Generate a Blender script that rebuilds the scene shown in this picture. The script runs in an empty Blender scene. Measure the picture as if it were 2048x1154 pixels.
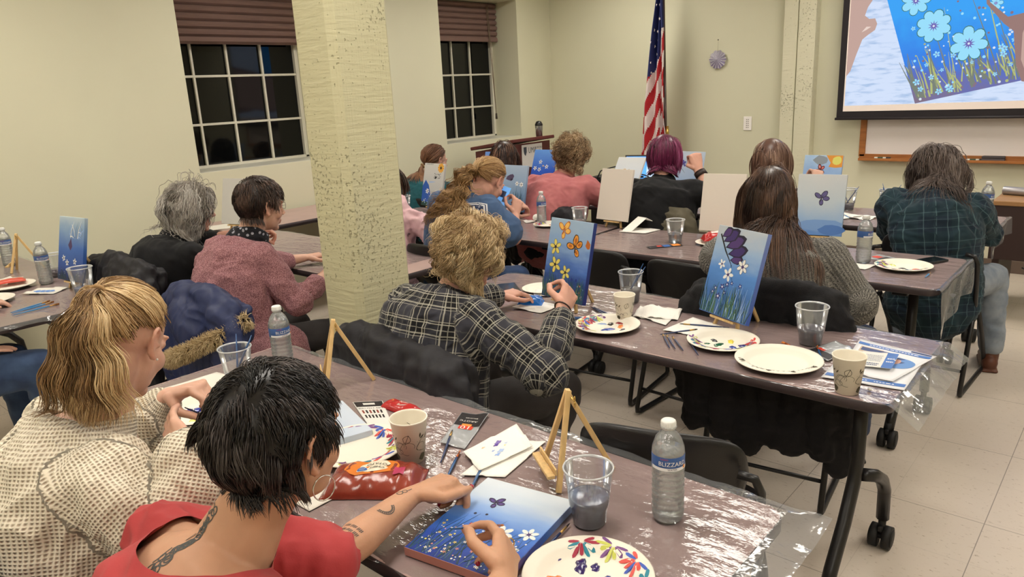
EXPO, LSTR, ESCR = 2.1, 3.0, 0.25
import bpy, bmesh, math, random
import numpy as np
from mathutils import Vector, Matrix, Euler, noise
from mathutils.bvhtree import BVHTree
random.seed(7)
PI = math.pi
COL = bpy.context.scene.collection
TT = 0.74          # table top height
TZ = 0.7415        # height on which things rest (above the plastic cover)

def srgb(c):
    if isinstance(c, str):
        c = c.lstrip('#'); c = [int(c[i:i+2], 16)/255 for i in (0, 2, 4)]
    else:
        c = [v/255 for v in c]
    return tuple((v/12.92 if v <= .04045 else ((v+.055)/1.055)**2.4) for v in c)

# ---------------------------------------------------------------- materials
MATS = {}
class NT:
    def __init__(s, name):
        s.m = bpy.data.materials.new(name); s.m.use_nodes = True
        s.t = s.m.node_tree; s.t.nodes.clear()
        s.out = s.t.nodes.new('ShaderNodeOutputMaterial')
    def n(s, typ, **kw):
        nd = s.t.nodes.new('ShaderNode'+typ)
        for k, v in kw.items():
            if k.startswith('i_'):
                key = k[2:]
                key = int(key) if key.isdigit() else key.replace('_', ' ')
                if hasattr(v, 'outputs'): s.t.links.new(v.outputs[0], nd.inputs[key])
                elif isinstance(v, bpy.types.NodeSocket): s.t.links.new(v, nd.inputs[key])
                else: nd.inputs[key].default_value = v
            else: setattr(nd, k, v)
        return nd
    def link(s, a, b): s.t.links.new(a, b)
    def math(s, op, a, b=None, c=None):
        nd = s.t.nodes.new('ShaderNodeMath'); nd.operation = op
        for i, v in enumerate((a, b, c)):
            if v is None: continue
            if isinstance(v, bpy.types.NodeSocket): s.t.links.new(v, nd.inputs[i])
            elif hasattr(v, 'outputs'): s.t.links.new(v.outputs[0], nd.inputs[i])
            else: nd.inputs[i].default_value = v
        return nd.outputs[0]
    def mix(s, fac, a, b, blend='MIX'):
        nd = s.t.nodes.new('ShaderNodeMix'); nd.data_type = 'RGBA'; nd.blend_type = blend
        for i, v in ((0, fac), (6, a), (7, b)):
            if isinstance(v, bpy.types.NodeSocket): s.t.links.new(v, nd.inputs[i])
            elif i == 0: nd.inputs[0].default_value = v
            else: nd.inputs[i].default_value = (*v[:3], 1)
        return nd.outputs[2]
    def ramp(s, fac, stops, interp='LINEAR'):
        nd = s.t.nodes.new('ShaderNodeValToRGB'); r = nd.color_ramp; r.interpolation = interp
        while len(r.elements) < len(stops): r.elements.new(.5)
        for e, (p, c) in zip(r.elements, stops):
            e.position = p; e.color = (*c[:3], 1)
        s.t.links.new(fac, nd.inputs[0]); return nd.outputs[0]

def mat(name, col=(128,128,128), rough=.6, metal=0, spec=.5, var=0, vscale=8, bump=0, bscale=60, coat=0, trans=0,
        ior=1.45, emit=None, estr=1, sheen=0, col2=None, detail=3, stretch=None, alpha=1, attr=None, sub=0):
    if name in MATS: return MATS[name]
    T = NT(name)
    b = T.n('BsdfPrincipled'); T.link(b.outputs[0], T.out.inputs[0])
    c = srgb(col)
    b.inputs['Base Color'].default_value = (*c, 1)
    b.inputs['Roughness'].default_value = rough; b.inputs['Metallic'].default_value = metal
    b.inputs['Specular IOR Level'].default_value = spec; b.inputs['IOR'].default_value = ior
    b.inputs['Coat Weight'].default_value = coat; b.inputs['Coat Roughness'].default_value = .15
    b.inputs['Transmission Weight'].default_value = trans; b.inputs['Alpha'].default_value = alpha
    if sheen: b.inputs['Sheen Weight'].default_value = sheen
    if sub:
        b.inputs['Subsurface Weight'].default_value = sub
        b.inputs['Subsurface Radius'].default_value = (.012, .005, .003); b.inputs['Subsurface Scale'].default_value = 1
    tc = None
    if var or bump:
        tc = T.n('TexCoord'); src = tc.outputs['Object']
        if stretch:
            mp = T.n('Mapping'); T.link(src, mp.inputs[0]); mp.inputs['Scale'].default_value = stretch; src = mp.outputs[0]
    if var:
        nz = T.n('TexNoise'); T.link(src, nz.inputs['Vector']); nz.inputs['Scale'].default_value = vscale; nz.inputs['Detail'].default_value = detail
        c2 = srgb(col2) if col2 else tuple(v*(1-var) for v in c)
        rr = T.ramp(nz.outputs[0], [(.35, c2), (.65, c)])
        T.link(rr, b.inputs['Base Color'])
    if bump:
        nb = T.n('TexNoise'); T.link(src, nb.inputs['Vector']); nb.inputs['Scale'].default_value = bscale; nb.inputs['Detail'].default_value = 3
        bp = T.n('Bump'); bp.inputs['Strength'].default_value = bump; bp.inputs['Distance'].default_value = .004
        T.link(nb.outputs[0], bp.inputs['Height']); T.link(bp.outputs[0], b.inputs['Normal'])
    if emit is not None:
        b.inputs['Emission Color'].default_value = (*srgb(emit), 1); b.inputs['Emission Strength'].default_value = estr
    MATS[name] = T.m
    return T.m

def clear_mat(name, tint=(235,240,240), gloss=.12, rough=.06, bump=0, bscale=40, haze=0, stretch=(1,1,1)):
    if name in MATS: return MATS[name]
    T = NT(name)
    tr = T.n('BsdfTransparent'); tr.inputs[0].default_value = (*srgb(tint), 1)
    gl = T.n('BsdfGlossy'); gl.inputs['Roughness'].default_value = rough; gl.inputs[0].default_value = (1,1,1,1)
    fr = T.n('Fresnel'); fr.inputs[0].default_value = 1.45
    if bump:
        tc = T.n('TexCoord'); mp = T.n('Mapping'); T.link(tc.outputs['Object'], mp.inputs[0]); mp.inputs['Scale'].default_value = stretch
        nb = T.n('TexNoise'); T.link(mp.outputs[0], nb.inputs['Vector']); nb.inputs['Scale'].default_value = bscale; nb.inputs['Detail'].default_value = 4
        bp = T.n('Bump'); bp.inputs['Strength'].default_value = bump; bp.inputs['Distance'].default_value = .01
        T.link(nb.outputs[0], bp.inputs['Height']); T.link(bp.outputs[0], gl.inputs['Normal']); T.link(bp.outputs[0], fr.inputs['Normal'])
    f = T.math('ADD', T.math('MULTIPLY', fr.outputs[0], .9), gloss)
    mx = T.n('MixShader'); T.link(f, mx.inputs[0]); T.link(tr.outputs[0], mx.inputs[1]); T.link(gl.outputs[0], mx.inputs[2])
    o = mx
    if haze:
        df = T.n('BsdfDiffuse'); df.inputs[0].default_value = (.75,.77,.8,1)
        m2 = T.n('MixShader'); m2.inputs[0].default_value = haze
        T.link(mx.outputs[0], m2.inputs[1]); T.link(df.outputs[0], m2.inputs[2]); o = m2
    T.link(o.outputs[0], T.out.inputs[0])
    MATS[name] = T.m
    return T.m

# ---------------------------------------------------------------- mesh building
class MB:
    def __init__(s):
        s.v = []; s.f = []; s.mi = []; s.sm = []; s.mats = []; s.M = Matrix.Identity(4); s.cur = 0
    def mat(s, m):
        if m not in s.mats: s.mats.append(m)
        s.cur = s.mats.index(m); return s
    def add(s, vs, fs, smooth=False):
        o = len(s.v); M = s.M
        for v in vs: s.v.append(tuple(M @ Vector(v)))
        for f in fs:
            s.f.append([i+o for i in f]); s.mi.append(s.cur); s.sm.append(smooth)
        return s
    def box(s, c, d, bev=0, R=None):
        bm = bmesh.new(); bmesh.ops.create_cube(bm, size=1)
        for v in bm.verts: v.co = Vector((v.co.x*d[0], v.co.y*d[1], v.co.z*d[2]))
        if bev: bmesh.ops.bevel(bm, geom=list(bm.edges), offset=min(bev, min(d)*.45), segments=2, affect='EDGES', profile=.5)
        if R is not None:
            bmesh.ops.transform(bm, matrix=R.to_4x4(), verts=bm.verts)
        bm.verts.index_update()
        s.add([(v.co.x+c[0], v.co.y+c[1], v.co.z+c[2]) for v in bm.verts], [[v.index for v in f.verts] for f in bm.faces], False)
        bm.free(); return s
    def tube(s, pts, r, n=8, cap=True, closed=False, smooth=True):
        pts = [Vector(p) for p in pts]; N = len(pts)
        rs = r if isinstance(r, (list, tuple)) else [r]*N
        vs = []; fs = []; prev = None
        for i, p in enumerate(pts):
            if closed: t = pts[(i+1) % N]-pts[i-1]
            else: t = (pts[min(i+1, N-1)]-pts[max(i-1, 0)])
            t = t.normalized() if t.length > 1e-9 else Vector((0,0,1))
            if prev is None:
                a = Vector((0,0,1)) if abs(t.z) < .9 else Vector((1,0,0))
                x = t.cross(a).normalized()
            else:
                x = prev-t*prev.dot(t); x = x.normalized() if x.length > 1e-6 else t.orthogonal().normalized()
            prev = x; y = t.cross(x)
            rr = rs[i]; ra, rb = rr if isinstance(rr, tuple) else (rr, rr)
            for k in range(n):
                a = 2*PI*k/n; vs.append(p+x*math.cos(a)*ra+y*math.sin(a)*rb)
        M = N if closed else N-1
        for i in range(M):
            j = (i+1) % N
            for k in range(n):
                fs.append([i*n+k, i*n+(k+1) % n, j*n+(k+1) % n, j*n+k])
        if cap and not closed:
            fs.append(list(range(n))[::-1]); fs.append([(N-1)*n+k for k in range(n)])
        return s.add(vs, fs, smooth)
    def lathe(s, prof, n=32, c=(0,0,0), smooth=True, sx=1, sy=1):
        vs = []; fs = []
        for (r, z) in prof:
            for k in range(n):
                a = 2*PI*k/n; vs.append((c[0]+r*math.cos(a)*sx, c[1]+r*math.sin(a)*sy, c[2]+z))
        for i in range(len(prof)-1):
            for k in range(n):
                fs.append([i*n+k, i*n+(k+1) % n, (i+1)*n+(k+1) % n, (i+1)*n+k])
        return s.add(vs, fs, smooth)
    def disc(s, c, r, n=24, z=None, sx=1, sy=1):
        vs = [(c[0]+r*sx*math.cos(2*PI*k/n), c[1]+r*sy*math.sin(2*PI*k/n), c[2]) for k in range(n)]
        return s.add(vs, [list(range(n))])
    def poly(s, pts, z=0, th=0):
        """flat polygon in the local xy plane (optionally a slab downwards)"""
        n = len(pts); vs = [(p[0], p[1], z) for p in pts]
        fs = [list(range(n))]
        if th:
            vs += [(p[0], p[1], z-th) for p in pts]
            fs.append([n+k for k in range(n)][::-1])
            fs += [[k, n+k, n+(k+1) % n, (k+1) % n] for k in range(n)]
        return s.add(vs, fs)
    def ell(s, c, r, n=16, m=10, R=None):
        vs = []; fs = []
        for i in range(m+1):
            th = PI*i/m
            for k in range(n):
                a = 2*PI*k/n
                p = Vector((r[0]*math.sin(th)*math.cos(a), r[1]*math.sin(th)*math.sin(a), r[2]*math.cos(th)))
                if R is not None: p = R @ p
                vs.append(p+Vector(c))
        for i in range(m):
            for k in range(n):
                fs.append([i*n+k, (i+1)*n+k, (i+1)*n+(k+1) % n, i*n+(k+1) % n])
        return s.add(vs, fs, True)
    def loft(s, pts, rads, side, n=20):
        """closed tube of elliptical rings: rads = [(r_side, r_depth)], rounded ends"""
        pts = [Vector(p) for p in pts]; side = Vector(side)
        P = []; R = []
        for e, (i, j) in ((0, (0, 1)),):
            pass
        def endcap(p, q, r):
            d = (p-q).normalized(); k = min(r)
            return [(p+d*k*.97*math.sin(a), (r[0]*math.cos(a)+1e-4, r[1]*math.cos(a)+1e-4)) for a in (PI*.49, PI*.36, PI*.2)]
        for p, r in endcap(pts[0], pts[1], rads[0]): P.append(p); R.append(r)
        for p, r in zip(pts, rads): P.append(p); R.append(r)
        for p, r in endcap(pts[-1], pts[-2], rads[-1])[::-1]: P.append(p); R.append(r)
        vs = []; fs = []; N = len(P)
        for i in range(N):
            t = (P[min(i+1, N-1)]-P[max(i-1, 0)]).normalized()
            x = side-t*side.dot(t)
            x = x.normalized() if x.length > .05 else t.orthogonal().normalized()
            y = t.cross(x)
            for k in range(n):
                a = 2*PI*k/n; vs.append(P[i]+x*math.cos(a)*R[i][0]+y*math.sin(a)*R[i][1])
        for i in range(N-1):
            for k in range(n): fs.append([i*n+k, i*n+(k+1) % n, (i+1)*n+(k+1) % n, (i+1)*n+k])
        fs.append(list(range(n))[::-1]); fs.append([(N-1)*n+k for k in range(n)])
        return s.add(vs, fs, True)
    def mesh(s, name='m'):
        me = bpy.data.meshes.new(name); me.from_pydata(s.v, [], s.f)
        for m in s.mats: me.materials.append(m)
        if s.f:
            me.polygons.foreach_set('material_index', s.mi); me.polygons.foreach_set('use_smooth', s.sm)
        me.update(); return me

def link(name, me, parent=None):
    o = bpy.data.objects.new(name, me); COL.objects.link(o)
    if parent is not None: o.parent = parent
    return o
def part(name, mb, parent=None, m=None, label=None):
    me = mb.mesh(name) if isinstance(mb, MB) else mb
    me.name = name
    if m is not None:
        me.materials.clear(); me.materials.append(m)
    o = link(name, me, parent)
    if label: o['label'] = label
    return o
def tag(o, label, cat, group=None):
    o['label'] = label; o['category'] = cat
    if group: o['group'] = group
    return o
def thing(name, label, cat, loc=(0,0,0), rz=0, group=None):
    o = bpy.data.objects.new(name, None); COL.objects.link(o); o.empty_display_size = .1
    o.location = loc; o.rotation_euler = (0,0,rz)
    return tag(o, label, cat, group)
def solo(name, mb, m, label, cat, loc=(0,0,0), rz=0, group=None):
    o = part(name, mb, None, m); o.location = loc; o.rotation_euler = (0,0,rz)
    return tag(o, label, cat, group)
def struct(name, mb, m=None, parent=None):
    o = part(name, mb, parent, m)
    if parent is None: o['kind'] = 'structure'
    return o
def dup(o, parent=None, label=None, loc=None, rz=None, group=None):
    c = o.copy(); COL.objects.link(c)
    if parent is not None: c.parent = parent
    for ch in list(o.children): dup(ch, c)
    if label: c['label'] = label
    if group: c['group'] = group
    if loc is not None: c.location = loc
    if rz is not None: c.rotation_euler = (0,0,rz)
    return c
def text_mb(s, size, m=None, depth=.0003, align='CENTER', spacing=1):
    cu = bpy.data.curves.new('t', 'FONT'); cu.body = s; cu.size = size; cu.align_x = align; cu.align_y = 'CENTER'
    cu.space_character = spacing; cu.resolution_u = 2
    o = bpy.data.objects.new('t', cu); COL.objects.link(o)
    me = bpy.data.meshes.new_from_object(o.evaluated_get(bpy.context.evaluated_depsgraph_get()))
    vs = [tuple(v.co) for v in me.vertices]; fs = [list(p.vertices) for p in me.polygons]
    bpy.data.objects.remove(o); bpy.data.curves.remove(cu); bpy.data.meshes.remove(me)
    return vs, fs
def put_text(mb, s, size, m, at=(0,0), z=0, rot=0, sx=1, spacing=1, fn=None):
    vs, fs = text_mb(s, size, spacing=spacing)
    c, sn = math.cos(rot), math.sin(rot)
    out = []
    for v in vs:
        x, y = v[0]*sx, v[1]
        x, y = at[0]+x*c-y*sn, at[1]+x*sn+y*c
        out.append(fn(x, y) if fn else (x, y, z))
    mb.mat(m).add(out, fs)

def remesh(mb, voxel, smooth=2, fac=.5):
    me = mb.mesh('tmp'); o = link('tmp', me)
    r = o.modifiers.new('r', 'REMESH'); r.mode = 'VOXEL'; r.voxel_size = voxel; r.adaptivity = 0
    if smooth:
        sm = o.modifiers.new('s', 'SMOOTH'); sm.factor = fac; sm.iterations = smooth
    dg = bpy.context.evaluated_depsgraph_get(); dg.update()
    out = bpy.data.meshes.new_from_object(o.evaluated_get(dg))
    bpy.data.objects.remove(o); bpy.data.meshes.remove(me)
    out.polygons.foreach_set('use_smooth', [True]*len(out.polygons))
    out.materials.clear()
    return out
def get_co(me):
    a = np.empty(len(me.vertices)*3); me.vertices.foreach_get('co', a); return a.reshape(-1, 3)
def get_no(me):
    a = np.empty(len(me.vertices)*3); me.vertices.foreach_get('normal', a); return a.reshape(-1, 3)
def set_co(me, a): me.vertices.foreach_set('co', np.ascontiguousarray(a).ravel()); me.update()
def del_verts(me, mask):
    bm = bmesh.new(); bm.from_mesh(me); bm.verts.ensure_lookup_table()
    bmesh.ops.delete(bm, geom=[bm.verts[i] for i in np.nonzero(mask)[0]], context='VERTS')
    nb = {}
    for e in bm.edges:
        if e.is_boundary:
            a, b = e.verts; nb.setdefault(a, []).append(b); nb.setdefault(b, []).append(a)
    for k in range(14):
        new = {v: (v.co*.4+sum((w.co for w in ws), Vector())/len(ws)*.6) for v, ws in nb.items() if len(ws) > 1}
        for v, c in new.items(): v.co = c
    bm.to_mesh(me); bm.free(); me.update()
class SNoise:
    def __init__(s, seed, n=14):
        r = np.random.default_rng(seed)
        s.d = r.normal(size=(n, 3)); s.d /= np.linalg.norm(s.d, axis=1)[:, None]
        s.d *= r.uniform(.6, 1.8, size=(n, 1)); s.p = r.uniform(0, 6.28, n); s.n = n
    def __call__(s, x, sc=1):
        w = x*sc
        q = np.stack([np.sin(w @ np.roll(s.d, 5, 0)[i]*1.3+s.p[i]) for i in range(3)], 1)
        return np.sin((w+q*.8) @ s.d.T*1.6+s.p).sum(1)/s.n**.5
def displace(me, amp, sc, seed=0, stretch=(1,1,1), ridge=False):
    co = get_co(me); no = get_no(me); nz = SNoise(seed)(co*np.array(stretch), sc)
    if ridge: nz = .5-np.abs(nz)
    set_co(me, co+no*(amp*nz)[:, None])
# ---------------------------------------------------------------- skin, cloth and hair materials
def skin_mat(name, c=(205,150,125)):
    if name in MATS: return MATS[name]
    T = NT(name); b = T.n('BsdfPrincipled'); T.link(b.outputs[0], T.out.inputs[0])
    at = T.n('Attribute', attribute_name='tint')
    tc = T.n('TexCoord'); nz = T.n('TexNoise'); T.link(tc.outputs['Object'], nz.inputs['Vector']); nz.inputs['Scale'].default_value = 18; nz.inputs['Detail'].default_value = 4
    base = srgb(c)
    a = T.ramp(nz.outputs[0], [(.3, tuple(v*.88 for v in base)), (.7, base)])
    red = (base[0]*.82, base[1]*.48, base[2]*.5)
    f = T.mix(T.math('MULTIPLY', at.outputs['Fac'], .75), a, red)
    T.link(f, b.inputs['Base Color'])
    b.inputs['Roughness'].default_value = .52; b.inputs['Specular IOR Level'].default_value = .35
    b.inputs['Subsurface Weight'].default_value = .12; b.inputs['Subsurface Radius'].default_value = (.012,.005,.003); b.inputs['Subsurface Scale'].default_value = 1
    n2 = T.n('TexNoise'); T.link(tc.outputs['Object'], n2.inputs['Vector']); n2.inputs['Scale'].default_value = 260
    bp = T.n('Bump'); bp.inputs['Strength'].default_value = .25; bp.inputs['Distance'].default_value = .001
    T.link(n2.outputs[0], bp.inputs['Height']); T.link(bp.outputs[0], b.inputs['Normal'])
    MATS[name] = T.m; return T.m

def hair_mat(name, stops, rough=.42):
    """stops: srgb colours from dark to light, picked by a random number carried by each lock"""
    if name in MATS: return MATS[name]
    T = NT(name); b = T.n('BsdfPrincipled'); T.link(b.outputs[0], T.out.inputs[0])
    at = T.n('Attribute', attribute_name='rnd')
    n = len(stops)
    c = T.ramp(at.outputs['Fac'], [(i/(n-1), srgb(s)) for i, s in enumerate(stops)])
    T.link(c, b.inputs['Base Color']); b.inputs['Roughness'].default_value = rough; b.inputs['Specular IOR Level'].default_value = .45
    MATS[name] = T.m; return T.m

def cloth_mat(name, col, kind='plain', col2=None, rough=.85, bump=.3, scale=1.0, sheen=.07):
    if name in MATS: return MATS[name]
    T = NT(name); b = T.n('BsdfPrincipled'); T.link(b.outputs[0], T.out.inputs[0])
    b.inputs['Roughness'].default_value = rough; b.inputs['Specular IOR Level'].default_value = .25
    b.inputs['Sheen Weight'].default_value = sheen; b.inputs['Sheen Roughness'].default_value = .5
    at = T.n('Attribute', attribute_name='cuv')
    sp = T.n('SeparateXYZ'); T.link(at.outputs['Vector'], sp.inputs[0]); U, V = sp.outputs[0], sp.outputs[1]
    tc = T.n('TexCoord')
    c = srgb(col); c2 = srgb(col2) if col2 else tuple(v*.6 for v in c)
    def noise_(sc, det=3, src=None, st=None):
        nz = T.n('TexNoise'); s_ = src or tc.outputs['Object']
        if st:
            mp = T.n('Mapping'); T.link(s_, mp.inputs[0]); mp.inputs['Scale'].default_value = st; s_ = mp.outputs[0]
        T.link(s_, nz.inputs['Vector']); nz.inputs['Scale'].default_value = sc; nz.inputs['Detail'].default_value = det
        return nz.outputs[0]
    h = None
    if kind == 'plain':
        T.link(T.ramp(noise_(14), [(.35, c2 if col2 else tuple(v*.85 for v in c)), (.65, c)]), b.inputs['Base Color']); h = noise_(400*scale)
    elif kind == 'heather':
        f = noise_(260*scale, 2); T.link(T.ramp(f, [(.42, c2), (.6, c)]), b.inputs['Base Color']); h = f
    elif kind == 'marl':
        f = noise_(150*scale, 3, at.outputs['Vector'], (1.0, 2.6, 1))
        rib = T.math('SINE', T.math('MULTIPLY', U, 430*scale))
        f2 = T.math('ADD', f, T.math('MULTIPLY', rib, .07))
        T.link(T.ramp(f2, [(.36, c2), (.52, tuple((p+q)/2 for p, q in zip(c, c2))), (.68, c)]), b.inputs['Base Color'])
        h = f2; bump = 1.0
    elif kind == 'waffle':
        k = 2*PI/.0125*scale
        su = T.math('SINE', T.math('MULTIPLY', U, k))
        row = T.math('MULTIPLY', V, k*1.15)
        sv = T.math('SINE', T.math('ADD', row, T.math('MULTIPLY', su, .35)))
        p = T.math('MULTIPLY', T.math('ADD', su, 1), T.math('ADD', sv, 1))   # 0..4
        pit = T.math('MULTIPLY', p, .25)
        T.link(T.ramp(pit, [(.0, c), (.35, c), (.85, c2)]), b.inputs['Base Color'])
        h = T.math('SUBTRACT', 1, pit); bump = 1.0
    elif kind in ('plaid', 'plaid2'):
        def stripe(X, period, off, w, soft=.12):
            fr = T.math('FRACT', T.math('ADD', T.math('DIVIDE', X, period), off))
            d = T.math('ABSOLUTE', T.math('SUBTRACT', fr, .5))
            return T.math('LESS_THAN', d, w/2)
        wob = T.math('MULTIPLY', T.math('SUBTRACT', noise_(9), .5), .012)
        Uw, Vw = T.math('ADD', U, wob), T.math('ADD', V, wob)
        c0 = c
        if kind == 'plaid':
            P = .088*scale; cur = c0
            band = T.math('ADD', stripe(Uw, P, .0, .46), stripe(Vw, P, .0, .46))
            cur = T.mix(T.math('MULTIPLY', band, .5), c0, c2)
            thr = T.math('ADD', noise_(900, 1), 0)
            for (o, w, s_) in ((.30, .035, .75), (.22, .03, .55), (.70, .05, .6), (.80, .02, .5), (.5, .03, .45)):
                l = T.math('MAXIMUM', T.math('MULTIPLY', stripe(Uw, P, o, w), s_), T.math('MULTIPLY', stripe(Vw, P, o, w), s_))
                cur = T.mix(T.math('MULTIPLY', l, T.math('ADD', thr, .25)), cur, srgb((200,195,180)))
            T.link(cur, b.inputs['Base Color'])
        else:
            P = .14*scale
            b1 = stripe(Uw, P, .0, .5); b2 = stripe(Vw, P, .0, .5)
            cur = T.mix(T.math('MULTIPLY', b1, .55), c0, c2)
            cur = T.mix(T.math('MULTIPLY', b2, .55), cur, c2)
            for (o, w, s_) in ((.1, .03, .35), (.35, .02, .3), (.62, .025, .3)):
                l = T.math('MAXIMUM', T.math('MULTIPLY', stripe(Uw, P, o, w), s_), T.math('MULTIPLY', stripe(Vw, P, o, w), s_*.6))
                cur = T.mix(l, cur, srgb((105,135,140)))
            T.link(cur, b.inputs['Base Color'])
        h = noise_(500)
    elif kind == 'dots':
        vo = T.n('TexVoronoi'); T.link(tc.outputs['Object'], vo.inputs['Vector']); vo.inputs['Scale'].default_value = 60*scale
        d = T.math('LESS_THAN', vo.outputs['Distance'], .3)
        T.link(T.mix(d, c, c2), b.inputs['Base Color']); h = noise_(300)
    elif kind == 'denim':
        f = noise_(12, 4); T.link(T.ramp(f, [(.35, c2), (.65, c)]), b.inputs['Base Color']); h = noise_(600)
    bp = T.n('Bump'); bp.inputs['Strength'].default_value = bump; bp.inputs['Distance'].default_value = .003 if kind != 'waffle' else .004
    T.link(h, bp.inputs['Height']); T.link(bp.outputs[0], b.inputs['Normal'])
    MATS[name] = T.m; return T.m

# ---------------------------------------------------------------- people
def vlerp(a, b, t): return Vector(a)*(1-t)+Vector(b)*t
def ik(S, W, l1, l2, pole):
    S, W, pole = Vector(S), Vector(W), Vector(pole)
    d = W-S; L = d.length
    if L > (l1+l2)*.995: return S+d*(l1/(l1+l2))
    a = (l1*l1-l2*l2+L*L)/(2*L); h = math.sqrt(max(l1*l1-a*a, 0))
    u = d.normalized(); p = pole-u*pole.dot(u); p = p.normalized() if p.length > 1e-5 else u.orthogonal().normalized()
    return S+u*a+p*h

def add_hand(mb, W, fwd, pn, side, pose='relax', s=1.0):
    W, f, n = Vector(W), Vector(fwd).normalized(), Vector(pn).normalized()
    n = (n-f*n.dot(f)).normalized(); t = n.cross(f)*(-1 if side == 'R' else 1)
    C = {'write': [(.45,.65,.3), (.60,.8,.4), (.85,1.0,.5), (1.05,1.1,.6)], 'rest': [(.95,.8,.4), (1.05,1.1,.6), (1.2,1.25,.7), (1.3,1.3,.8)], 'relax': [(.35,.45,.3)]*4, 'flat': [(.1,.12,.1)]*4, 'fist': [(1.35,1.6,.9)]*4,
         'pinch': [(.75,.95,.35), (.95,1.05,.45), (1.15,1.2,.6), (1.3,1.25,.7)],
         'hold': [(.6,.8,.5), (.7,.9,.5), (.8,1.0,.5), (.9,1.0,.5)]}[pose]
    mb.loft([W-f*.015*s, W+f*.02*s, W+f*.055*s, W+f*.09*s], [(.026*s,.019*s), (.031*s,.018*s), (.039*s,.017*s), (.038*s,.013*s)], t, 16)
    mb.ell(W+f*.035*s+t*.022*s+n*.008*s, (.017*s,)*3, 10, 8)
    for off in (.030,.010,-.011,-.030): mb.ell(W+f*.088*s+t*off*s-n*.004*s, (.0098*s,)*3, 10, 8)
    for off in (.022,.007,-.008,-.022): mb.tube([W+f*.03*s+t*off*.6*s-n*.0135*s, W+f*.085*s+t*off*s*1.2-n*.0118*s], .0030*s, 6)
    tips = []
    for i, (off, L) in enumerate(zip((.030,.010,-.011,-.030), (.076,.084,.077,.060))):
        p = W+f*.087*s+t*off*s; ang = 0; pts = [p-f*.02*s, p]; d = f
        if i == 0: p0 = p
        fan = t*(off*1.1)
        for q, cu in zip((.46,.30,.24), C[i]):
            ang += cu; d = (f*math.cos(ang)+n*math.sin(ang)+fan*(1 if pose != 'fist' else 0)).normalized()
            p = p+d*L*q*s; pts.append(p)
        r = [.0098*s, .0096*s, .0088*s, .008*s, .0066*s]
        P2 = []; R2 = []
        for a in range(len(pts)-1):
            for k in range(3):
                P2.append(pts[a].lerp(pts[a+1], k/3)); R2.append(r[a]*(1-k/3)+r[a+1]*k/3)
        P2.append(pts[-1]); R2.append(r[-1])
        mb.loft(P2, [(x, x) for x in R2], t, 10)
        tips.append((pts[-1], d))
    b = W+f*.02*s+t*.026*s
    it = tips[0][0]
    if pose in ('pinch', 'hold', 'write'):
        tip = it+t*.004*s+n*.012*s-f*.004*s; m1 = b.lerp(tip, .42)+t*.018*s+n*.01*s; m2 = b.lerp(tip, .74)+t*.012*s
    elif pose == 'rest':
        tip = W+f*.118*s+n*.022*s+t*.030*s; m1 = b+(f*.6+t*.5+n*.3).normalized()*.040*s; m2 = m1.lerp(tip, .5)+t*.005*s
    elif pose == 'fist':
        tip = W+f*.085*s+n*.04*s-t*.005*s; m1 = b+(f*.5+t*.5+n*.5).normalized()*.04*s; m2 = m1.lerp(tip, .5)+t*.008*s
    else:
        d = (t*.65+f*.75+n*.25).normalized(); m1 = b+d*.042*s; m2 = m1+(d+f*.3).normalized()*.032*s; tip = m2+(f+t*.2).normalized()*.024*s
    mb.loft([b, m1, m2, tip], [(.0145*s,)*2, (.0115*s,)*2, (.0105*s,)*2, (.0078*s,)*2], n, 10)
    return dict(tips=tips, thumb=(tip, (tip-m2).normalized()), f=f, n=n, t=t, W=W)

def add_head(mb, H, R, NB, s=1.0, jaw=1.0, full=1.0):
    M = Matrix.Translation(H) @ R.to_4x4() @ Matrix.Scale(s, 4)
    old = mb.M; mb.M = M
    mb.ell((0,-.012,.035), (.077,.098,.088), 24, 16)
    mb.ell((0,.028,-.028), (.061*full,.066,.082), 20, 14)
    mb.ell((0,.036,-.074), (.047*jaw*full,.045,.034), 16, 10)
    mb.ell((0,.071,-.097), (.021*jaw,.018,.017), 12, 8)
    for q in (-1, 1):
        mb.ell((q*.036,.052,-.032), (.028*full,.031,.029), 14, 10)
        mb.ell((q*.031,.079,.006), (.0145,.0115,.0105), 12, 8)
        mb.ell((q*.031,.084,.023), (.019,.009,.006), 12, 8)
        Re = Euler((math.radians(-12),0,q*math.radians(18))).to_matrix()
        mb.ell((q*.076,-.006,-.006), (.006,.019,.029), 14, 10, Re)
        rim = [(q*.078,.008,.008), (q*.083,.004,.024), (q*.088,-.010,.030), (q*.092,-.022,.020), (q*.090,-.024,.002), (q*.085,-.016,-.018), (q*.080,-.004,-.034), (q*.077,.006,-.034)]
        mb.tube(rim, [.004,.0048,.005,.005,.0048,.005,.007,.005], 8)
        mb.ell((q*.079,.011,-.006), (.005,.005,.007), 8, 6)
    mb.loft([(0,.082,.022), (0,.098,-.004), (0,.108,-.026)], [(.0075,.009), (.009,.010), (.0125,.010)], (1,0,0), 12)
    mb.ell((0,.113,-.028), (.0105,.0105,.009), 12, 8)
    for q in (-1, 1): mb.ell((q*.011,.103,-.033), (.0075,.009,.007), 10, 8)
    mb.ell((0,.086,-.062), (.024,.013,.0065), 14, 8); mb.ell((0,.084,-.073), (.021,.013,.0075), 14, 8)
    mb.M = old
    top = M @ Vector((0,-.018,-.045)); NBv = Vector(NB)
    side = (R @ Vector((1,0,0)))
    d = (top-NBv).normalized()
    mb.loft([top, top.lerp(NBv, .5), NBv-d*.0, NBv-d*.05], [(.056*s,.058*s), (.055*s,.057*s), (.068*s,.062*s), (.1*s,.08*s)], side, 20)
    return M

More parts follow.
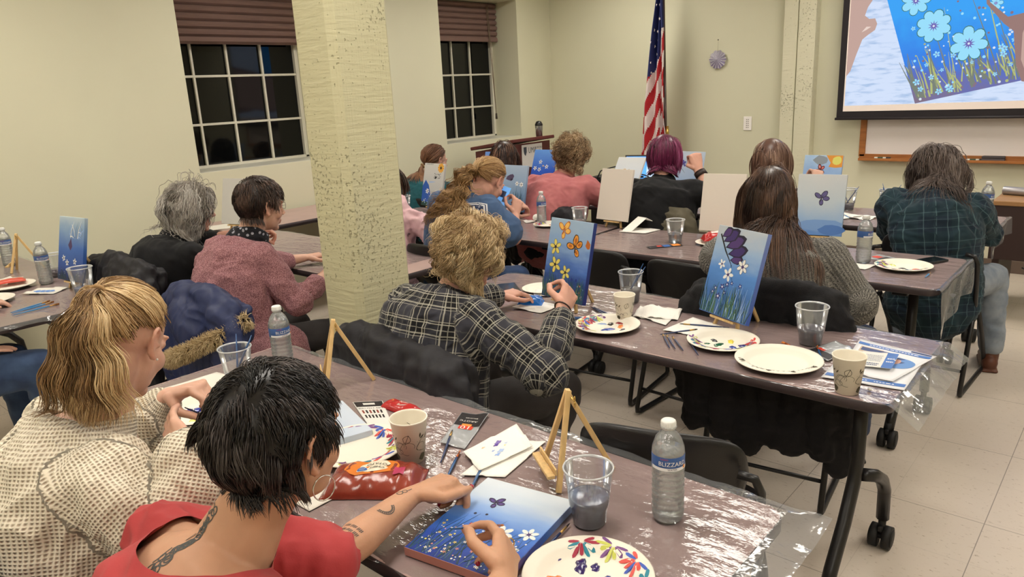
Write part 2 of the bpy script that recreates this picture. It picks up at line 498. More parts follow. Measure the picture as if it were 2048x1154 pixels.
def seg_attr(me, segs):
    """cuv attribute: (arc position, length position, 0) around the nearest limb axis"""
    co = get_co(me); best = np.full(len(co), 1e9); out = np.zeros((len(co), 3))
    for (a, b, r, ref, off) in segs:
        a = np.array(a); b = np.array(b); d = b-a; L = np.linalg.norm(d); d = d/L
        tt = (co-a) @ d; t = np.clip(tt, -.03, L+.03); p = a+t[:, None]*d
        dist = np.linalg.norm(co-p, axis=1)-r; p = a+tt[:, None]*d; t = tt
        x = np.array(ref, float); x = x-d*(x @ d); x /= np.linalg.norm(x); y = np.cross(d, x)
        w = co-p; ang = np.arctan2(w @ y, w @ x)
        m = dist < best; best[m] = dist[m]
        out[m, 0] = (ang*(r+.02))[m]; out[m, 1] = (t+off)[m]
    at = me.attributes.new('cuv', 'FLOAT_VECTOR', 'POINT'); at.data.foreach_set('vector', out.ravel())

def person(name, P):
    """P: everything about pose and clothing, in metres"""
    root = thing('person', P['label'], 'person', (P['pelvis'][0], P['pelvis'][1], 0))
    if P.get('group'): root['group'] = P['group']
    org = Vector((P['pelvis'][0], P['pelvis'][1], 0))
    L = lambda v: Vector(v)-org
    H = L(P['head']); s = P.get('hs', 1.0); bs = P.get('bs', 1.0)
    yaw, pit, rol = [math.radians(a) for a in P.get('face', (0, -20, 0))]
    R = Matrix.Rotation(yaw, 3, 'Z') @ Matrix.Rotation(pit, 3, 'X') @ Matrix.Rotation(rol, 3, 'Y')
    ty = math.radians(P.get('tyaw', 0)); side = Vector((math.cos(ty), math.sin(ty), 0)); fw = Vector((-math.sin(ty), math.cos(ty), 0))
    NB = L(P['nb']) if 'nb' in P else H+R @ Vector((0,-.045,-.175*s)); pel = L(P['pelvis'])
    W_, D_ = P.get('bulk', (1, 1))
    if 'side' in P: side = Vector(P['side']).normalized()
    hb = P.get('hunch', .05)
    sp = [pel, vlerp(pel, NB, .3)-fw*hb*.6, vlerp(pel, NB, .6)-fw*hb, vlerp(pel, NB, .82)-fw*hb*.9, vlerp(pel, NB, .93)-fw*hb*.4, NB]
    rd = [(.175,.135), (.155,.12), (.165,.12), (.165,.11), (.125,.085), (.062,.058)]
    rd = [(a*W_, b*D_) if i < 4 else (a*(1+(W_-1)*.5), b*(1+(D_-1)*.4)) for i, (a, b) in enumerate(rd)]
    U = vlerp(sp[3], sp[4], .5)+Vector((0,0,-.0))
    shw = P.get('shw', .165)*W_**.5
    arms = {}
    for q, sd in ((-1, 'L'), (1, 'R')):
        if sd not in P: continue
        A = P[sd]; S = U+side*q*shw+Vector(A.get('sh', (0,0,0)))
        Wr = L(A['w'])
        E = L(A['e']) if 'e' in A else ik(S, Wr, .275*bs, .25*bs, A.get('pole', (q*.5*side.x, -.2, -1)))
        arms[sd] = (S, E, Wr, A)
    # ---- the body: one continuous skin surface
    mb = MB()
    M = add_head(mb, H, R, NB, s, P.get('jaw', 1), P.get('full', 1))
    mb.loft(sp[:-1]+[NB-(NB-sp[4])*.2], [(a*.93, b*.93) for a, b in rd], side, 24)
    hands = {}
    ab = P.get('armr', 1.0)
    for sd, (S, E, Wr, A) in arms.items():
        mb.loft([U, S, S.lerp(E, .25)], [(.06,.06), (.056*ab,.056*ab), (.048*ab,.048*ab)], fw, 16)
        mb.ell(E, (.041*ab,)*3, 12, 8)
        mb.loft([S, S.lerp(E, .5), E, E.lerp(Wr, .3), E.lerp(Wr, .75), Wr], [(.054*ab,)*2, (.046*ab,)*2, (.040*ab,)*2, (.041*ab,.038*ab), (.030*ab**.5,.027*ab**.5), (.026,.020)], Vector(A.get('hn', (0,0,-1))).cross(Wr-E), 16)
        if 'f' in A or not A.get('nohand'):
            f = A.get('f') or (Wr-E).normalized()
            hands[sd] = add_hand(mb, Wr, f, A.get('hn', (0,0,-1)), sd, A.get('pose', 'relax'), A.get('s', .95))
    me = remesh(mb, P.get('vox', .006), 2)
    co = get_co(me); Mi = np.array(M.inverted()); lc = co @ Mi[:3, :3].T+Mi[:3, 3]
    tint = np.zeros(len(co))
    lip = np.exp(-(((lc[:, 0])/.022)**2+((lc[:, 2]+.067)/.011)**2+((lc[:, 1]-.1)/.02)**2)); tint += lip*1.2
    ear = (np.abs(lc[:, 0]) > .08) & (np.abs(lc[:, 2]) < .045) & (np.abs(lc[:, 1]) < .04); tint[ear] += .3
    for q in (-1, 1): tint += .25*np.exp(-(((lc[:, 0]-q*.042)/.025)**2+((lc[:, 2]+.03)/.025)**2+((lc[:, 1]-.07)/.03)**2))
    for sd, h in hands.items():
        for tp, d in h['tips']: tint += .3*np.exp(-(np.linalg.norm(co-np.array(tp), axis=1)/.012)**2)
    at = me.attributes.new('tint', 'FLOAT', 'POINT'); at.data.foreach_set('value', np.clip(tint, 0, 1))
    me.materials.append(P.get('skin') or skin_mat('skin_light'))
    body = part('body', me, root)
    # ---- the shirt
    o = P.get('loose', .014)
    sm = MB()
    top = P.get('collar', 1.0)
    spc = list(sp); rdc = [(a+o*1.3, b+o*1.3) for a, b in rd]
    rdc[-1] = (rd[-1][0]+.012, rd[-1][1]+.012)
    if P.get('hem'): spc[0] = pel+Vector((0,0,-P['hem']))
    spc[-1] = sp[4].lerp(NB, P.get('neck', .75))
    sm.loft(spc, rdc, side, 28)
    segs = [(sp[0], NB, .165, fw, 0)]
    for sd, (S, E, Wr, A) in arms.items():
        k = A.get('sleeve', .96); so = A.get('so', P.get('so', o))
        sm.loft([U, S, S.lerp(E, .3)], [(.07,.07), (.060*ab+so,)*2, (.053*ab+so,)*2], fw, 18)
        if k <= .5: pts = [S, S.lerp(E, k*1.0), S.lerp(E, k*2)]; rr = [.056*ab+so, .052*ab+so, .050*ab+so*1.3]
        else:
            kk = (k-.5)*2
            pts = [S, S.lerp(E, .5), E, E.lerp(Wr, kk*.4), E.lerp(Wr, kk*.85), E.lerp(Wr, kk)]
            rr = [.056*ab+so, .050*ab+so, .046*ab+so, .045*ab+so, .034*ab+so*A.get('cuff', .9), .032*ab+so*A.get('cuff', .6)]
        sm.loft(pts, [(r, r) for r in rr], fw, 18)
        if k > .6: sm.ell(E, (.052*ab+so,)*3, 14, 10)
        segs += [(S, E, .055, fw, .3), (E, Wr, .045, fw, .3+(S-E).length)]
    for bl in P.get('blobs', []): sm.ell(L(bl[0]), bl[1], 16, 12)
    cm = remesh(sm, P.get('cvox', .009), 4)
    fa = P.get('fold', .005)
    displace(cm, fa, 16, seed=int(abs(H.x)*1e4) % 97, stretch=(1,1,.55))
    displace(cm, fa*.7, 38, seed=5+int(abs(H.z)*1e4) % 97, ridge=True)
    if 'necks' in P:
        co = get_co(cm); c = L(P['necks'][0]); r = P['necks'][1]
        d = (((co-np.array(c))/np.array(r))**2).sum(1)
        del_verts(cm, d < 1)
    seg_attr(cm, segs); cm.materials.append(P['shirt'])
    sh = part(P.get('shirtname', 'shirt'), cm, root, label=P.get('shirtlabel'))
    # ---- legs
    if P.get('legs', True):
        lm = MB(); kn = P.get('knee', (.42, .14)); tp = Vector((pel.x, pel.y, max(pel.z-.03, .52)))
        feet = []
        lm.loft([tp+side*-.06, tp+side*.06], [(.15*D_, .11)]*2, fw, 18)
        for q in (-1, 1):
            if ('kneeL' if q < 0 else 'kneeR') in P: K = L(P['kneeL' if q < 0 else 'kneeR'])
            else: K = tp+fw*kn[0]+side*q*kn[1]+Vector((0,0,-.03))
            F = L(P['footL' if q < 0 else 'footR']) if ('footL' if q < 0 else 'footR') in P else Vector((K.x, K.y, .09))+fw*.03
            h = tp+side*q*.085
            lr = P.get('legr', 1.0)
            lm.loft([h, h.lerp(K, .5), K], [(.095*lr,.09*lr), (.082*lr,.08*lr), (.066*lr,.066*lr)], side, 18)
            lm.loft([K, K.lerp(F, .35), F+Vector((0,0,.03))], [(.066*lr,.066*lr), (.062*lr,.062*lr), (.055*lr,.058*lr)], side, 18)
            feet.append(F)
        tm = remesh(lm, .01, 3); displace(tm, .004, 22, seed=3, ridge=True)
        seg_attr(tm, [(pel, pel+fw*.4, .15, (0,0,1), 0)])
        tm.materials.append(P.get('pants') or cloth_mat('dark_trousers', (38,38,44)))
        part('trousers', tm, root, label=P.get('pantslabel'))
        for F in feet:
            fb = MB(); fd = fw
            fb.loft([Vector((F.x, F.y, .045))-fd*.04, Vector((F.x, F.y, .05))+fd*.05, Vector((F.x, F.y, .035))+fd*.16], [(.038,.045), (.042,.042), (.04,.03)], side, 14)
            fb.loft([Vector((F.x, F.y, .05)), Vector((F.x, F.y, .12))], [(.042,.045), (.045,.05)], side, 14)
            fb.box((F.x+fd.x*.06, F.y+fd.y*.06, .008), (.08,.27,.016), .006, R=Matrix.Rotation(ty, 3, 'Z'))
            part('shoe', remesh(fb, .006, 2), root, P.get('shoe') or mat('dark_shoe', (40,36,36), .6))
    P.update(root=root, M=M, R=R, H=H, NB=NB, U=U, sp=sp, rd=rd, side_=side, fw_=fw, arms=arms, hands=hands, org=org, body=body, s_=s)
    return P

# ---------------------------------------------------------------- hair
EC = np.array((0,-.012,.035)); ER = np.array((.077,.098,.088))
def sph(N, rng):
    v = rng.normal(size=(N, 3)); return v/np.linalg.norm(v, axis=1)[:, None]
def hairline(d, lo=-.62, hi=.62):
    y = d[:, 1]; t = np.clip((y+.15)/.95, 0, 1); t = t*t*(3-2*t)
    earcut = (np.abs(d[:, 0]) > .75) & (np.abs(y+.05) < .32)
    zmin = lo+(hi-lo)*t; zmin = np.where(earcut, np.maximum(zmin, -.12), zmin)
    return d[:, 2] > zmin
def push(p, c, r, off):
    q = (p-c)/(r+off); d = np.linalg.norm(q, axis=1)
    m = d < 1
    p[m] = c+(q[m]/d[m][:, None])*(r+(off[m] if hasattr(off, '__len__') else off))
    return p, m
def tubes(P, R, rnd, nside=3):
    """P (N,S,3) strands, R (N,S) radii -> mesh arrays"""
    N, S, _ = P.shape
    t = np.empty_like(P); t[:, 1:-1] = P[:, 2:]-P[:, :-2]; t[:, 0] = P[:, 1]-P[:, 0]; t[:, -1] = P[:, -1]-P[:, -2]
    t /= np.linalg.norm(t, axis=2)[..., None]+1e-9
    ref = np.tile(np.array([.3,.2,.93]), (N, S, 1)); x = np.cross(t, ref); x /= np.linalg.norm(x, axis=2)[..., None]+1e-6; y = np.cross(t, x)
    V = np.empty((N, S, nside, 3))
    for k in range(nside):
        a = 2*PI*k/nside; V[:, :, k] = P+(x*math.cos(a)+y*math.sin(a))*R[..., None]
    idx = np.arange(N*S*nside).reshape(N, S, nside)
    f = np.stack([idx[:, :-1], np.roll(idx, -1, 2)[:, :-1], np.roll(idx, -1, 2)[:, 1:], idx[:, 1:]], -1).reshape(-1, 4)
    rv = np.repeat(rnd, S*nside)
    return V.reshape(-1, 3), f, rv
def mesh_np(name, V, F, rnd):
    me = bpy.data.meshes.new(name); me.vertices.add(len(V)); me.vertices.foreach_set('co', np.ascontiguousarray(V, dtype=np.float32).ravel())
    me.loops.add(F.size); me.loops.foreach_set('vertex_index', np.ascontiguousarray(F, dtype=np.int32).ravel())
    me.polygons.add(len(F)); me.polygons.foreach_set('loop_start', np.arange(0, F.size, 4, dtype=np.int32))
    me.update(calc_edges=True); me.polygons.foreach_set('use_smooth', [True]*len(F))
    at = me.attributes.new('rnd', 'FLOAT', 'POINT'); at.data.foreach_set('value', rnd.astype(np.float32))
    me.update(); return me
def add_hair(P, style, m, N=1500, L=.3, r=.0016, seed=1, vol=.012, wave=0, wl=.05, part_x=0, steps=14, zcut=None, lo=-.62, hi=.6,
             tie=(0,-.115,.03), tail_n=600, tail_L=.35, tail_dir=(0,-1,.35), coil=0, lift=.3, grav=.5, spread=.018, name='hair', jit=.15, clump=60, capv=.004, fringe=0, under=.35, tuck=.0, gather=None, fly=.06):
    rng = np.random.default_rng(seed); s = P['s_']
    R = np.array(P['R']); H = np.array(P['H'])
    g = R.T @ np.array([0,0,-1.0])
    # body colliders in head space
    cols = []
    def tol(p): return (R.T @ (np.array(p)-H))/s
    for i in range(3, 6):
        rr = P['rd'][i]; cols.append((tol(P['sp'][i]), (rr[1]+.02)/s)) if i < 5 else None
    for S in P['arms'].values(): cols.append((tol(S[0]), .085/s))
    cols.append((tol(Vector(P['sp'][2])), (P['rd'][2][1]+.05)/s))
    for sd in (-.09, 0, .09): cols.append((tol(P['U']+P['side_']*sd-Vector((0,0,.02))), .090/s))
    cols.append((np.array((0,-.03,-.1)), .062))
    d = sph(int(N*2.2), rng); d = d[hairline(d, lo, hi)][:N]; N = len(d)
    # clumps share direction noise
    cc = sph(clump, rng); cid = np.argmax(d @ cc.T, axis=1); cn = rng.normal(size=(clump, 3)); cph = rng.uniform(0, 6.28, clump)
    layer = rng.uniform(0, 1, N)**.8; layer = np.where(rng.uniform(0, 1, N) < fly, layer*2.0, layer)
    p = EC+d*(ER+.001); pts = [p.copy()]
    if style == 'pony':
        T = np.array(tie); ts = np.linspace(0, 1, steps); out = []
        for t in ts:
            q = p*(1-t)+T*t
            w = (q-EC)/ER; n = np.linalg.norm(w, axis=1)[:, None]
            q = EC+w/n*(ER+.004+.006*layer[:, None]+.004*np.sin(t*PI)*(cn[cid][:, :1]))
            if t > .85: q = q*(1-(t-.85)/.15)+T*((t-.85)/.15)
            out.append(q+rng.normal(size=q.shape)*.0006)
        PT = np.stack(out, 1)
    else:
        n0 = d/ER; n0 /= np.linalg.norm(n0, axis=1)[:, None]
        if style in ('long', 'bob'):
            topw = np.clip(d[:, 2]*1.3-.1+np.clip(d[:, 1], 0, 1), 0, 1); bk = np.clip(-d[:, 1]*1.4, 0, 1)
            away = np.stack([np.tanh((p[:, 0]-part_x)*60)*topw*(1-.55*bk), -.15-.6*bk, -(1-topw)*1.2], 1)
        elif style == 'spiky':
            away = np.stack([d[:, 0]*.6, np.where(d[:, 2] > .3, .9, .1*np.sign(d[:, 1])), -.2*np.ones(N)], 1)
        else:
            away = np.stack([d[:, 0]*1.2, d[:, 1]*1.0-.1, np.zeros(N)], 1)
        v = n0*lift+away*.7+g*.3+cn[cid]*jit; v /= np.linalg.norm(v, axis=1)[:, None]
        if np.ndim(L) == 0: Ls = np.full(N, L)*rng.uniform(.8, 1.1, N)
        else: Ls = np.full(N, L[1]); Ls = L[0]+(L[1]-L[0])*(1-np.clip((d[:, 2]+.3)/1.2, 0, 1)); Ls = Ls*rng.uniform(.85, 1.15, N)
        if fringe: Ls = np.where((d[:, 1] > .45) & (d[:, 2] > .3), fringe*rng.uniform(.8, 1.1, N), Ls)
        for k in range(1, steps):
            ds = (Ls/(steps-1))[:, None]
            a = min(1, k/steps*2)
            v = v*(1-grav*.5)+g*grav*(.25+.75*a)+cn[cid]*jit*.25+rng.normal(size=v.shape)*jit*.12
            if tuck: v = v-np.stack([p[:, 0], p[:, 1]+.01, p[:, 2]*0], 1)/.08*tuck*np.clip((.03-p[:, 2])/.06, 0, 1)[:, None]
            if gather:
                gz = np.clip((-.02-p[:, 2])/.06, 0, 1); gb = np.clip((.03-p[:, 1])/.04, 0, 1)
                v[:, 0] -= (p[:, 0]-gather[0])*gather[1]*gz*gb; v[:, 1] -= .35*gz*np.clip((p[:, 1]+.06)/.05, 0, 1)
            v /= np.linalg.norm(v, axis=1)[:, None]
            p = p+v*ds
            off = (.003+vol*layer*min(1, k/(steps*.35)))[:, None]
            p, hit = push(p, EC, ER, off)
            p, _ = push(p, np.array((0,.028,-.03)), np.array((.064,.068,.085)), off)
            for c, r_ in cols: p, _ = push(p, c, np.array((r_,)*3), .004+.010*layer[:, None])
            v = p-pts[-1]; v /= np.linalg.norm(v, axis=1)[:, None]+1e-9
            p = pts[-1]+v*ds
            pts.append(p.copy())
        PT = np.stack(pts, 1)
    def wavy(PT, amp, wlen, ph, cn_):
        if not amp: return PT
        seg = np.linalg.norm(np.diff(PT, axis=1), axis=2); cum = np.concatenate([np.zeros((len(PT), 1)), np.cumsum(seg, 1)], 1)
        t = np.gradient(PT, axis=1); t /= np.linalg.norm(t, axis=2)[..., None]+1e-9
        x = np.cross(t, np.array([.2,.9,.3])); x /= np.linalg.norm(x, axis=2)[..., None]+1e-6; y = np.cross(t, x)
        a = cum/wlen*2*PI+ph[:, None]; e = amp*np.clip(cum/.03, 0, 1)
        return PT+x*(np.cos(a)*e)[..., None]+y*(np.sin(a)*e)[..., None]
    ph = cph[cid]+rng.normal(size=N)*.5
    PT = wavy(PT, wave, wl, ph, cn)
    sel = rng.uniform(0, 1, N)
    rnd = np.clip(.45+.22*cn[cid][:, 0]+rng.normal(size=N)*.15, 0, 1)
    prof = np.interp(np.linspace(0, 1, PT.shape[1]), [0, .1, .75, 1], [.6, 1, 1, .25])
    if style == 'pony': prof = np.ones(PT.shape[1])
    RR = prof[None]*(r*rng.uniform(.7, 1.3, N))[:, None]
    if zcut is not None:
        wz = (PT @ R.T*s+H)[..., 2]
        # shorten strands below the cut line
        for i in range(1, PT.shape[1]):
            low = wz[:, i] < H[2]+zcut+.012*cn[cid][:, 1]
            PT[low, i] = PT[low, i-1]+(PT[low, i]-PT[low, i-1])*.03; RR[low, i] *= .4
    Vs, Fs, Rs = [], [], []
    def addm(V, F, r_):
        Fs.append(F+sum(len(v) for v in Vs)); Vs.append(V); Rs.append(r_)
    addm(*tubes(PT, RR, rnd))
    if style == 'pony':
        M_ = tail_n; T = np.array(tie); a = rng.uniform(0, 6.28, M_); rr = .013*np.sqrt(rng.uniform(0, 1, M_))
        td = np.array(tail_dir, float); td /= np.linalg.norm(td)
        x = np.cross(td, [1,0,.1]); x /= np.linalg.norm(x); y = np.cross(td, x)
        off = x[None]*(np.cos(a)*rr)[:, None]+y[None]*(np.sin(a)*rr)[:, None]
        p = T+off*.6; v = td[None]+off*20; v /= np.linalg.norm(v, axis=1)[:, None]; pp = [p.copy()]
        cid2 = (a/6.2832*9).astype(int); c2 = rng.normal(size=(10, 3)); S2 = steps+8
        LT = tail_L*rng.uniform(.6, 1.1, M_)
        for k in range(1, S2):
            v = v+g*.28+c2[cid2]*.03+off/.013*spread*3+rng.normal(size=v.shape)*.03; v /= np.linalg.norm(v, axis=1)[:, None]
            p = p+v*(LT/(S2-1))[:, None]
            p, _ = push(p, EC, ER, np.full((M_, 1), .012))
            p, _ = push(p, np.array((0,-.03,-.1)), np.array((.06,)*3), .01)
            for c, r_ in cols: p, _ = push(p, c, np.array((r_,)*3), .008)
            v = p-pp[-1]; v /= np.linalg.norm(v, axis=1)[:, None]+1e-9
            pp.append(p.copy())
        TP = np.stack(pp, 1); TP = wavy(TP, coil, wl, cph[cid2 % clump]+rng.normal(size=M_)*.35, c2)
        pr = np.interp(np.linspace(0, 1, S2), [0, .1, .7, 1], [.8, 1, 1, .2])
        addm(*tubes(TP, pr[None]*(r*1.1*rng.uniform(.7, 1.3, M_))[:, None], np.clip(.6+.2*c2[cid2][:, 0]+rng.normal(size=M_)*.15, 0, 1)))
        tb = MB(); tb.tube([tuple(T+td*.008+(x*math.cos(q)+y*math.sin(q))*.017) for q in np.linspace(0, 2*PI, 17)[:-1]], .005, 6, closed=True)
        tv = np.array(tb.v); tf = np.array(tb.f)
        P['tie'] = (tv, tf)
    # the cap under the strands keeps the scalp covered
    nu, nv = 48, 28; th = np.linspace(0.01, PI-.01, nv); phi = np.linspace(0, 2*PI, nu, endpoint=False)
    dd = np.stack([np.outer(np.sin(th), np.cos(phi)), np.outer(np.sin(th), np.sin(phi)), np.outer(np.cos(th), np.ones(nu))], -1).reshape(-1, 3)
    ok = hairline(dd, lo+.04, hi+.04); V = EC+dd*(ER+capv)
    F = []
    for i in range(nv-1):
        for k in range(nu):
            q = (i*nu+k, (i+1)*nu+k, (i+1)*nu+(k+1) % nu, i*nu+(k+1) % nu)
            if all(ok[j] for j in q): F.append(q)
    addm(V, np.array(F), np.full(len(V), under*.2))
    V = np.concatenate(Vs)*s; V = V @ R.T+H; F = np.concatenate(Fs); rn = np.concatenate(Rs)
    me = mesh_np(name, V, F, rn); me.materials.append(m)
    h = part(name, me, P['root'])
    if style == 'pony':
        tv, tf = P['tie']; tv = tv*s @ R.T+H
        mt = mesh_np('hair_tie', tv, tf, np.zeros(len(tv))); mt.materials.append(P.get('tiemat') or mat('hair_tie', (150,118,78), .8))
        part('hair_tie', mt, P['root'])
    return h
def hp(P, v):
    """head space -> person space"""
    return P['M'] @ Vector(v)
def add_glasses(P, col=(150,140,140), r=.0011):
    g = MB()
    for q in (-1, 1):
        ring = [hp(P, (q*.033+.021*math.cos(a), .100-.006*abs(math.cos(a)), .006+.015*math.sin(a))) for a in np.linspace(0, 2*PI, 21)[:-1]]
        g.tube(ring, r, 6, closed=True)
        g.tube([hp(P, (q*.054,.094,.010)), hp(P, (q*.072,.07,.010)), hp(P, (q*.080,.0,.010)), hp(P, (q*.080,-.012,.002))], r, 6)
    g.tube([hp(P, (-.012,.101,.010)), hp(P, (0,.108,.013)), hp(P, (.012,.101,.010))], r, 6)
    return part('glasses', g, P['root'], mat('glasses_metal', col, .3, .8))
def add_scarf(P, m, n=3):
    s = MB(); NB = P['NB']; up = (P['H']-NB).normalized(); sd = P['side_']; f = sd.cross(up)
    f = -f if f.dot(P['fw_']) < 0 else f
    for k in range(n):
        c = NB+up*(.01+.022*k); rr = .083-.006*k
        s.tube([c+sd*rr*math.cos(a)+f*rr*.95*math.sin(a)+up*.008*math.sin(2*a+k) for a in np.linspace(0, 2*PI, 25)[:-1]], .017, 8, closed=True)
    a = NB+P['fw_']*.09
    s.tube([a, a+P['fw_']*.05+Vector((0,0,-.1)), a+P['fw_']*.06+Vector((.02,0,-.25))], [(.025,.016), (.045,.016), (.05,.014)], 10)
    me = remesh(s, .006, 1); displace(me, .004, 45, seed=8, ridge=True); me.materials.append(m)
    return part('scarf', me, P['root'])
# ---------------------------------------------------------------- camera and light
sc = bpy.context.scene
cam_d = bpy.data.cameras.new('camera'); cam = bpy.data.objects.new('camera', cam_d); COL.objects.link(cam)
CF, CY, CP, CR = 1475.55, math.radians(-41.5115), math.radians(15.09095), math.radians(-2.8535)
_fw = Vector((math.sin(CY)*math.cos(CP), math.cos(CY)*math.cos(CP), -math.sin(CP)))
_r = Vector((math.cos(CY), -math.sin(CY), 0)); _u = _r.cross(_fw)
_r2 = _r*math.cos(CR)+_u*math.sin(CR); _u2 = -_r*math.sin(CR)+_u*math.cos(CR)
cam.matrix_world = Matrix(((_r2.x,_u2.x,-_fw.x,0),(_r2.y,_u2.y,-_fw.y,0),(_r2.z,_u2.z,-_fw.z,1.57),(0,0,0,1)))
cam_d.sensor_width = 36; cam_d.lens = CF/2048*36; cam_d.clip_start = .05; cam_d.clip_end = 60
sc.camera = cam
sc.view_settings.view_transform = 'Standard'; sc.view_settings.look = 'None'; sc.view_settings.gamma = 1
sc.view_settings.use_curve_mapping = False; sc.view_settings.exposure = EXPO
w = bpy.data.worlds.new('night'); sc.world = w; w.use_nodes = True
w.node_tree.nodes['Background'].inputs[0].default_value = (.012,.016,.025,1); w.node_tree.nodes['Background'].inputs[1].default_value = .3
sc.cycles.max_bounces = 10; sc.cycles.transparent_max_bounces = 24; sc.cycles.diffuse_bounces = 4
sc.cycles.sample_clamp_indirect = 6; sc.cycles.caustics_reflective = False; sc.cycles.caustics_refractive = False

# ---------------------------------------------------------------- the room
XL, XR, YB, YF, ZC = -5.218, 3.2, -2.9, 6.73, 2.75
def paint_mat(name, c, pits=0, crack=None):
    T = NT(name); b = T.n('BsdfPrincipled'); T.link(b.outputs[0], T.out.inputs[0])
    tc = T.n('TexCoord'); b.inputs['Roughness'].default_value = .55; b.inputs['Specular IOR Level'].default_value = .3
    n1 = T.n('TexNoise'); T.link(tc.outputs['Object'], n1.inputs['Vector']); n1.inputs['Scale'].default_value = .9; n1.inputs['Detail'].default_value = 3
    base = srgb(c); col = T.ramp(n1.outputs[0], [(.3, tuple(v*.93 for v in base)), (.7, base)])
    n2 = T.n('TexNoise'); T.link(tc.outputs['Object'], n2.inputs['Vector']); n2.inputs['Scale'].default_value = 160; n2.inputs['Detail'].default_value = 2
    h = T.math('MULTIPLY', n2.outputs[0], .12)
    if pits:
        mask = T.n('TexNoise'); T.link(tc.outputs['Object'], mask.inputs['Vector']); mask.inputs['Scale'].default_value = 3.2; mask.inputs['Detail'].default_value = 4
        n3 = T.n('TexNoise'); T.link(tc.outputs['Object'], n3.inputs['Vector']); n3.inputs['Scale'].default_value = 75; n3.inputs['Detail'].default_value = 5; n3.inputs['Roughness'].default_value = .6
        th = T.math('SUBTRACT', .80, T.math('MULTIPLY', mask.outputs[0], .34))
        pit = T.math('MULTIPLY', T.math('GREATER_THAN', n3.outputs[0], th), 1)
        soft = T.n('MapRange', i_0=n3.outputs[0]); T.link(th, soft.inputs[1]); T.link(T.math('ADD', th, .06), soft.inputs[2])
        mp = T.n('Mapping'); T.link(tc.outputs['Object'], mp.inputs[0]); mp.inputs['Scale'].default_value = (1.2,1.2,9)
        n4 = T.n('TexNoise'); T.link(mp.outputs[0], n4.inputs['Vector']); n4.inputs['Scale'].default_value = 7; n4.inputs['Detail'].default_value = 3
        mp2 = T.n('Mapping'); T.link(tc.outputs['Object'], mp2.inputs[0]); mp2.inputs['Scale'].default_value = (30,30,.6)
        n5 = T.n('TexNoise'); T.link(mp2.outputs[0], n5.inputs['Vector']); n5.inputs['Scale'].default_value = 4
        h = T.math('ADD', h, T.math('MULTIPLY', n4.outputs[0], 1.1))
        h = T.math('ADD', h, T.math('MULTIPLY', n5.outputs[0], .25))
        h = T.math('SUBTRACT', h, T.math('MULTIPLY', soft.outputs[0], 2.2*pits))
        deep = T.math('MULTIPLY', T.math('GREATER_THAN', n3.outputs[0], T.math('ADD', th, .055)), .55)
        col = T.mix(deep, col, srgb((120,105,70)))
    T.link(col, b.inputs['Base Color'])
    bp = T.n('Bump'); bp.inputs['Strength'].default_value = .5 if not pits else .8; bp.inputs['Distance'].default_value = .002 if not pits else .0045
    T.link(h, bp.inputs['Height']); T.link(bp.outputs[0], b.inputs['Normal'])
    return T.m
WALLC = (214,211,185)
wallm = paint_mat('wall_paint', WALLC); colm = paint_mat('column_paint', (202,197,162), 1.0); pilm = paint_mat('pilaster_paint', (216,212,186), 1.2)
def floor_mat():
    T = NT('floor_tiles'); b = T.n('BsdfPrincipled'); T.link(b.outputs[0], T.out.inputs[0])
    tc = T.n('TexCoord'); sp = T.n('SeparateXYZ'); T.link(tc.outputs['Object'], sp.inputs[0])
    def seam(s, off, wd):
        fr = T.math('FRACT', T.math('DIVIDE', T.math('SUBTRACT', s, off), .3048))
        d = T.math('MINIMUM', fr, T.math('SUBTRACT', 1, fr)); return T.math('LESS_THAN', d, wd)
    def seam2(s, off, wd):
        fr = T.math('FRACT', T.math('DIVIDE', T.math('SUBTRACT', s, off), .6096))
        d = T.math('MINIMUM', fr, T.math('SUBTRACT', 1, fr)); return T.math('LESS_THAN', d, wd)
    sm = T.math('MAXIMUM', T.math('MULTIPLY', T.math('MAXIMUM', seam(sp.outputs[0], -.295, .003), seam(sp.outputs[1], 2.21, .003)), .22),
                T.math('MULTIPLY', T.math('MAXIMUM', seam2(sp.outputs[0], -.295, .0024), seam2(sp.outputs[1], 2.19, .0024)), .75))
    mp = T.n('Mapping'); T.link(tc.outputs['Object'], mp.inputs[0]); mp.inputs['Scale'].default_value = (1,2.2,1); mp.inputs['Rotation'].default_value = (0,0,.5)
    n1 = T.n('TexNoise'); T.link(mp.outputs[0], n1.inputs['Vector']); n1.inputs['Scale'].default_value = 42; n1.inputs['Detail'].default_value = 4; n1.inputs['Roughness'].default_value = .7
    n2 = T.n('TexNoise'); T.link(tc.outputs['Object'], n2.inputs['Vector']); n2.inputs['Scale'].default_value = 5; n2.inputs['Detail'].default_value = 4
    c = srgb((216,203,189))
    col = T.ramp(n1.outputs[0], [(.28, srgb((150,128,105))), (.40, c), (.62, c), (.75, srgb((214,204,188)))])
    col = T.mix(T.math('MULTIPLY', n2.outputs[0], .22), col, srgb((180,166,148)))
    col = T.mix(sm, col, srgb((110,98,86)))
    T.link(col, b.inputs['Base Color'])
    rr = T.n('MapRange', i_0=n2.outputs[0]); rr.inputs[3].default_value = .26; rr.inputs[4].default_value = .36; T.link(rr.outputs[0], b.inputs['Roughness'])
    bp = T.n('Bump'); bp.inputs['Strength'].default_value = .03; bp.inputs['Distance'].default_value = .001
    T.link(n2.outputs[0], bp.inputs['Height']); T.link(bp.outputs[0], b.inputs['Normal'])
    return T.m
m = MB(); m.box(((XL+XR)/2, (YB+YF)/2, -.05), (XR-XL+.9, YF-YB+.4, .1)); struct('floor', m, floor_mat())
m = MB(); m.box(((XL+XR)/2, (YB+YF)/2, ZC+.05), (XR-XL+.9, YF-YB+.4, .1)); struct('ceiling', m, mat('ceiling_tile', (232,228,215), .9, bump=.3, bscale=120))
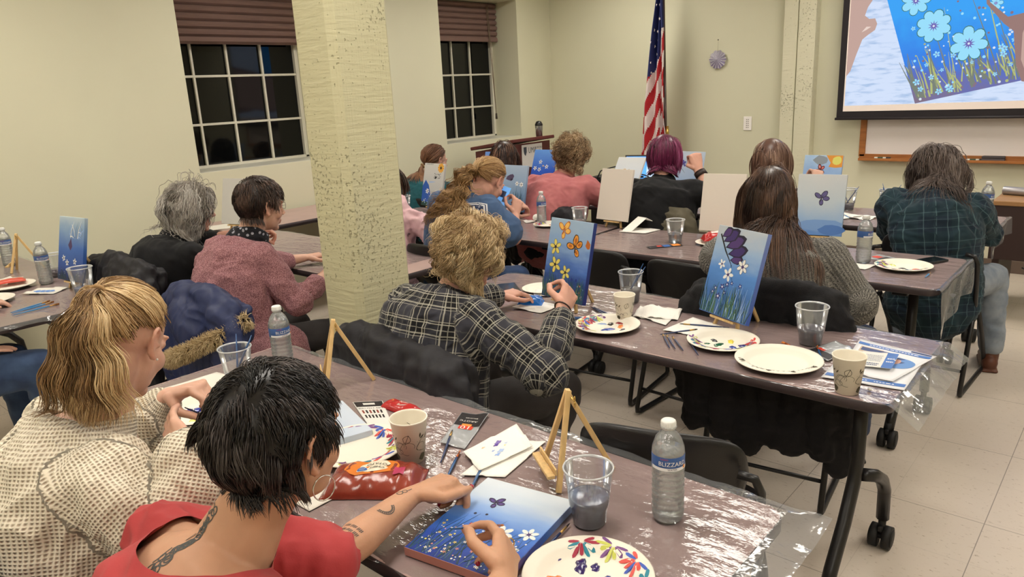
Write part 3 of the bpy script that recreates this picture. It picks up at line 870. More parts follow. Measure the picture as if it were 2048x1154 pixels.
m = MB(); m.box(((XL+XR)/2, YF+.1, ZC/2), (XR-XL+.9, .2, ZC)); struct('wall_far', m, wallm)
m = MB(); m.box(((XL+XR)/2, YB-.1, ZC/2), (XR-XL+.9, .2, ZC)); struct('wall_back', m, wallm)
m = MB(); m.box((XR+.1, (YB+YF)/2, ZC/2), (.2, YF-YB+.4, ZC)); struct('wall_right', m, wallm)
WIN = [(2.57, 3.74, 1.092, 2.45), (5.06, 6.175, 1.085, 2.45)]
m = MB(); xw = XL-.42
def wbox(y0, y1, z0, z1): m.box(((XL+xw)/2, (y0+y1)/2, (z0+z1)/2), (XL-xw, y1-y0, z1-z0))
wbox(YB-.2, WIN[0][0], 0, ZC); wbox(WIN[0][1], WIN[1][0], 0, ZC); wbox(WIN[1][1], YF+.2, 0, ZC)
for y0, y1, z0, z1 in WIN: wbox(y0, y1, 0, z0); wbox(y0, y1, z1, ZC)
struct('wall_left', m, wallm)
# pilaster with a crack down its face
m = MB(); pm = MB()
px0, px1, pc = -2.60, -2.325, -2.475
m.mat(pilm)
m.box(((px0+pc)/2-.002, YF-.05, ZC/2), (pc-px0-.004, .1, ZC), .006); m.box(((pc+px1)/2+.003, YF-.055, ZC/2), (px1-pc-.004, .11, ZC), .006)
m.mat(mat('crack_dark', (60,52,40), .9)).box((pc, YF-.035, ZC/2), (.02, .07, ZC))
struct('wall_pilaster', m)
# the free-standing column
m = MB(); a0, a1, b0, b1, ch = -2.625, -2.375, 1.745, 2.04, .028
pts = [(a0+ch,b0),(a1-ch,b0),(a1,b0+ch),(a1,b1-ch),(a1-ch,b1),(a0+ch,b1),(a0,b1-ch),(a0,b0+ch)]
m.poly(pts, ZC, ZC); struct('wall_column', m, colm)
bm_ = mat('baseboard_brown', (104,88,78), .5)
m = MB(); m.box(((px1+XR)/2, YF-.006, .05), (XR-px1, .012, .1), .003); struct('baseboard_far', m, bm_)
m = MB(); m.box(((px0+XL)/2, YF-.006, .05), (px0-XL, .012, .1), .003); struct('baseboard_corner', m, bm_)
m = MB(); m.box((XL+.006, (YF+YB)/2, .05), (.012, YF-YB, .1), .003); struct('baseboard_left', m, bm_)

# windows: dark night glass, white muntins, brown pleated shades
white = mat('window_white', (212,208,192), .4)
glassm = mat('night_glass', (8,10,11), .05, spec=.45)
shm = mat('shade_cloth', (122,96,88), .85, var=.12, vscale=3, bump=.2, bscale=200)
def window(i, y0, y1, z0, z1, vy, hz, zb, cord):
    root = bpy.data.objects.new('window_%d' % i, None); COL.objects.link(root); root['kind'] = 'structure'
    xg = -5.60
    f = MB(); t = .032
    for (c, d) in (((xg, y0+t/2-.0, (z0+z1)/2), (.05, t, z1-z0)), ((xg, y1-t/2, (z0+z1)/2), (.05, t, z1-z0)), ((xg, (y0+y1)/2, z0+t/2-.01), (.05, y1-y0, t)), ((xg, (y0+y1)/2, z1-t/2), (.05, y1-y0, t))): f.box(c, d, .004)
    part('window_frame', f, root, white)
    g = MB(); g.box((xg-.012, (y0+y1)/2, (z0+z1)/2), (.006, y1-y0-.02, z1-z0-.02)); part('window_glass', g, root, glassm)
    f = MB()
    for y in vy: f.box((xg+.004, y, (z0+z1)/2), (.022, .018, z1-z0-.04), .003)
    for z in hz: f.box((xg+.004, (y0+y1)/2, z), (.024, y1-y0-.04, .018), .003)
    part('muntin_grid', f, root, white)
    s = MB(); s.box((-5.41, (y0+y1)/2, z0+.001), (.36, y1-y0-.004, .004)); part('window_sill', s, root, mat('sill_paint', (205,203,190), .35))
    # pleated shade
    b = MB(); xs = xg+.09; vs = []; fs = []; n = 22; ny = 12
    zz = z1-.01; k = 0; prof = []
    pl = .055
    while zz > zb+.03:
        prof += [(xs+.018, zz), (xs+.030, zz-pl*.3), (xs+.024, zz-pl*.62), (xs+.002, zz-pl*.9)]; zz -= pl
    prof.append((xs+.01, zb+.03))
    for p in prof:
        for j in range(ny+1): vs.append((p[0]+.002*math.sin(j*1.7+p[1]*40), y0+.02+(y1-y0-.035)*j/ny, p[1]))
    for a in range(len(prof)-1):
        for j in range(ny): fs.append([a*(ny+1)+j, a*(ny+1)+j+1, (a+1)*(ny+1)+j+1, (a+1)*(ny+1)+j])
    b.add(vs, fs, False)
    for a in range(len(prof)-1):     # folded thickness at the back
        pass
    b.box((xs-.004, (y0+y1)/2, (z1+zb)/2), (.004, y1-y0-.04, z1-zb-.04))
    sh_ = tag(part('pleated_shade', b, None, shm), ['mauve brown pleated shade half down over the left window', 'mauve brown pleated shade over the window near the podium'][i-1], 'window shade', 'pleated window shades')
    r = MB(); r.box((xs+.012, (y0+y1)/2, zb+.018), (.04, y1-y0-.03, .034), .006); part('bottom_rail', r, sh_, shm)
    if cord:
        c = MB(); cy = y1-.13
        c.tube([(xs+.03, cy-.04, z1-.03), (xs+.045, cy-.02, 1.9), (xs+.06, cy, 1.33)], .0035, 6); c.tube([(xs+.036, cy-.025, z1-.03), (xs+.05, cy-.01, 1.9), (xs+.06, cy, 1.33)], .003, 6)
        c2 = part('cord', c, sh_, mat('cord_tan', (120,105,85), .7))
        d = MB(); d.lathe([(0,.03),(.010,.03),(.012,-.03),(0,-.03)], 10, (xs+.06, cy, 1.30)); part('cord_pull', d, c2, mat('pull_dark', (60,50,42), .5))
window(1, *WIN[0], (2.822, 3.107, 3.405), (1.421, 1.778), 2.02, False)
window(2, *WIN[1], (5.30, 5.567, 5.832), (1.409, 1.738), 2.06, True)
# crumpled tissue on the far window's sill
# ceiling lights
lm_ = mat('light_diffuser', (255,250,240), .5, emit=(255,249,238), estr=LSTR)
first = None
spots = [(x, y) for y in (-1.4, 1.0, 3.3, 5.5) for x in (-4.0, -1.6, .8)]
for (x, y) in spots:
    if first is None:
        t = thing('ceiling_light', 'recessed fluorescent ceiling light above the tables', 'ceiling light', (x, y, ZC), 0, 'ceiling lights')
        f = MB()
        for c, d in (((0,.59,-.012),(.6,.03,.026)), ((0,-.59,-.012),(.6,.03,.026)), ((.285,0,-.012),(.03,1.2,.026)), ((-.285,0,-.012),(.03,1.2,.026))): f.box(c, d, .003)
        part('frame', f, t, mat('white_metal', (225,225,220), .4))
        f = MB(); f.box((0,0,-.008), (.54,1.15,.008)); part('diffuser', f, t, lm_)
        first = t
    else: dup(first, loc=(x, y, ZC))

# whiteboard, tray, markers and eraser
oak = mat('oak_frame', (176,112,58), .45, var=.25, vscale=6, stretch=(1,12,12))
t = thing('whiteboard', 'wall whiteboard with an oak frame, half hidden under the projection screen', 'whiteboard', (-.70, YF, .86))
f = MB(); f.box((0,-.012,.62), (2.44,.018,1.2)); part('board', f, t, mat('white_enamel', (240,232,228), .25, coat=.3))
f = MB()
for c, d in (((0,-.018,.02),(2.46,.03,.045)), ((0,-.018,1.22),(2.46,.03,.045)), ((-1.21,-.018,.62),(.05,.03,1.2)), ((1.21,-.018,.62),(.05,.03,1.2))): f.box(c, d, .004)
part('frame', f, t, oak)
f = MB(); f.box((0,-.05,-.004), (2.44,.07,.012), .003); f.box((0,-.086,.003), (2.44,.008,.02), .002); part('tray', f, t, oak)
for k, (x, lab) in enumerate(((-1.74, 'left of the two markers on the whiteboard tray'), (-1.075, 'right of the two markers on the whiteboard tray, beside the eraser'))):
    mk = thing('marker', 'capped dry-erase marker, '+lab, 'marker', (x, YF-.052, .872), .06, 'whiteboard markers')
    b = MB(); b.tube([(-.06,0,0), (.028,0,0)], .009, 10); part('barrel', b, mk, mat('marker_white', (225,225,215), .4))
    b = MB(); b.tube([(-.035,0,0), (.005,0,0)], .0094, 10); part('band', b, mk, mat('marker_green', (55,80,60), .5))
    b = MB(); b.tube([(.028,0,0), (.062,0,0)], .0096, 10); part('cap', b, mk, mat('marker_black', (35,38,36), .4))
e = thing('eraser', 'grey felt whiteboard eraser on the oak tray', 'eraser', (-.955, YF-.052, .862))
b = MB(); b.box((0,0,.012), (.15,.05,.022), .004); part('felt', b, e, mat('felt_grey', (88,80,82), .95)); b = MB(); b.box((0,0,.033), (.15,.05,.02), .006); part('handle', b, e, mat('felt_dark', (66,60,62), .7))
# light switch plate
s = thing('wall_plate', 'white control plate with small buttons on the far wall', 'wall switch', (-2.935, YF, 1.16))
b = MB(); b.box((0,-.004,0), (.078,.008,.125), .003); part('plate', b, s, mat('plate_white', (240,234,230), .4))
b = MB()
for i in range(5):
    for j in (-1, 1): b.box((j*.008,-.009,.035-.018*i), (.008,.004,.008), .001)
part('buttons', b, s, mat('plate_grey', (150,145,140), .5))
# pinned paper rosette
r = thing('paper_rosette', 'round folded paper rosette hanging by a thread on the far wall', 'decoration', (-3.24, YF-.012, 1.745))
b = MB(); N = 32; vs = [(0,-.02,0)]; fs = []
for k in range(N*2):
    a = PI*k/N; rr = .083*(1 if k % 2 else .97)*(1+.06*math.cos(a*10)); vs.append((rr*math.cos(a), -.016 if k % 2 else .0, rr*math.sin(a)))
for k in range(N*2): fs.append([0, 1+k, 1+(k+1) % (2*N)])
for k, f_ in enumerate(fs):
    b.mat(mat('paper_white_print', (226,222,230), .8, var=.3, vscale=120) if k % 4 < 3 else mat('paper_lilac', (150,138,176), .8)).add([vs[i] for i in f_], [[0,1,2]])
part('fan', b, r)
b = MB(); b.tube([(0,-.01,.07), (.003,-.01,.17)], .0012, 5); part('thread', b, r, mat('thread_grey', (140,130,110), .8))
b = MB(); b.ell((.003,-.012,.175), (.006,.006,.006), 8, 6); part('pin', b, r, mat('pin_dark', (70,60,55), .4))

# projection screen with its picture
t = thing('projection_screen', 'pulled-down projection screen showing a blue flower painting', 'projection screen', (-2.094, YF-.16, 1.2))
SW, SH = 2.6, 1.5
b = MB(); b.box((SW/2,0,SH/2), (SW,.004,SH)); part('border', b, t, mat('screen_black', (28,22,26), .7))
b = MB(); b.tube([(-.01,0,0), (SW+.01,0,0)], .011, 10); part('weight_bar', b, t, mat('screen_bar', (40,34,38), .5))
b = MB(); b.box((SW/2,-.004,SH/2+.01), (SW-.10,.003,SH-.10)); part('screen_surface', b, t, mat('screen_cloth', (206,192,180), .8, emit=(206,190,178), estr=.10))
def em(name, c, s=1.0):
    return mat('beam_'+name, (12,12,12), .9, spec=0, emit=c, estr=s*ESCR)
def beam_noise(name, c1, c2, sc_, stretch=(1,1,1), lo=.4, hi=.6):
    T = NT('beam_'+name); e_ = T.n('Emission'); T.link(e_.outputs[0], T.out.inputs[0])
    tc = T.n('TexCoord'); mp = T.n('Mapping'); T.link(tc.outputs['Object'], mp.inputs[0]); mp.inputs['Scale'].default_value = stretch
    nz = T.n('TexNoise'); T.link(mp.outputs[0], nz.inputs['Vector']); nz.inputs['Scale'].default_value = sc_; nz.inputs['Detail'].default_value = 4
    T.link(T.ramp(nz.outputs[0], [(lo, srgb(c1)), (hi, srgb(c2))]), e_.inputs[0]); e_.inputs[1].default_value = ESCR
    return T.m
b = MB()
def q2(x, z, k): return (x, -.0058-.0003*k, z)
ix0, iz0, ix1, iz1 = .06, .105, 2.55, 1.45
# coordinates inside the projected picture: u to the right, v up, in metres from the screen's lower left corner
def pp(pts, k): b.add([q2(x, z, k) for x, z in pts], [list(range(len(pts)))])
b.mat(beam_noise('cloth', (166,190,224), (206,220,244), 7, (1,1,5), .3, .5)); pp([(ix0,iz0),(ix1,iz0+.02),(ix1,iz1),(ix0,iz1)], 0)
# the blue canvas lies at an angle: p = lower-left corner, U along its bottom edge, V up its side
cp = Vector((.588,.111)); cu = Vector((1.32,.28)); cv = Vector((-.457,1.38))
def cq(u, v): p = cp+cu*u+cv*v; return (p.x, p.y)
def clipq(pts): return [(min(max(x, ix0), ix1), min(max(y, iz0), iz1)) for x, y in pts]
T = NT('beam_canvas'); e_ = T.n('Emission'); T.link(e_.outputs[0], T.out.inputs[0]); tc = T.n('TexCoord'); spx = T.n('SeparateXYZ'); T.link(tc.outputs['Object'], spx.inputs[0])
nz = T.n('TexNoise'); T.link(tc.outputs['Object'], nz.inputs['Vector']); nz.inputs['Scale'].default_value = 9; nz.inputs['Detail'].default_value = 5
f_ = T.math('ADD', T.math('DIVIDE', spx.outputs[2], 1.1), T.math('MULTIPLY', T.math('SUBTRACT', nz.outputs[0], .5), .3))
T.link(T.ramp(f_, [(.10, srgb((128,112,132))), (.30, srgb((92,112,190))), (.42, srgb((62,130,226))), (.7, srgb((64,160,240)))]), e_.inputs[0]); e_.inputs[1].default_value = ESCR
b.mat(T.m); N = 12
pp([cq(0,0), cq(1,0), cq(1,.88), cq(0,.86)], 1)
rg = random.Random(4)
g1 = em('stem', (120,128,118)); g2 = em('stem_light', (176,184,120)); wh = em('petal', (150,216,244)); wl = em('petal_line', (70,120,120)); pu = em('centre', (112,100,176)); lt = em('dot', (214,224,236)); br = em('bud', (132,112,130)); tan = em('skin', (190,160,150)); tan2 = em('skin_dark', (150,120,116))
def stem(u, v, u2, v2, wd, mm, k):
    b.mat(mm); a = Vector(cq(u, v)); c = Vector(cq(u2, v2)); d = (c-a).normalized(); n = Vector((-d.y, d.x))*wd
    mid = (a+c)/2+n*rg.uniform(-2.5, 2.5); pp([a-n, mid-n*.8, c-n*.25, c+n*.25, mid+n*.8, a+n], k)
for i in range(120):
    u = rg.uniform(.02,.95); v = rg.uniform(.0,.05); h = rg.uniform(.08,.26)
    if rg.random() < .08: h = .45
    stem(u, v+.01, u+rg.uniform(-.05,.05), v+h, rg.uniform(.003,.008), g1 if rg.random() < .7 else g2, 2+i % 3)
def bloom(cx, cz, r, n, k, outline=True, cen=pu, mm=wh):
    a0 = rg.uniform(0, 6)
    for j in range(n):
        a = a0+2*PI*j/n
        for (mm_, sc_, kk) in (((wl, 1.12, k),) if outline else ())+((mm, 1.0, k+1),):
            b.mat(mm_); c = Vector((cx, cz))+Vector((math.cos(a), math.sin(a)))*r*.56; P_ = []
            for q in range(14):
                t_ = 2*PI*q/14; x_ = r*.46*math.cos(t_)*sc_; y_ = r*.27*math.sin(t_)*sc_*(1+.35*math.cos(t_))
                P_.append((c.x+x_*math.cos(a)-y_*math.sin(a), c.y+x_*math.sin(a)+y_*math.cos(a)))
            pp(P_, kk)
    b.mat(cen)
    st = [(cx+r*(.36 if q % 2 else .14)*math.cos(2*PI*q/20), cz+r*(.36 if q % 2 else .14)*math.sin(2*PI*q/20)) for q in range(20)]
    pp(st, k+2); b.mat(lt); pp([(cx+r*.07*math.cos(q), cz+r*.07*math.sin(q)) for q in np.linspace(0, 5.5, 8)], k+3)
bloom(.669, .678, .115, 8, 8); bloom(.913, .534, .12, 7, 8); bloom(.531, .87, .10, 7, 8); bloom(1.056, .80, .045, 6, 8)
for i in range(230):
    u = rg.uniform(.03,.97); v = rg.betavariate(1.2, 2.2)*.6+.01; x, z = cq(u, v)
    if min(math.hypot(x-.669, z-.678), math.hypot(x-.913, z-.534), math.hypot(x-.531, z-.87)) < .12: continue
    t_ = rg.random(); r_ = rg.uniform(.005,.011)
    if t_ < .25: bloom(x, z, r_*2.6, 5, 12, False, pu if rg.random() < .5 else br)
    else:
        b.mat((lt, g2, br, wh)[rg.randrange(4)]); pp([(x+r_*math.cos(q), z+r_*math.sin(q)) for q in np.linspace(0, 5.5, 8)], 13)
# the demonstrator's hands at both sides of the projected picture
b.mat(tan); pp([(.06,.34),(.09,.38),(.125,.50),(.165,.62),(.21,.655),(.255,.685),(.268,.73),(.25,.772),(.205,.772),(.172,.80),(.19,.86),(.24,.94),(.28,1.0),(.30,1.3),(.06,1.42)], 14)
b.mat(em('nail', (226,206,196))); pp([(.155,.675),(.19,.69),(.225,.712),(.19,.715)], 15)
b.mat(tan2); pp([(2.0,.25),(1.50,.20),(1.27,.25),(1.225,.36),(1.20,.50),(1.185,.60),(1.12,.655),(1.0,.80),(.985,.90),(1.0,.90),(1.02,.81),(1.14,.70),(1.22,.715),(2.55,.95),(2.55,.2),(2.2,.22)], 14)
b.mat(tan); pp([(1.27,.70),(2.5,.88),(2.5,.3),(1.5,.24),(1.30,.28),(1.25,.40),(1.24,.58)], 15)
me = b.mesh('projected_picture'); bm = bmesh.new(); bm.from_mesh(me)
for pl_, no in (((0,0,iz1),(0,0,1)), ((ix1,0,0),(1,0,0)), ((ix0,0,0),(-1,0,0))):
    bmesh.ops.bisect_plane(bm, geom=bm.verts[:]+bm.edges[:]+bm.faces[:], plane_co=pl_, plane_no=no, clear_outer=True)
bm.to_mesh(me); bm.free()
part('projected_picture', me, t)

# flag on its pole
t = thing('flag', 'tall furled striped flag with white stars on a dark wooden pole in the corner', 'flag', (-3.58, 6.42, 0))
p = MB(); p.tube([(0,0,.05), (-.035,0,1.0), (-.075,0,2.5)], .014, 10); part('pole', p, t, mat('pole_wood', (58,34,24), .35, coat=.5))
p = MB(); p.tube([(-.018,0,1.04), (-.024,0,1.16)], .0175, 12); part('brass_joint', p, t, mat('brass', (205,170,95), .25, .9), label='brass joint of the pole')
p = MB(); p.lathe([(0,.06),(.03,.055),(.12,.03),(.15,.0)], 24); part('base', p, t, mat('brass'))
p = MB(); p.lathe([(0,2.60),(.02,2.56),(.028,2.53),(.02,2.50),(.012,2.48)], 12, (-.075,0,0)); part('finial', p, t, mat('brass'))
# folded cloth: z runs down, the hem follows an s-shaped gather
red = cloth_mat('flag_red', (176,34,42), rough=.6, bump=.1); fwm = cloth_mat('flag_white', (226,212,208), rough=.6, bump=.1); fb = cloth_mat('flag_blue', (30,40,92), rough=.6, bump=.1)
nz_, nu = 90, 56; vs = []; fs = []; mi = []
z1, z0 = 2.42, .92
for i in range(nz_+1):
    f = i/nz_; z = z1-(z1-z0)*f
    wd = .03+.125*min(1, f*1.5)+.045*f
    for j in range(nu+1):
        u = j/nu
        x = -.075+.04*(1-z/2.5) - (u-.22)*wd*1.25-.07*f*u
        y = -.02-.03*math.sin(u*PI*5.2+f*2.2)*min(1, f*3+.25)-.02*math.sin(u*9+2*f)
        zz = z-.10*math.sin(u*2.6)*f-.05*u*f
        if u < .14: x += .03*f*math.sin(f*7)
        vs.append((x, y, zz))
cl = MB(); cl.mat(red); cl.mat(fwm); cl.mat(fb)
cl.v = vs
for i in range(nz_):
    for j in range(nu):
        f = (i+.5)/nz_; u = (j+.5)/nu
        # stripes run steeply because the cloth hangs from its hoist corner
        sv = f*9.5-u*5.0+(1.5 if u < .3 else 0)
        canton = f < .30+.25*u and not (u < .34 and f > .24+.1*u)
        k = 2 if canton else (int(math.floor(sv)) % 2)
        cl.f.append([i*(nu+1)+j, (i+1)*(nu+1)+j, (i+1)*(nu+1)+j+1, i*(nu+1)+j+1]); cl.mi.append(k); cl.sm.append(True)
fl = part('flag_cloth', cl, t); so_ = fl.modifiers.new('s', 'SOLIDIFY'); so_.thickness = .002
st = MB(); rg = random.Random(3); st.mat(fwm)
def vat(f, u):
    i = min(int(f*nz_), nz_-1); j = min(int(u*nu), nu-1); return Vector(vs[i*(nu+1)+j])
for (f, u) in [(.06,.35),(.10,.55),(.13,.3),(.17,.62),(.18,.42),(.21,.3),(.24,.75),(.25,.5),(.29,.62),(.30,.85),(.33,.7),(.37,.62),(.38,.88),(.42,.75),(.45,.9),(.11,.8),(.47,.72)]:
    c = vat(f, u)+Vector((0,-.006,0)); pts = []
    a0 = rg.uniform(0, 1)
    for q in range(10):
        a = a0+PI*q/5; r_ = .0165 if q % 2 == 0 else .0065; pts.append((c.x+r_*math.cos(a)*.8, c.y, c.z+r_*math.sin(a)))
    st.add(pts, [list(range(10))[::-1]])
part('stars', st, fl)

# podium in the corner
t = thing('podium', 'dark red wooden podium with a white name plate in the far corner', 'podium', (-4.62, 5.34, 0)); t.scale = (1,.86,1)
maho = mat('mahogany', (92,38,36), .45, var=.2, vscale=4, stretch=(8,8,1))
b = MB()
vs = [(-.25,-.30,0),(.22,-.30,0),(.22,.32,0),(-.25,.32,0),(-.25,-.30,1.02),(.22,-.30,1.09),(.22,.32,1.09),(-.25,.32,1.02)]
b.add(vs, [(0,3,2,1),(0,1,5,4),(1,2,6,5),(2,3,7,6),(3,0,4,7),(4,5,6,7)]); b.box((.226,0,.03),(.012,.64,.06),.003); part('cabinet', b, t, maho)
b = MB(); b.box((0,0,0), (.54,.70,.03), .006); o = part('reading_top', b, t, maho); o.location = (-.015,.01,1.085); o.rotation_euler = (0,-.14,0)
b = MB(); pl = [(-.17,1.075),(.17,1.075),(.17,.93),(.02,.86),(-.17,.89)]
b.add([(.2285,y,z) for y, z in pl]+[(.222,y,z) for y, z in pl], [list(range(5)), list(range(5,10))[::-1]]+[[i,5+i,5+(i+1)%5,(i+1)%5] for i in range(5)])
o = part('name_plate', b, t, mat('plaque_white', (215,210,205), .5))
x = MB(); ink = mat('ink_dark', (60,66,78), .6)
fn = lambda X, Y: (.2295, X, Y)
put_text(x, 'UMA', .075, ink, (.0,1.02), fn=fn, sx=.85); put_text(x, 'RUMFORD', .026, ink, (.108,1.037), fn=fn); put_text(x, 'CENTER', .02, ink, (.108,1.01), fn=fn)
x.mat(ink).add([fn(a, c) for a, c in ((-.145,1.055),(-.095,1.055),(-.095,1.01),(-.115,.975),(-.135,.99),(-.145,1.015))], [list(range(6))])
part('lettering', x, o)
t = thing('travel_mug', 'small steel travel mug with a black lid on the podium', 'mug', (-4.50, 5.585, 1.115))
b = MB(); b.lathe([(0,0),(.03,0),(.036,.09),(.036,.11)], 20); part('cup', b, t, mat('steel', (170,172,172), .25, .9))
b = MB(); b.lathe([(.037,.11),(.037,.125),(.022,.15),(0,.155)], 20); part('lid', b, t, mat('black_plastic', (20,20,22), .35))

# long brown desk at the far right
t = thing('desk', 'long wood-topped desk with a dark front panel below the whiteboard', 'desk', (.35, 5.72, 0))
b = MB(); b.box((0,0,.745), (2.2,.66,.03), .005); part('desk_top', b, t, mat('desk_wood', (168,126,84), .4, var=.2, vscale=3, stretch=(1,9,1)))
b = MB(); b.box((0,-.31,.56), (2.18,.02,.34)); part('front_panel', b, t, mat('desk_dark', (58,42,40), .5))
for x in (-1.05, 1.05):
    b = MB(); b.box((x,0,.365), (.04,.6,.73), .004); part('leg', b, t, mat('desk_dark'))
t = thing('paper_tube', 'silver cardboard tube lying on the desk top', 'tube', (-.52, 5.62, .787), -.25)
b = MB(); b.lathe([(.0262,-.22),(.0262,.22),(.022,.22),(.022,-.22),(.0262,-.22)], 24)
me = b.mesh('roll'); me.transform(Matrix.Rotation(PI/2, 4, 'Y')); me.materials.append(mat('silver_roll', (160,156,158), .35, .5)); part('roll', me, t)
c = MB(); c.tube([(-.55,5.36,.36), (-.35,5.34,.28), (-.1,5.33,.25), (.3,5.35,.27), (.6,5.4,.36)], .004, 6); solo('power_cord', c, mat('cord_black', (25,25,26), .6), 'thin black cord sagging under the desk', 'cord')
# ---------------------------------------------------------------- tables, chairs
blk = mat('black_steel', (26,24,25), .35, spec=.5); blkp = mat('black_rubber', (22,21,22), .6)
lam = mat('laminate_mauve', (182,154,148), .38, var=.10, vscale=9, bump=.04, bscale=300)
edgem = mat('table_edge', (58,48,50), .45)
def rrect(x0, x1, y0, y1, r, n=6):
    P_ = []
    for cx, cy, a0 in ((x1-r, y1-r, 0), (x0+r, y1-r, PI/2), (x0+r, y0+r, PI), (x1-r, y0+r, 1.5*PI)):
        for k in range(n+1): a = a0+PI/2*k/n; P_.append((cx+r*math.cos(a), cy+r*math.sin(a)))
    return P_
tproto = None
def make_table():
    t = thing('folding_table', 'x', 'table', (0,0,0))
    b = MB(); b.poly(rrect(-.897,.897,-.297,.297,.04), .74, .028); part('tabletop', b, t, lam)
    b = MB(); o = rrect(-.9,.9,-.3,.3,.043); i_ = rrect(-.896,.896,-.296,.296,.04); N = len(o)
    v = [(p[0],p[1],.7395) for p in i_]+[(p[0],p[1],.736) for p in o]+[(p[0],p[1],.712) for p in o]+[(p[0]*.995,p[1]*.99,.708) for p in i_]
    b.add(v, [[a*N+k, (a+1)*N+k, (a+1)*N+(k+1)%N, a*N+(k+1)%N] for a in range(3) for k in range(N)], True); part('edge_band', b, t, edgem)
    b = MB(); b.box((0,0,.68), (1.5,.05,.05), .004); part('under_rail', b, t, blk)
    for sx in (-1, 1):
        x = sx*.755
        b = MB(); b.tube([(x,0,.70), (x,0,.42), (x,-.02,.35), (x,-.09,.24), (x,-.19,.13), (x,-.225,.075)], .021, 12); lg = part('leg', b, t, blk)
        b = MB(); b.tube([(x+sx*.02,.0,.37), (x+sx*.035,.09,.33), (x+sx*.035,.17,.28), (x+sx*.035,.215,.22), (x+sx*.035,.225,.11)], .021, 12); part('leg', b, t, blk)
        for (cx, cy) in ((x, -.23), (x+sx*.035, .225)):
            c = MB()
            for q in (-1, 1): 
                c.tube([(cx+q*.008,cy,.040), (cx+q*.033,cy,.040)], .040, 24); c.tube([(cx+q*.033,cy,.040), (cx+q*.036,cy,.040)], .030, 20)
            c.tube([(cx-.03,cy,.040), (cx+.03,cy,.040)], .010, 10)
            c.tube([(cx,cy,.11), (cx,cy+.0,.055)], [.013,.011], 10); c.box((cx,cy,.078), (.014,.055,.02), .004)
            part('caster', c, t, blkp)
        b = MB(); b.box((x,0,.695), (.06,.5,.02), .003); part('bracket', b, t, blk)
    return t
TABLES = [('A', -1.36, 1.01, 'mauve-topped folding table nearest the camera, set with potato chips and a water bottle'),
    ('B', -1.335, 2.225, 'mauve-topped folding table in the second row with the flyers on its right end'),
    ('K', -3.55, 2.32, 'folding table in front of the grey-haired woman, its bare end passing behind the column'),
    ('L', -4.36, 1.02, 'mauve-topped folding table at the far left against the wall side'),
    ('C', -1.48, 3.44, 'folding table in the third row, right one, with blank canvases'),
    ('C2', -3.31, 3.44, 'folding table in the third row, left one, by the woman in the blue T-shirt'),
    ('K2', -4.86, 3.32, 'folding table turned along the left wall, half behind the two women by the column'),
    ('D', -1.50, 4.63, 'folding table in the front row, right one, below the whiteboard'),
    ('D2', -3.33, 4.63, 'folding table in the front row, left one, before the podium')]
for k, x, y, lab in TABLES:
    if tproto is None: tproto = make_table(); t = tproto
    else: t = dup(tproto)
    t.location = (x, y, 0); t.rotation_euler = (0,0,PI/2 if k == 'K2' else 0); t['label'] = lab; t['group'] = 'folding training tables'

film = clear_mat('clear_film', (250,250,252), .022, .05, bump=.5, bscale=13, stretch=(1,2.2,1), haze=.04)
film2 = clear_mat('clear_film_loose', (232,234,238), .06, .10, bump=.7, bscale=11, haze=.10)
def cover(cx, cy, lab, right=(.09, .02), left=(.002, .002), front=(.001, .001), back=(.02, .01), w=.9, h=.3, seed=1, tip=None, slack=.0):
    """thin plastic film lying on a table; each side = (reach beyond the edge, drop)"""
    t = thing('plastic_table_cover', lab, 'table cover', (cx, cy, 0), 0, 'clear plastic table covers')
    nx, ny = 150, 60; vs = []; r = SNoise(seed); xs = np.linspace(-w-left[0], w+right[0], nx+1); ys = np.linspace(-h-front[0], h+back[0], ny+1)
    G = np.array([(x, y, 0) for x in xs for y in ys])
    nzv = r(G*np.array((1,2.2,1)), 9)*.5+r(G+5, 30)*.3+(.5-np.abs(r(G*np.array((.6,3,1))+9, 14)))*.8
    z = .7409+.0004*np.clip(nzv, -1, 1.2)
    for i, (x, y, _) in enumerate(G):
        dx = max(x-w, 0)/max(right[0], 1e-4) if x > 0 else max(-w-x, 0)/max(left[0], 1e-4)
        dy = max(y-h, 0)/max(back[0], 1e-4) if y > 0 else max(-h-y, 0)/max(front[0], 1e-4)
        drop = 0
        if dx > 0: drop = max(drop, dx*(right[1] if x > 0 else left[1]))
        if dy > 0: drop = max(drop, dy*(back[1] if y > 0 else front[1]))
        f = 1 if (dx > 0 or dy > 0) else 0
        xx, yy, zz = x, y, z[i]-drop+f*.006*nzv[i]*min(1, max(dx, dy)*2)
        if dx > 0 and x > 0 and right[1] > .1:  # a hanging side falls straight down
            u = dx*right[1]; xx = w+min(u, .015)+.012*math.sin(y*22+u*9)*min(1, u*6); zz = .741-max(0, u-.01)*(1-.35*abs(math.sin(y*4+1)))
        vs.append((xx, yy, zz))
    fs = [[i*(ny+1)+j, (i+1)*(ny+1)+j, (i+1)*(ny+1)+j+1, i*(ny+1)+j+1] for i in range(nx) for j in range(ny)]
    inner = []; outer = []
    for f in fs:
        c = [sum(vs[k][a] for k in f)/4 for a in range(3)]
        (outer if (abs(c[0]) > w or abs(c[1]) > h) else inner).append(f)
    b = MB(); b.add(vs, inner, True); part('flat_film', b, t, film)
    b = MB(); b.add(vs, outer, True); part('hanging_film', b, t, film2)
    return t
cover(-1.36, 1.01, 'clear crinkled plastic film over the nearest table, its corner sticking out at the right', right=(.075,.010), back=(.03,.006), seed=3)
cover(-1.335, 2.225, 'clear crinkled plastic film over the table with flyers, draping off its right end', right=(.07,.05), back=(.03,.01), seed=4)
cover(-3.55, 2.32, 'clear film over the table of the grey-haired woman', seed=5, right=(-.15,.01), left=(.02,.02), w=.9)
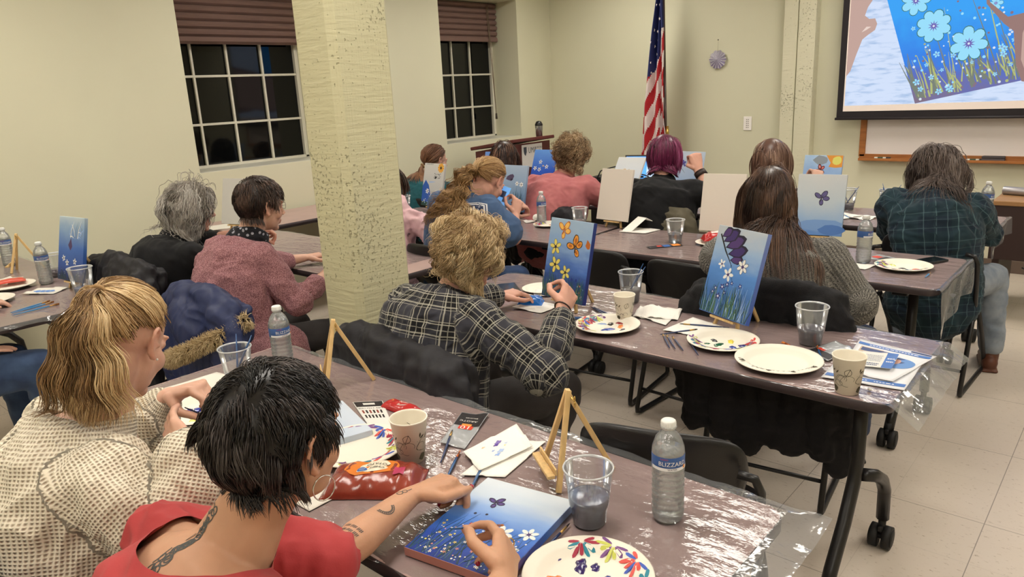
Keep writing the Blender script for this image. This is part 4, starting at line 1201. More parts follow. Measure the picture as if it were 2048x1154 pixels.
cover(-4.36, 1.02, 'clear film over the table at the far left', seed=6, right=(.01,.02))
cover(-1.48, 3.44, 'clear film over the third row, hanging down loose at the right end', right=(.24,.22), seed=7)
cover(-3.31, 3.44, 'clear film over the left table of the third row', right=(.005,.01), seed=8)
cover(-1.50, 4.63, 'clear film over the front row table below the whiteboard, hanging at its right end', right=(.16,.14), seed=9)
cover(-3.33, 4.63, 'clear film over the front row table before the podium', right=(.005,.01), seed=10)

vinyl = mat('black_vinyl', (24,22,23), .38, spec=.5, bump=.1, bscale=250)
def make_chair():
    """faces +y; origin on the floor under the seat"""
    t = thing('folding_chair', 'x', 'chair', (0,0,0))
    # backrest: a curved rounded shell with a rolled lower lip
    n, mm = 24, 12; vs = []; fs = []
    def bp(u, v, off):      # u -1..1 across, v 0..1 up
        wdt = .205*(1-.16*max(0, (.5-v))**1.0*1.2)*(1-.02*v); 
        sq = (1-abs(2*v-1)**5)**.5 if 0 < v < 1 else 0
        x = u*wdt; y = -.235-.035*v+.045*u*u+off; z = .565+.235*v - .012*u*u*(1 if v > .5 else -1)
        return (x, y, z)
    b = MB()
    prof = [(-1,.02)]
    outline = []
    N = 40
    for k in range(N):
        a = 2*PI*k/N; ce, se = math.cos(a), math.sin(a)
        u = (abs(ce)**.38)*(1 if ce > 0 else -1); v = .5+.5*(abs(se)**.45)*(1 if se > 0 else -1)
        outline.append((u, v))
    rings = []
    for sc_, off in ((.0,-.012), (.5,-.012), (.88,-.011), (.97,-.007), (1.0,0), (.97,.009), (.85,.014), (.5,.015), (0,.015)):
        rings.append([bp(u*sc_, .5+(v-.5)*sc_, off) for u, v in outline])
    for r_ in rings: vs += r_
    for a in range(len(rings)-1):
        for k in range(N): fs.append([a*N+k, a*N+(k+1)%N, (a+1)*N+(k+1)%N, (a+1)*N+k])
    b.add(vs, fs, True); part('backrest', b, t, vinyl)
    # seat
    b = MB(); rings = []
    for sc_, z in ((0,.452), (.6,.452), (.93,.448), (1,.436), (1,.428), (.95,.418), (0,.416)):
        rings.append([(x*sc_, y*sc_, z) for x, y in rrect(-.205,.205,-.19,.20,.07, 6)])
    vs = sum(rings, []); N = len(rings[0]); fs = [[a*N+k, a*N+(k+1)%N, (a+1)*N+(k+1)%N, (a+1)*N+k] for a in range(len(rings)-1) for k in range(N)]
    b.add(vs, [f[::-1] for f in fs], True); part('seat', b, t, vinyl)
    for q in (-1, 1):
        x = q*.225
        b = MB(); b.tube([(q*.185,-.268,.722), (q*.222,-.268,.715), (q*.236,-.262,.68), (q*.236,-.225,.55), (q*.232,-.185,.47), (x,-.155,.42)], .0105, 10)
        fr = part('side_frame', b, t, blk)
        b = MB(); b.tube([(x,-.15,.45), (x,-.20,.25), (x,-.262,.04), (x,-.262,.018), (x,-.24,.0125), (x,.20,.0125), (x,.22,.022), (x,.215,.06), (x,.09,.24), (x,-.10,.44)], .0115, 10)
        part('floor_loop', b, t, blk)
    b = MB(); b.tube([(-.225,-.235,.13), (.225,-.235,.13)], .008, 8); part('cross_bar', b, t, blk)
    b = MB(); b.tube([(-.225,.0,.408), (.225,.0,.408)], .009, 8); part('seat_bar', b, t, blk)
    return t
cproto = None
def chair(x, y, rz, lab):
    global cproto
    if cproto is None: cproto = make_chair(); c = cproto
    else: c = dup(cproto)
    c.location = (x, y, 0); c.rotation_euler = (0,0,rz); c['label'] = lab; c['group'] = 'black padded folding chairs'
    return c

# ---------------------------------------------------------------- table things
pine = mat('pine', (222,186,128), .5, var=.18, vscale=10, stretch=(10,10,1)); 
def make_easel():
    """small wooden table easel, front towards -y, origin on the table"""
    t = thing('tabletop_easel', 'x', 'easel', (0,0,0))
    H_ = .205
    for q in (-1, 1):
        b = MB(); b.M = Matrix.Translation((q*.030,-.022,H_/2)) @ Matrix.Rotation(-q*.26, 4, 'Y') @ Matrix.Rotation(-.22, 4, 'X'); b.box((0,0,0), (.009,.012,H_*1.06), .0015); part('leg', b, t, pine)
    b = MB(); b.M = Matrix.Translation((0,.05,H_/2-.002)) @ Matrix.Rotation(.47, 4, 'X'); b.box((0,0,0), (.009,.011,H_*1.10), .0015); part('leg', b, t, pine)
    b = MB(); b.box((0,-.060,.038), (.115,.017,.008), .0015); b.box((0,-.049,.047), (.115,.004,.014), .001); part('ledge', b, t, pine)
    b = MB(); b.tube([(-.018,.004,H_-.014), (.03,.004,H_-.014)], .0018, 6); b.ell((.034,.004,H_-.008), (.003,.002,.007), 8, 6); b.ell((.034,.004,H_-.021), (.003,.002,.007), 8, 6); part('wing_nut', b, t, mat('brass'))
    return t
eproto = None
def easel(x, y, rz, lab, z=TZ):
    global eproto
    if eproto is None: eproto = make_easel(); e = eproto
    else: e = dup(eproto)
    e.location = (x, y, z); e.rotation_euler = (0,0,rz); e['label'] = lab; e['group'] = 'small pine table easels'
    return e

def canvas_mat(name, stops, nz_amt=.25, scale=8, stretch=(1,1,1)):
    T = NT(name); b = T.n('BsdfPrincipled'); T.link(b.outputs[0], T.out.inputs[0]); b.inputs['Roughness'].default_value = .55
    tc = T.n('TexCoord'); sp = T.n('SeparateXYZ'); T.link(tc.outputs['Object'], sp.inputs[0])
    mp = T.n('Mapping'); T.link(tc.outputs['Object'], mp.inputs[0]); mp.inputs['Scale'].default_value = stretch; mp.inputs['Rotation'].default_value = (0,0,.4)
    nz = T.n('TexNoise'); T.link(mp.outputs[0], nz.inputs['Vector']); nz.inputs['Scale'].default_value = scale; nz.inputs['Detail'].default_value = 5
    f = T.math('ADD', T.math('DIVIDE', sp.outputs[1], .305), T.math('MULTIPLY', T.math('SUBTRACT', nz.outputs[0], .5), nz_amt))
    T.link(T.ramp(f, [(p, srgb(c)) for p, c in stops]), b.inputs['Base Color'])
    n2 = T.n('TexNoise'); T.link(tc.outputs['Object'], n2.inputs['Vector']); n2.inputs['Scale'].default_value = 500
    bp = T.n('Bump'); bp.inputs['Strength'].default_value = .2; bp.inputs['Distance'].default_value = .001
    T.link(n2.outputs[0], bp.inputs['Height']); T.link(bp.outputs[0], b.inputs['Normal'])
    return T.m
def pt(name, c): return mat('paint_'+name, c, .45)
class Art:
    """flat brushwork on a canvas: x across, y up, in metres from the lower left corner, each stroke a hair thicker than the last"""
    def __init__(s, seed=0): s.b = MB(); s.k = 0; s.r = random.Random(seed)
    def poly(s, pts, m):
        s.k += 1; s.b.mat(m).poly(pts, .0003+.000004*(s.k % 120)); return s
    def blob(s, x, y, r, m, n=9, sx=1, sy=1, a=0, j=.12):
        P_ = []
        for q in range(n):
            t = 2*PI*q/n; rr = r*(1+s.r.uniform(-j, j)); u, v = rr*sx*math.cos(t), rr*sy*math.sin(t)
            P_.append((x+u*math.cos(a)-v*math.sin(a), y+u*math.sin(a)+v*math.cos(a)))
        return s.poly(P_, m)
    def stroke(s, x0, y0, x1, y1, w, m, bend=0):
        a = Vector((x0, y0)); c = Vector((x1, y1)); d = c-a
        if d.length < 1e-5: return s
        d.normalize(); n = Vector((-d.y, d.x)); mid = (a+c)/2+n*bend
        return s.poly([tuple(a-n*w), tuple(mid-n*w*.9), tuple(c-n*w*.3), tuple(c+n*w*.3), tuple(mid+n*w*.9), tuple(a+n*w)], m)
    def daisy(s, x, y, r, m, cm, n=6, line=None, a0=None):
        a0 = s.r.uniform(0, 6) if a0 is None else a0
        for q in range(n):
            a = a0+2*PI*q/n
            if line: s.blob(x+math.cos(a)*r*.6, y+math.sin(a)*r*.6, r*.46, line, 10, 1.0, .62, a, .04)
            s.blob(x+math.cos(a)*r*.6, y+math.sin(a)*r*.6, r*.42, m, 10, 1.0, .55, a, .06)
        for q in range(n): a = a0+2*PI*(q+.5)/n; s.stroke(x, y, x+math.cos(a)*r*.45, y+math.sin(a)*r*.45, r*.06, cm)
        return s.blob(x, y, r*.2, cm)
    def butterfly(s, x, y, r, m, line, a=0.4, m2=None):
        c, sn = math.cos(a), math.sin(a); R_ = lambda p: (x+(p[0]*c-p[1]*sn)*r, y+(p[0]*sn+p[1]*c)*r)
        for (px, py, ra, w, h) in ((.5,.42,.6,.55,.33), (-.35,.55,2.1,.5,.3), (.55,-.2,-.3,.42,.3), (-.2,-.5,-1.9,.4,.27)):
            X, Y = R_((px, py)); s.blob(X, Y, r*1.12, line, 12, w, h, a+ra, .06); s.blob(X, Y, r*.98, m, 12, w*.92, h*.86, a+ra, .08)
            if m2: s.blob(X, Y, r*.5, m2, 8, w, h, a+ra, .2)
        p, q = R_((-.35,-.35)), R_((.3,.35)); return s.stroke(*p, *q, r*.09, line)
CW, CH, CT = .229, .305, .017
def canvas(name_lab, loc, rz, tilt, m, art=None, w=CW, h=CH, edge=None, group='canvases', flat=False):
    """tilt: lean from lying flat (0) to upright (pi/2); the lower edge sits at loc"""
    t = bpy.data.objects.new('canvas', None); COL.objects.link(t); tag(t, name_lab, 'canvas', group)
    t.location = loc; t.rotation_mode = 'XYZ'; t.rotation_euler = (tilt, 0, rz)
    b = MB(); b.mat(m).box((w/2, h/2, -CT/2), (w, h, CT), .0015)
    cv_ = part('stretched_canvas', b, t)
    if edge is not None:
        b2 = MB()
        for c, d in (((w/2,-.0003,-CT/2),(w,.0006,CT)), ((w+.0003,h/2,-CT/2),(.0006,h,CT))): b2.box(c, d)
        part('painted_edge', b2, t, edge)
    if art is not None: part('painted_picture', art.b, t).scale = (w/CW, h/CH, 1)
    return t

# plastic cup, paper cup, bottle, plate, brush
cupm = clear_mat('cup_plastic', (244,246,248), .05, .10, haze=.10); rimm = clear_mat('cup_rim', (235,238,240), .25, .15, haze=.55)
def plastic_cup(x, y, lab, water=None, level=.55, z=TZ, s=1.0, brushes=0, seed=0, tilt=None, group='clear plastic cups', bl=''):
    t = thing('plastic_cup', lab, 'cup', (x, y, z), 0, group); t.scale = (s, s, s)
    b = MB(); b.lathe([(0,.001),(.031,.001),(.033,.004),(.0355,.035),(.039,.042),(.047,.116),(.0472,.118)], 40); part('cup_wall', b, t, cupm)
    b = MB(); b.lathe([(.0472,.1165),(.0495,.1175),(.0500,.1195),(.0490,.1215),(.0470,.1205),(.0465,.118)], 40); part('rim', b, t, rimm)
    if water:
        zl = .004+.105*level; rw = np.interp(zl, [.004,.035,.042,.116], [.032,.0345,.0378,.046])
        b = MB(); pr_ = [(0,.003),(.0318,.003),(.0342,.035),(.0372,.042),(rw,zl),(rw-.004,zl-.001),(0,zl-.0012)]
        pr_ = [p for p in pr_ if p[1] <= zl+.0001]
        if zl < .042: pr_ = [(0,.003),(.0318,.003),(rw-.0006,zl),(0,zl-.001)]
        b.lathe(pr_, 36); part('water', b, t, water)
    rg = random.Random(seed)
    for k in range(brushes):
        a = rg.uniform(0, 6.28) if tilt is None else tilt[k]; r0, r1 = .022, .043
        brush_at((x-r0*math.cos(a)*s, y-r0*math.sin(a)*s, z+.012), (x+r1*math.cos(a)*s, y+r1*math.sin(a)*s, z+.118*s), ['first', 'second', 'third'][k]+' thin blue brush standing '+bl if brushes > 1 else 'thin blue brush standing '+bl, up=True, L=rg.uniform(.15,.18), group='brushes standing in cups')
    return t
murk = mat('murky_water', (128,122,132), .15, var=.15, vscale=30, coat=.3); murkb = mat('blue_grey_water', (150,166,198), .15, var=.2, vscale=25, col2=(108,108,130)); clearw = clear_mat('clear_water', (205,212,214), .08, .03, bump=.3, bscale=30, haze=.12); pale = mat('pale_blue_water', (160,172,200), .2)
paperc = mat('cup_paper', (240,233,217), .7); inkg = mat('cup_ink', (72,66,48), .7)
def paper_cup(x, y, lab, rz=0, z=TZ, lean=0, s=1):
    t = thing('paper_cup', lab, 'cup', (x, y, z), rz, 'paper cups with a leaf pattern'); t.scale = (s, s, s)
    b = MB(); b.lathe([(0,.006),(.0255,.006),(.0258,0),(.0268,0),(.0385,.092),(.0395,.0925),(.0402,.0945),(.0392,.0965),(.0376,.0955),(.0372,.092),(.0262,.008)], 40); part('cup_body', b, t, paperc)
    # printed leaves and vines, wrapped on the wall
    def wr(u, v): r_ = .0268+.0117*v/.092+.00035; a = u/.033; return (r_*math.cos(a), r_*math.sin(a), v)
    b = MB(); b.mat(inkg); rg = random.Random(5)
    def line(pts, w=.0005):
        for (u0, v0), (u1, v1) in zip(pts, pts[1:]):
            d = Vector((u1-u0, v1-v0)); 
            if d.length < 1e-6: continue
            n = Vector((-d.y, d.x)).normalized()*w
            b.add([wr(u0-n.x, v0-n.y), wr(u1-n.x, v1-n.y), wr(u1+n.x, v1+n.y), wr(u0+n.x, v0+n.y)], [[0,1,2,3]])
    def leaf(u, v, L, W, a, solid=True):
        P_ = [(u+L*math.cos(a)*k-W*math.sin(a)*math.sin(PI*k)*q, v+L*math.sin(a)*k+W*math.cos(a)*math.sin(PI*k)*q) for q, ks in ((1, (0,.25,.5,.75,1)), (-1, (.75,.5,.25))) for k in ks]
        if solid: b.add([wr(*p) for p in P_], [list(range(8))])
        else: line(P_+[P_[0]])
    for o in (0, .07, .14):
        leaf(o+.006,.058,.013,.0022,.5); leaf(o+.006,.060,.012,.002,1.5); leaf(o+.020,.055,.012,.002,.9); line([(o,.052),(o+.028,.072)])
        for q in range(5):
            c = (o+rg.uniform(0,.05), rg.uniform(.02,.045)); r_ = rg.uniform(.008,.016)
            line([(c[0]+r_*math.cos(a)*(1+.3*math.sin(2*a)), c[1]+r_*math.sin(a)) for a in np.linspace(0, 5, 16)], .00035)
        leaf(o+.004,.010,.022,.009,.35)
        leaf(o+.045,.05,.022,.008,1.2,False); line([(o+.045,.05),(o+.053,.07)])
    m_ = part('leaf_print', b, t); 
    return t
botm = clear_mat('bottle_plastic', (250,252,252), .07, .05, bump=.4, bscale=45, haze=.14); labm = mat('bottle_label', (58,92,150), .4)
capm = mat('cap_white', (226,226,222), .45)
bproto = None
def bottle(x, y, lab, z=TZ, rz=0, s=1.0, cap=True):
    global bproto
    if bproto is None:
        t = thing('water_bottle', 'x', 'bottle', (0,0,0))
        pr_ = [(0,.004),(.018,.003),(.026,.0),(.031,.006),(.032,.02)]
        for k in range(7):
            z_ = .024+.0125*k; pr_ += [(.0322,z_), (.0318,z_+.003), (.0300,z_+.006), (.0318,z_+.009)]
        pr_ += [(.0325,.115),(.0325,.118),(.0318,.12),(.0318,.146),(.0325,.148),(.031,.16),(.025,.177),(.0165,.189),(.0125,.193),(.0125,.199),(.0165,.2),(.0165,.202),(.0125,.203),(.0125,.209)]
        b = MB(); b.lathe(pr_, 36); part('bottle_body', b, t, botm)
        b = MB(); b.lathe([(0,.006),(.029,.006),(.0300,.02),(.0300,.14),(.0295,.155),(0,.1552)], 32); part('water', b, t, clear_mat('bottle_water', (250,252,252), .05, .02, bump=.5, bscale=60, haze=.2))
        b = MB(); b.lathe([(0,.214),(.0125,.2135),(.0142,.212),(.0145,.200),(.0138,.196),(.0125,.196)], 24)
        for k in range(24): a = 2*PI*k/24; b.tube([(.0144*math.cos(a),.0144*math.sin(a),.1985), (.0144*math.cos(a),.0144*math.sin(a),.211)], .0006, 4, smooth=False)
        part('cap', b, t, capm)
        b = MB(); b.mat(labm).lathe([(.0322,.119),(.0324,.1195),(.0324,.1465),(.0322,.147)], 36)
        wh_ = mat('label_white', (228,228,230), .5); rd_ = mat('label_red', (190,60,70), .5); og = mat('label_orange', (220,140,60), .5)
        def wr(u, v): a = u/.0326; return (.0327*math.cos(a), .0327*math.sin(a), v)
        nseg = 30
        for k in range(nseg):
            u0, u1 = (k-nseg/2)*.0032, (k+1-nseg/2)*.0032
            b.mat(wh_).add([wr(u0,.1192), wr(u1,.1192), wr(u1,.1255), wr(u0,.1255)], [[0,1,2,3]], True)
        fn2 = lambda X, Y: tuple(Vector(wr(X, Y))*1.0)
        fn3 = lambda X, Y: (.0330*math.cos(X/.0326), .0330*math.sin(X/.0326), Y)
        put_text(b, 'BLIZZARD', .0125, wh_, (-.001,.1335), fn=fn3); put_text(b, 'WATER', .0055, mat('label_ink', (60,50,80), .5), (-.002,.1225), fn=fn3)
        put_text(b, 'PURIFIED', .004, rd_, (-.018,.1435), fn=fn3)
        b.mat(og).add([fn3(.026+.004*math.cos(q), .1245+.004*math.sin(q)) for q in np.linspace(0, 5.6, 9)], [list(range(9))])
        part('label', b, t); bproto = t
    else:
        t = dup(bproto)
    t.location = (x, y, z); t.rotation_euler = (0,0,rz); t.scale = (s, s, s); t['label'] = lab; t['group'] = 'clear water bottles'
    return t
platem = mat('plate_paper', (232,226,212), .6)
PETC = [pt('plate_purple', (116,70,130)), pt('plate_teal', (40,130,150)), pt('plate_coral', (214,82,74)), pt('plate_lime', (196,200,90)), pt('plate_maroon', (160,40,66)), pt('plate_blue', (60,90,180))]
def plate(x, y, lab, rz=0, floral=None, paint=(), z=TZ, s=1.0, vines=False, name='paper_plate', n=5, group='paper plates'):
    t = thing(name, lab, 'plate', (x, y, z), rz, group); t.scale = (s, s, s)
    b = MB(); b.lathe([(0,.0015),(.070,.0015),(.079,.004),(.088,.0135),(.094,.016),(.112,.018),(.1145,.017),(.1145,.0155),(.095,.0135),(.089,.0115),(.081,.0018),(.071,0),(0,0)], 56); part('dish', b, t, platem)
    def zz(r): return float(np.interp(r, [.0,.070,.079,.088,.094,.112], [.0015,.0015,.004,.0135,.016,.018]))+.0005
    if floral:
        b = MB()
        a0, a1 = floral
        for q in range(n):
            a = a0+(a1-a0)*q/(n-1); R0 = .097; cx, cy = R0*math.cos(a), R0*math.sin(a); c = PETC[q % len(PETC)]
            for w_ in range(13):
                f = w_*2*PI/13; L_ = .027+.006*math.sin(w_*2.1)
                P_ = []
                for k in range(8):
                    tt = 2*PI*k/8; u = .004+L_*(.5+.5*math.cos(tt)); v = .0034*math.sin(tt)*(.6+u/L_*.7)
                    X, Y = cx+u*math.cos(f)-v*math.sin(f), cy+u*math.sin(f)+v*math.cos(f); P_.append((X, Y))
                if max(math.hypot(*p) for p in P_) > .1125: continue
                b.mat(c if w_ % 3 else PETC[(q+3) % 6]).add([(X, Y, zz(math.hypot(X, Y))+.0002*(w_ % 3)) for X, Y in P_], [list(range(8))])
        part('floral_rim', b, t)
    if vines:
        b = MB(); b.mat(inkg); rg = random.Random(2)
        for q in range(16):
            a = -2.6+q*.16; R0 = .088+rg.uniform(-.008,.012)
            pts = [((R0+.007*math.sin(k*1.1+q))*math.cos(a+k*.02), (R0+.007*math.sin(k*1.1+q))*math.sin(a+k*.02)) for k in range(9)]
            for p, p2 in zip(pts, pts[1:]):
                d = Vector((p2[0]-p[0], p2[1]-p[1])).normalized(); n_ = Vector((-d.y, d.x))*.0008
                b.add([(p[0]-n_.x,p[1]-n_.y,zz(math.hypot(*p))), (p2[0]-n_.x,p2[1]-n_.y,zz(math.hypot(*p2))), (p2[0]+n_.x,p2[1]+n_.y,zz(math.hypot(*p2))), (p[0]+n_.x,p[1]+n_.y,zz(math.hypot(*p)))], [[0,1,2,3]])
        for a, R0 in ((-.9,.1), (-1.5,.098), (-2.5,.095), (-.2,.1)):
            for d in (-.5, 0, .5):
                cx, cy = R0*math.cos(a), R0*math.sin(a); f = a+d+1.4
                P_ = [(cx+.014*(.5+.5*math.cos(k))*math.cos(f)-.0024*math.sin(k)*math.sin(f), cy+.014*(.5+.5*math.cos(k))*math.sin(f)+.0024*math.sin(k)*math.cos(f)) for k in np.linspace(0, 5.5, 8)]
                b.add([(X, Y, zz(math.hypot(X, Y))) for X, Y in P_], [list(range(8))])
        part('vine_print', b, t)
    rg = random.Random(int(x*1000) % 91)
    for (px, py, r, c) in paint:
        b = MB(); n_ = 18; vs = []; zb = zz(math.hypot(px, py))-.0006
        ph = rg.uniform(0, 6); e = rg.uniform(.5, .95); an = rg.uniform(0, 3)
        rings = ((1.0,.0),(.9,.0014),(.6,.0028),(.25,.0036))
        for f, hh in rings:
            for k in range(n_):
                a = 2*PI*k/n_; R1 = r*f*(1+.28*math.sin(2*a+ph)+.16*math.sin(5*a+ph*2)); u, v = R1*math.cos(a), R1*e*math.sin(a)
                vs.append((px+u*math.cos(an)-v*math.sin(an), py+u*math.sin(an)+v*math.cos(an), zb+hh*min(1, r/.01)))
        fs = [[i*n_+k, i*n_+(k+1)%n_, (i+1)*n_+(k+1)%n_, (i+1)*n_+k] for i in range(3) for k in range(n_)]+[[3*n_+k for k in range(n_)]]
        b.add(vs, fs, True); part('paint_blob', b, t, mat('wet_%d_%d_%d' % c, c, .15, coat=.6))
    return t
brproto = {}
def brush_at(p0, p1, lab, up=False, L=.17, col='blue', group='thin blue-handled paintbrushes', wd=.0034, flat=False, rev=False):
    """bristle end at p0 (handle end when rev), pointing to p1"""
    p0, p1 = Vector(p0), Vector(p1); d = (p1-p0).normalized()
    if rev: p0 = p0+d*L; d = -d
    key = (col, flat)
    if key not in brproto:
        t = thing('paintbrush', 'x', 'paintbrush', (0,0,0))
        l0 = .17
        cb, cf, ct = {'blue': ((28,76,130), (200,150,90), (60,48,40)), 'light': ((56,138,200), (206,158,90), (150,95,50)), 'dark': ((26,48,92), (196,160,96), (52,44,44)), 'orange': ((30,82,134), (190,100,50), (206,120,50))}[col]
        w_ = 1.9 if flat else 1
        b = MB(); b.tube([(0,0,.036), (0,0,.055), (0,0,.08), (0,0,.13), (0,0,l0)], [.0024, .0030, .0034, .0024, .0013], 8); part('handle', b, t, mat('handle_'+col, cb, .3, coat=.4))
        b = MB(); b.tube([(0,0,.014), (0,0,.026), (0,0,.037)], [(.0026*w_,.0017 if flat else .0026), (.0027,.0024), (.0026,.0026)], 8); part('ferrule', b, t, mat('ferrule_'+col, cf, .3, .7))
        b = MB(); b.tube([(0,0,0), (0,0,.006), (0,0,.015)], [(.0008 if not flat else .0045,.0005), (.0022*w_,.0015), (.0024*w_,.0017)], 8); part('bristles', b, t, mat('bristle_'+col, ct, .8))
        brproto[key] = t
    else: t = dup(brproto[key])
    t.location = p0; t.rotation_mode = 'QUATERNION'; t.rotation_quaternion = Vector((0,0,1)).rotation_difference(d)
    t.scale = (1,1,L/.17); t['label'] = lab; t['group'] = group
    return t
def brush(p0, p1, lab, **k):
    """a brush lying on the table"""
    return brush_at((p0[0], p0[1], TZ+.0042), (p1[0], p1[1], TZ+.0042), lab, **k)
def sheet(name, pts, lab, cat, m, th=.0006, z=TZ, curl=.004, art=None, group=None, sub=6, ridge=0):
    """a paper: quad pts [4] in world xy, slightly curled"""
    c = Vector((sum(p[0] for p in pts)/4, sum(p[1] for p in pts)/4)); P_ = [Vector(p)-c for p in pts]
    t = thing(name, lab, cat, (c.x, c.y, z), 0, group)
    n = 14; vs = []; rg = SNoise(int(abs(c.x)*977) % 91)
    def at(u, v): return P_[0]*(1-u)*(1-v)+P_[1]*u*(1-v)+P_[2]*u*v+P_[3]*(1-u)*v
    G = np.array([(i/n*.3, j/n*.3, 0) for i in range(n+1) for j in range(n+1)]); nn = rg(G, 8)
    H_ = {}
    for i in range(n+1):
        for j in range(n+1):
            u, v = i/n, j/n; q = at(u, v); e = max(abs(2*u-1), abs(2*v-1))
            h_ = .0008+curl*(e**6)*(.5+.5*nn[i*(n+1)+j])*(1 if (u > .5) == (v > .5) else .25)+ridge*max(0, nn[i*(n+1)+j])*(1-e**4)
            vs.append((q.x, q.y, h_)); H_[(i, j)] = h_
    b = MB(); fs = [[i*(n+1)+j, (i+1)*(n+1)+j, (i+1)*(n+1)+j+1, i*(n+1)+j+1] for i in range(n) for j in range(n)]
    b.add(vs, fs, True); o = part('page' if name in ('flyer','card') else 'ply', b, t, m); s_ = o.modifiers.new('s', 'SOLIDIFY'); s_.thickness = th; s_.offset = 1
    if art:
        def fn(u, v):
            q = at(min(max(u, 0), 1), min(max(v, 0), 1)); i, j = min(int(u*n), n-1), min(int(v*n), n-1); fu, fv = u*n-i, v*n-j
            i = max(i, 0); j = max(j, 0)
            h_ = H_[(i,j)]*(1-fu)*(1-fv)+H_[(i+1,j)]*fu*(1-fv)+H_[(i+1,j+1)]*fu*fv+H_[(i,j+1)]*(1-fu)*fv
            return (q.x, q.y, h_+th+.0003)
        b = MB(); art(b, fn); part('print', b, t)
    return t
def gridrect(b, fn, m, u0, v0, u1, v1, n=6, dz=0):
    vs = []
    for i in range(n+1):
        for j in range(n+1):
            p = fn(u0+(u1-u0)*i/n, v0+(v1-v0)*j/n); vs.append((p[0], p[1], p[2]+dz))
    b.mat(m).add(vs, [[i*(n+1)+j, (i+1)*(n+1)+j, (i+1)*(n+1)+j+1, i*(n+1)+j+1] for i in range(n) for j in range(n)])
def pillow(name, x, y, rz, L_, W_, Hh, lab, cat, m, art=None, seed=0, z=TZ, group=None, crinkle=.003):
    """a puffed snack bag with flat crimped ends"""
    t = thing(name, lab, cat, (x, y, z), rz, group); n, k = 40, 26; nz = SNoise(seed)
    def hh(u, v):
        e = max(0, 1-abs(u)**4)*max(0, 1-abs(v)**3); a = 1 if abs(u) < .86 else max(0, (1-abs(u))/.14)*.6
        return Hh*e**.6*a
    vs = []; 
    for i in range(n+1):
        for j in range(k+1):
            u, v = 2*i/n-1, 2*j/k-1; w_ = W_/2*(1-.05*(1-abs(u)**2)); vs.append((u*L_/2, v*w_, hh(u, v)))
    A = np.array(vs); q = nz(A*np.array((1,1,0)), 70)*.5+(.5-np.abs(nz(A*np.array((1,.4,0))+3, 45))); A[:, 2] = A[:, 2]*(1+.10*q)+.0015+crinkle*.4*np.maximum(q, 0)*(np.abs(A[:, 0]) > L_*.40); top = [tuple(v) for v in A]
    N = len(top); bot = [(v[0], v[1], .0004) for v in top]
    fs = [[i*(k+1)+j, (i+1)*(k+1)+j, (i+1)*(k+1)+j+1, i*(k+1)+j+1] for i in range(n) for j in range(k)]
    fb_ = [[c+N for c in f[::-1]] for f in fs]; bd = [i*(k+1) for i in range(n+1)]+[n*(k+1)+j for j in range(1, k+1)]+[i*(k+1)+k for i in range(n-1, -1, -1)]+[j for j in range(k-1, 0, -1)]
    sd = [[bd[i], bd[i]+N, bd[(i+1) % len(bd)]+N, bd[(i+1) % len(bd)]] for i in range(len(bd))]
    b = MB(); b.add(top+bot, fs+fb_+sd, True); part('wrapper', b, t, m)
    if art:
        Z = A[:, 2].reshape(n+1, k+1)
        def fn(X, Y):
            fu = min(max((X/L_+.5)*n, 0), n-.001); fv = min(max((Y/W_+.5)*k, 0), k-.001); i, j = int(fu), int(fv); fu -= i; fv -= j
            z_ = Z[i,j]*(1-fu)*(1-fv)+Z[i+1,j]*fu*(1-fv)+Z[i+1,j+1]*fu*fv+Z[i,j+1]*(1-fu)*fv
            return (X, Y, float(z_)+.0006)
        b = MB(); art(b, fn); part('print', b, t)
    return t
# ---------------------------------------------------------------- coats on chairs
def coat(lab, x, y, rz, m, w=.27, drop=.42, front=.12, seed=1, top=.80, lump=1.0, sleeves=((-1,.36),(1,.36)), vox=.009, amp=.010, extra=None, name='coat', z0=None):
    """hung over the backrest of a chair: origin as for the chair"""
    t = thing(name, lab, 'coat', (x, y, 0), rz)
    b = MB(); yb = -.262
    b.loft([(-w*.9,yb,top-.02), (-w*.4,yb-.01,top+.004), (w*.4,yb-.01,top+.004), (w*.9,yb,top-.02)], [(.05,.045*lump)]*4, (0,1,0), 18)
    for k, (yy, dd, th) in enumerate(((yb-.045, drop, .030*lump), (yb+.05, front, .022))):
        n = 6
        for i in range(n):
            u = (i+.5)/n*2-1; r_ = random.Random(seed*10+i+k*50); dx = w*.98*u
            dl = dd*(.9+.2*r_.random())
            b.loft([(dx,yy+.01,top-.015), (dx*1.03,yy-.018*(1 if k == 0 else -.3)*(r_.random()),top-dl*.5), (dx*1.06+r_.uniform(-.01,.01),yy-.012,top-dl)], [(w/n*1.5,th), (w/n*1.5,th*1.15), (w/n*1.45,th*1.1)], (1,0,0), 14)
    for q, L_ in sleeves:
        b.loft([(q*w*.92,yb-.02,top-.06), (q*(w+.035),yb-.035,top-L_*.5), (q*(w+.02),yb-.02,top-L_)], [(.055*lump,.05), (.052*lump,.046), (.045,.04)], (1,0,0), 14)
    if extra: extra(b)
    me = remesh(b, vox, 3); displace(me, amp, 13, seed=seed, stretch=(1.2,1.2,.45)); displace(me, amp*.5, 24, seed=seed+4, stretch=(.5,1,1.4), ridge=True); displace(me, amp*.6, 34, seed=seed+9, stretch=(1,1,.5), ridge=True)
    me.materials.append(m); part('shell', me, t); return t
down = mat('black_nylon', (30,29,34), .58, spec=.35, bump=.3, bscale=55); felt = mat('black_wool', (20,19,22), .9, bump=.3, bscale=200)
navy = mat('navy_nylon', (26,38,80), .55, bump=.3, bscale=50); olive = mat('olive_canvas', (84,78,62), .8, bump=.2)
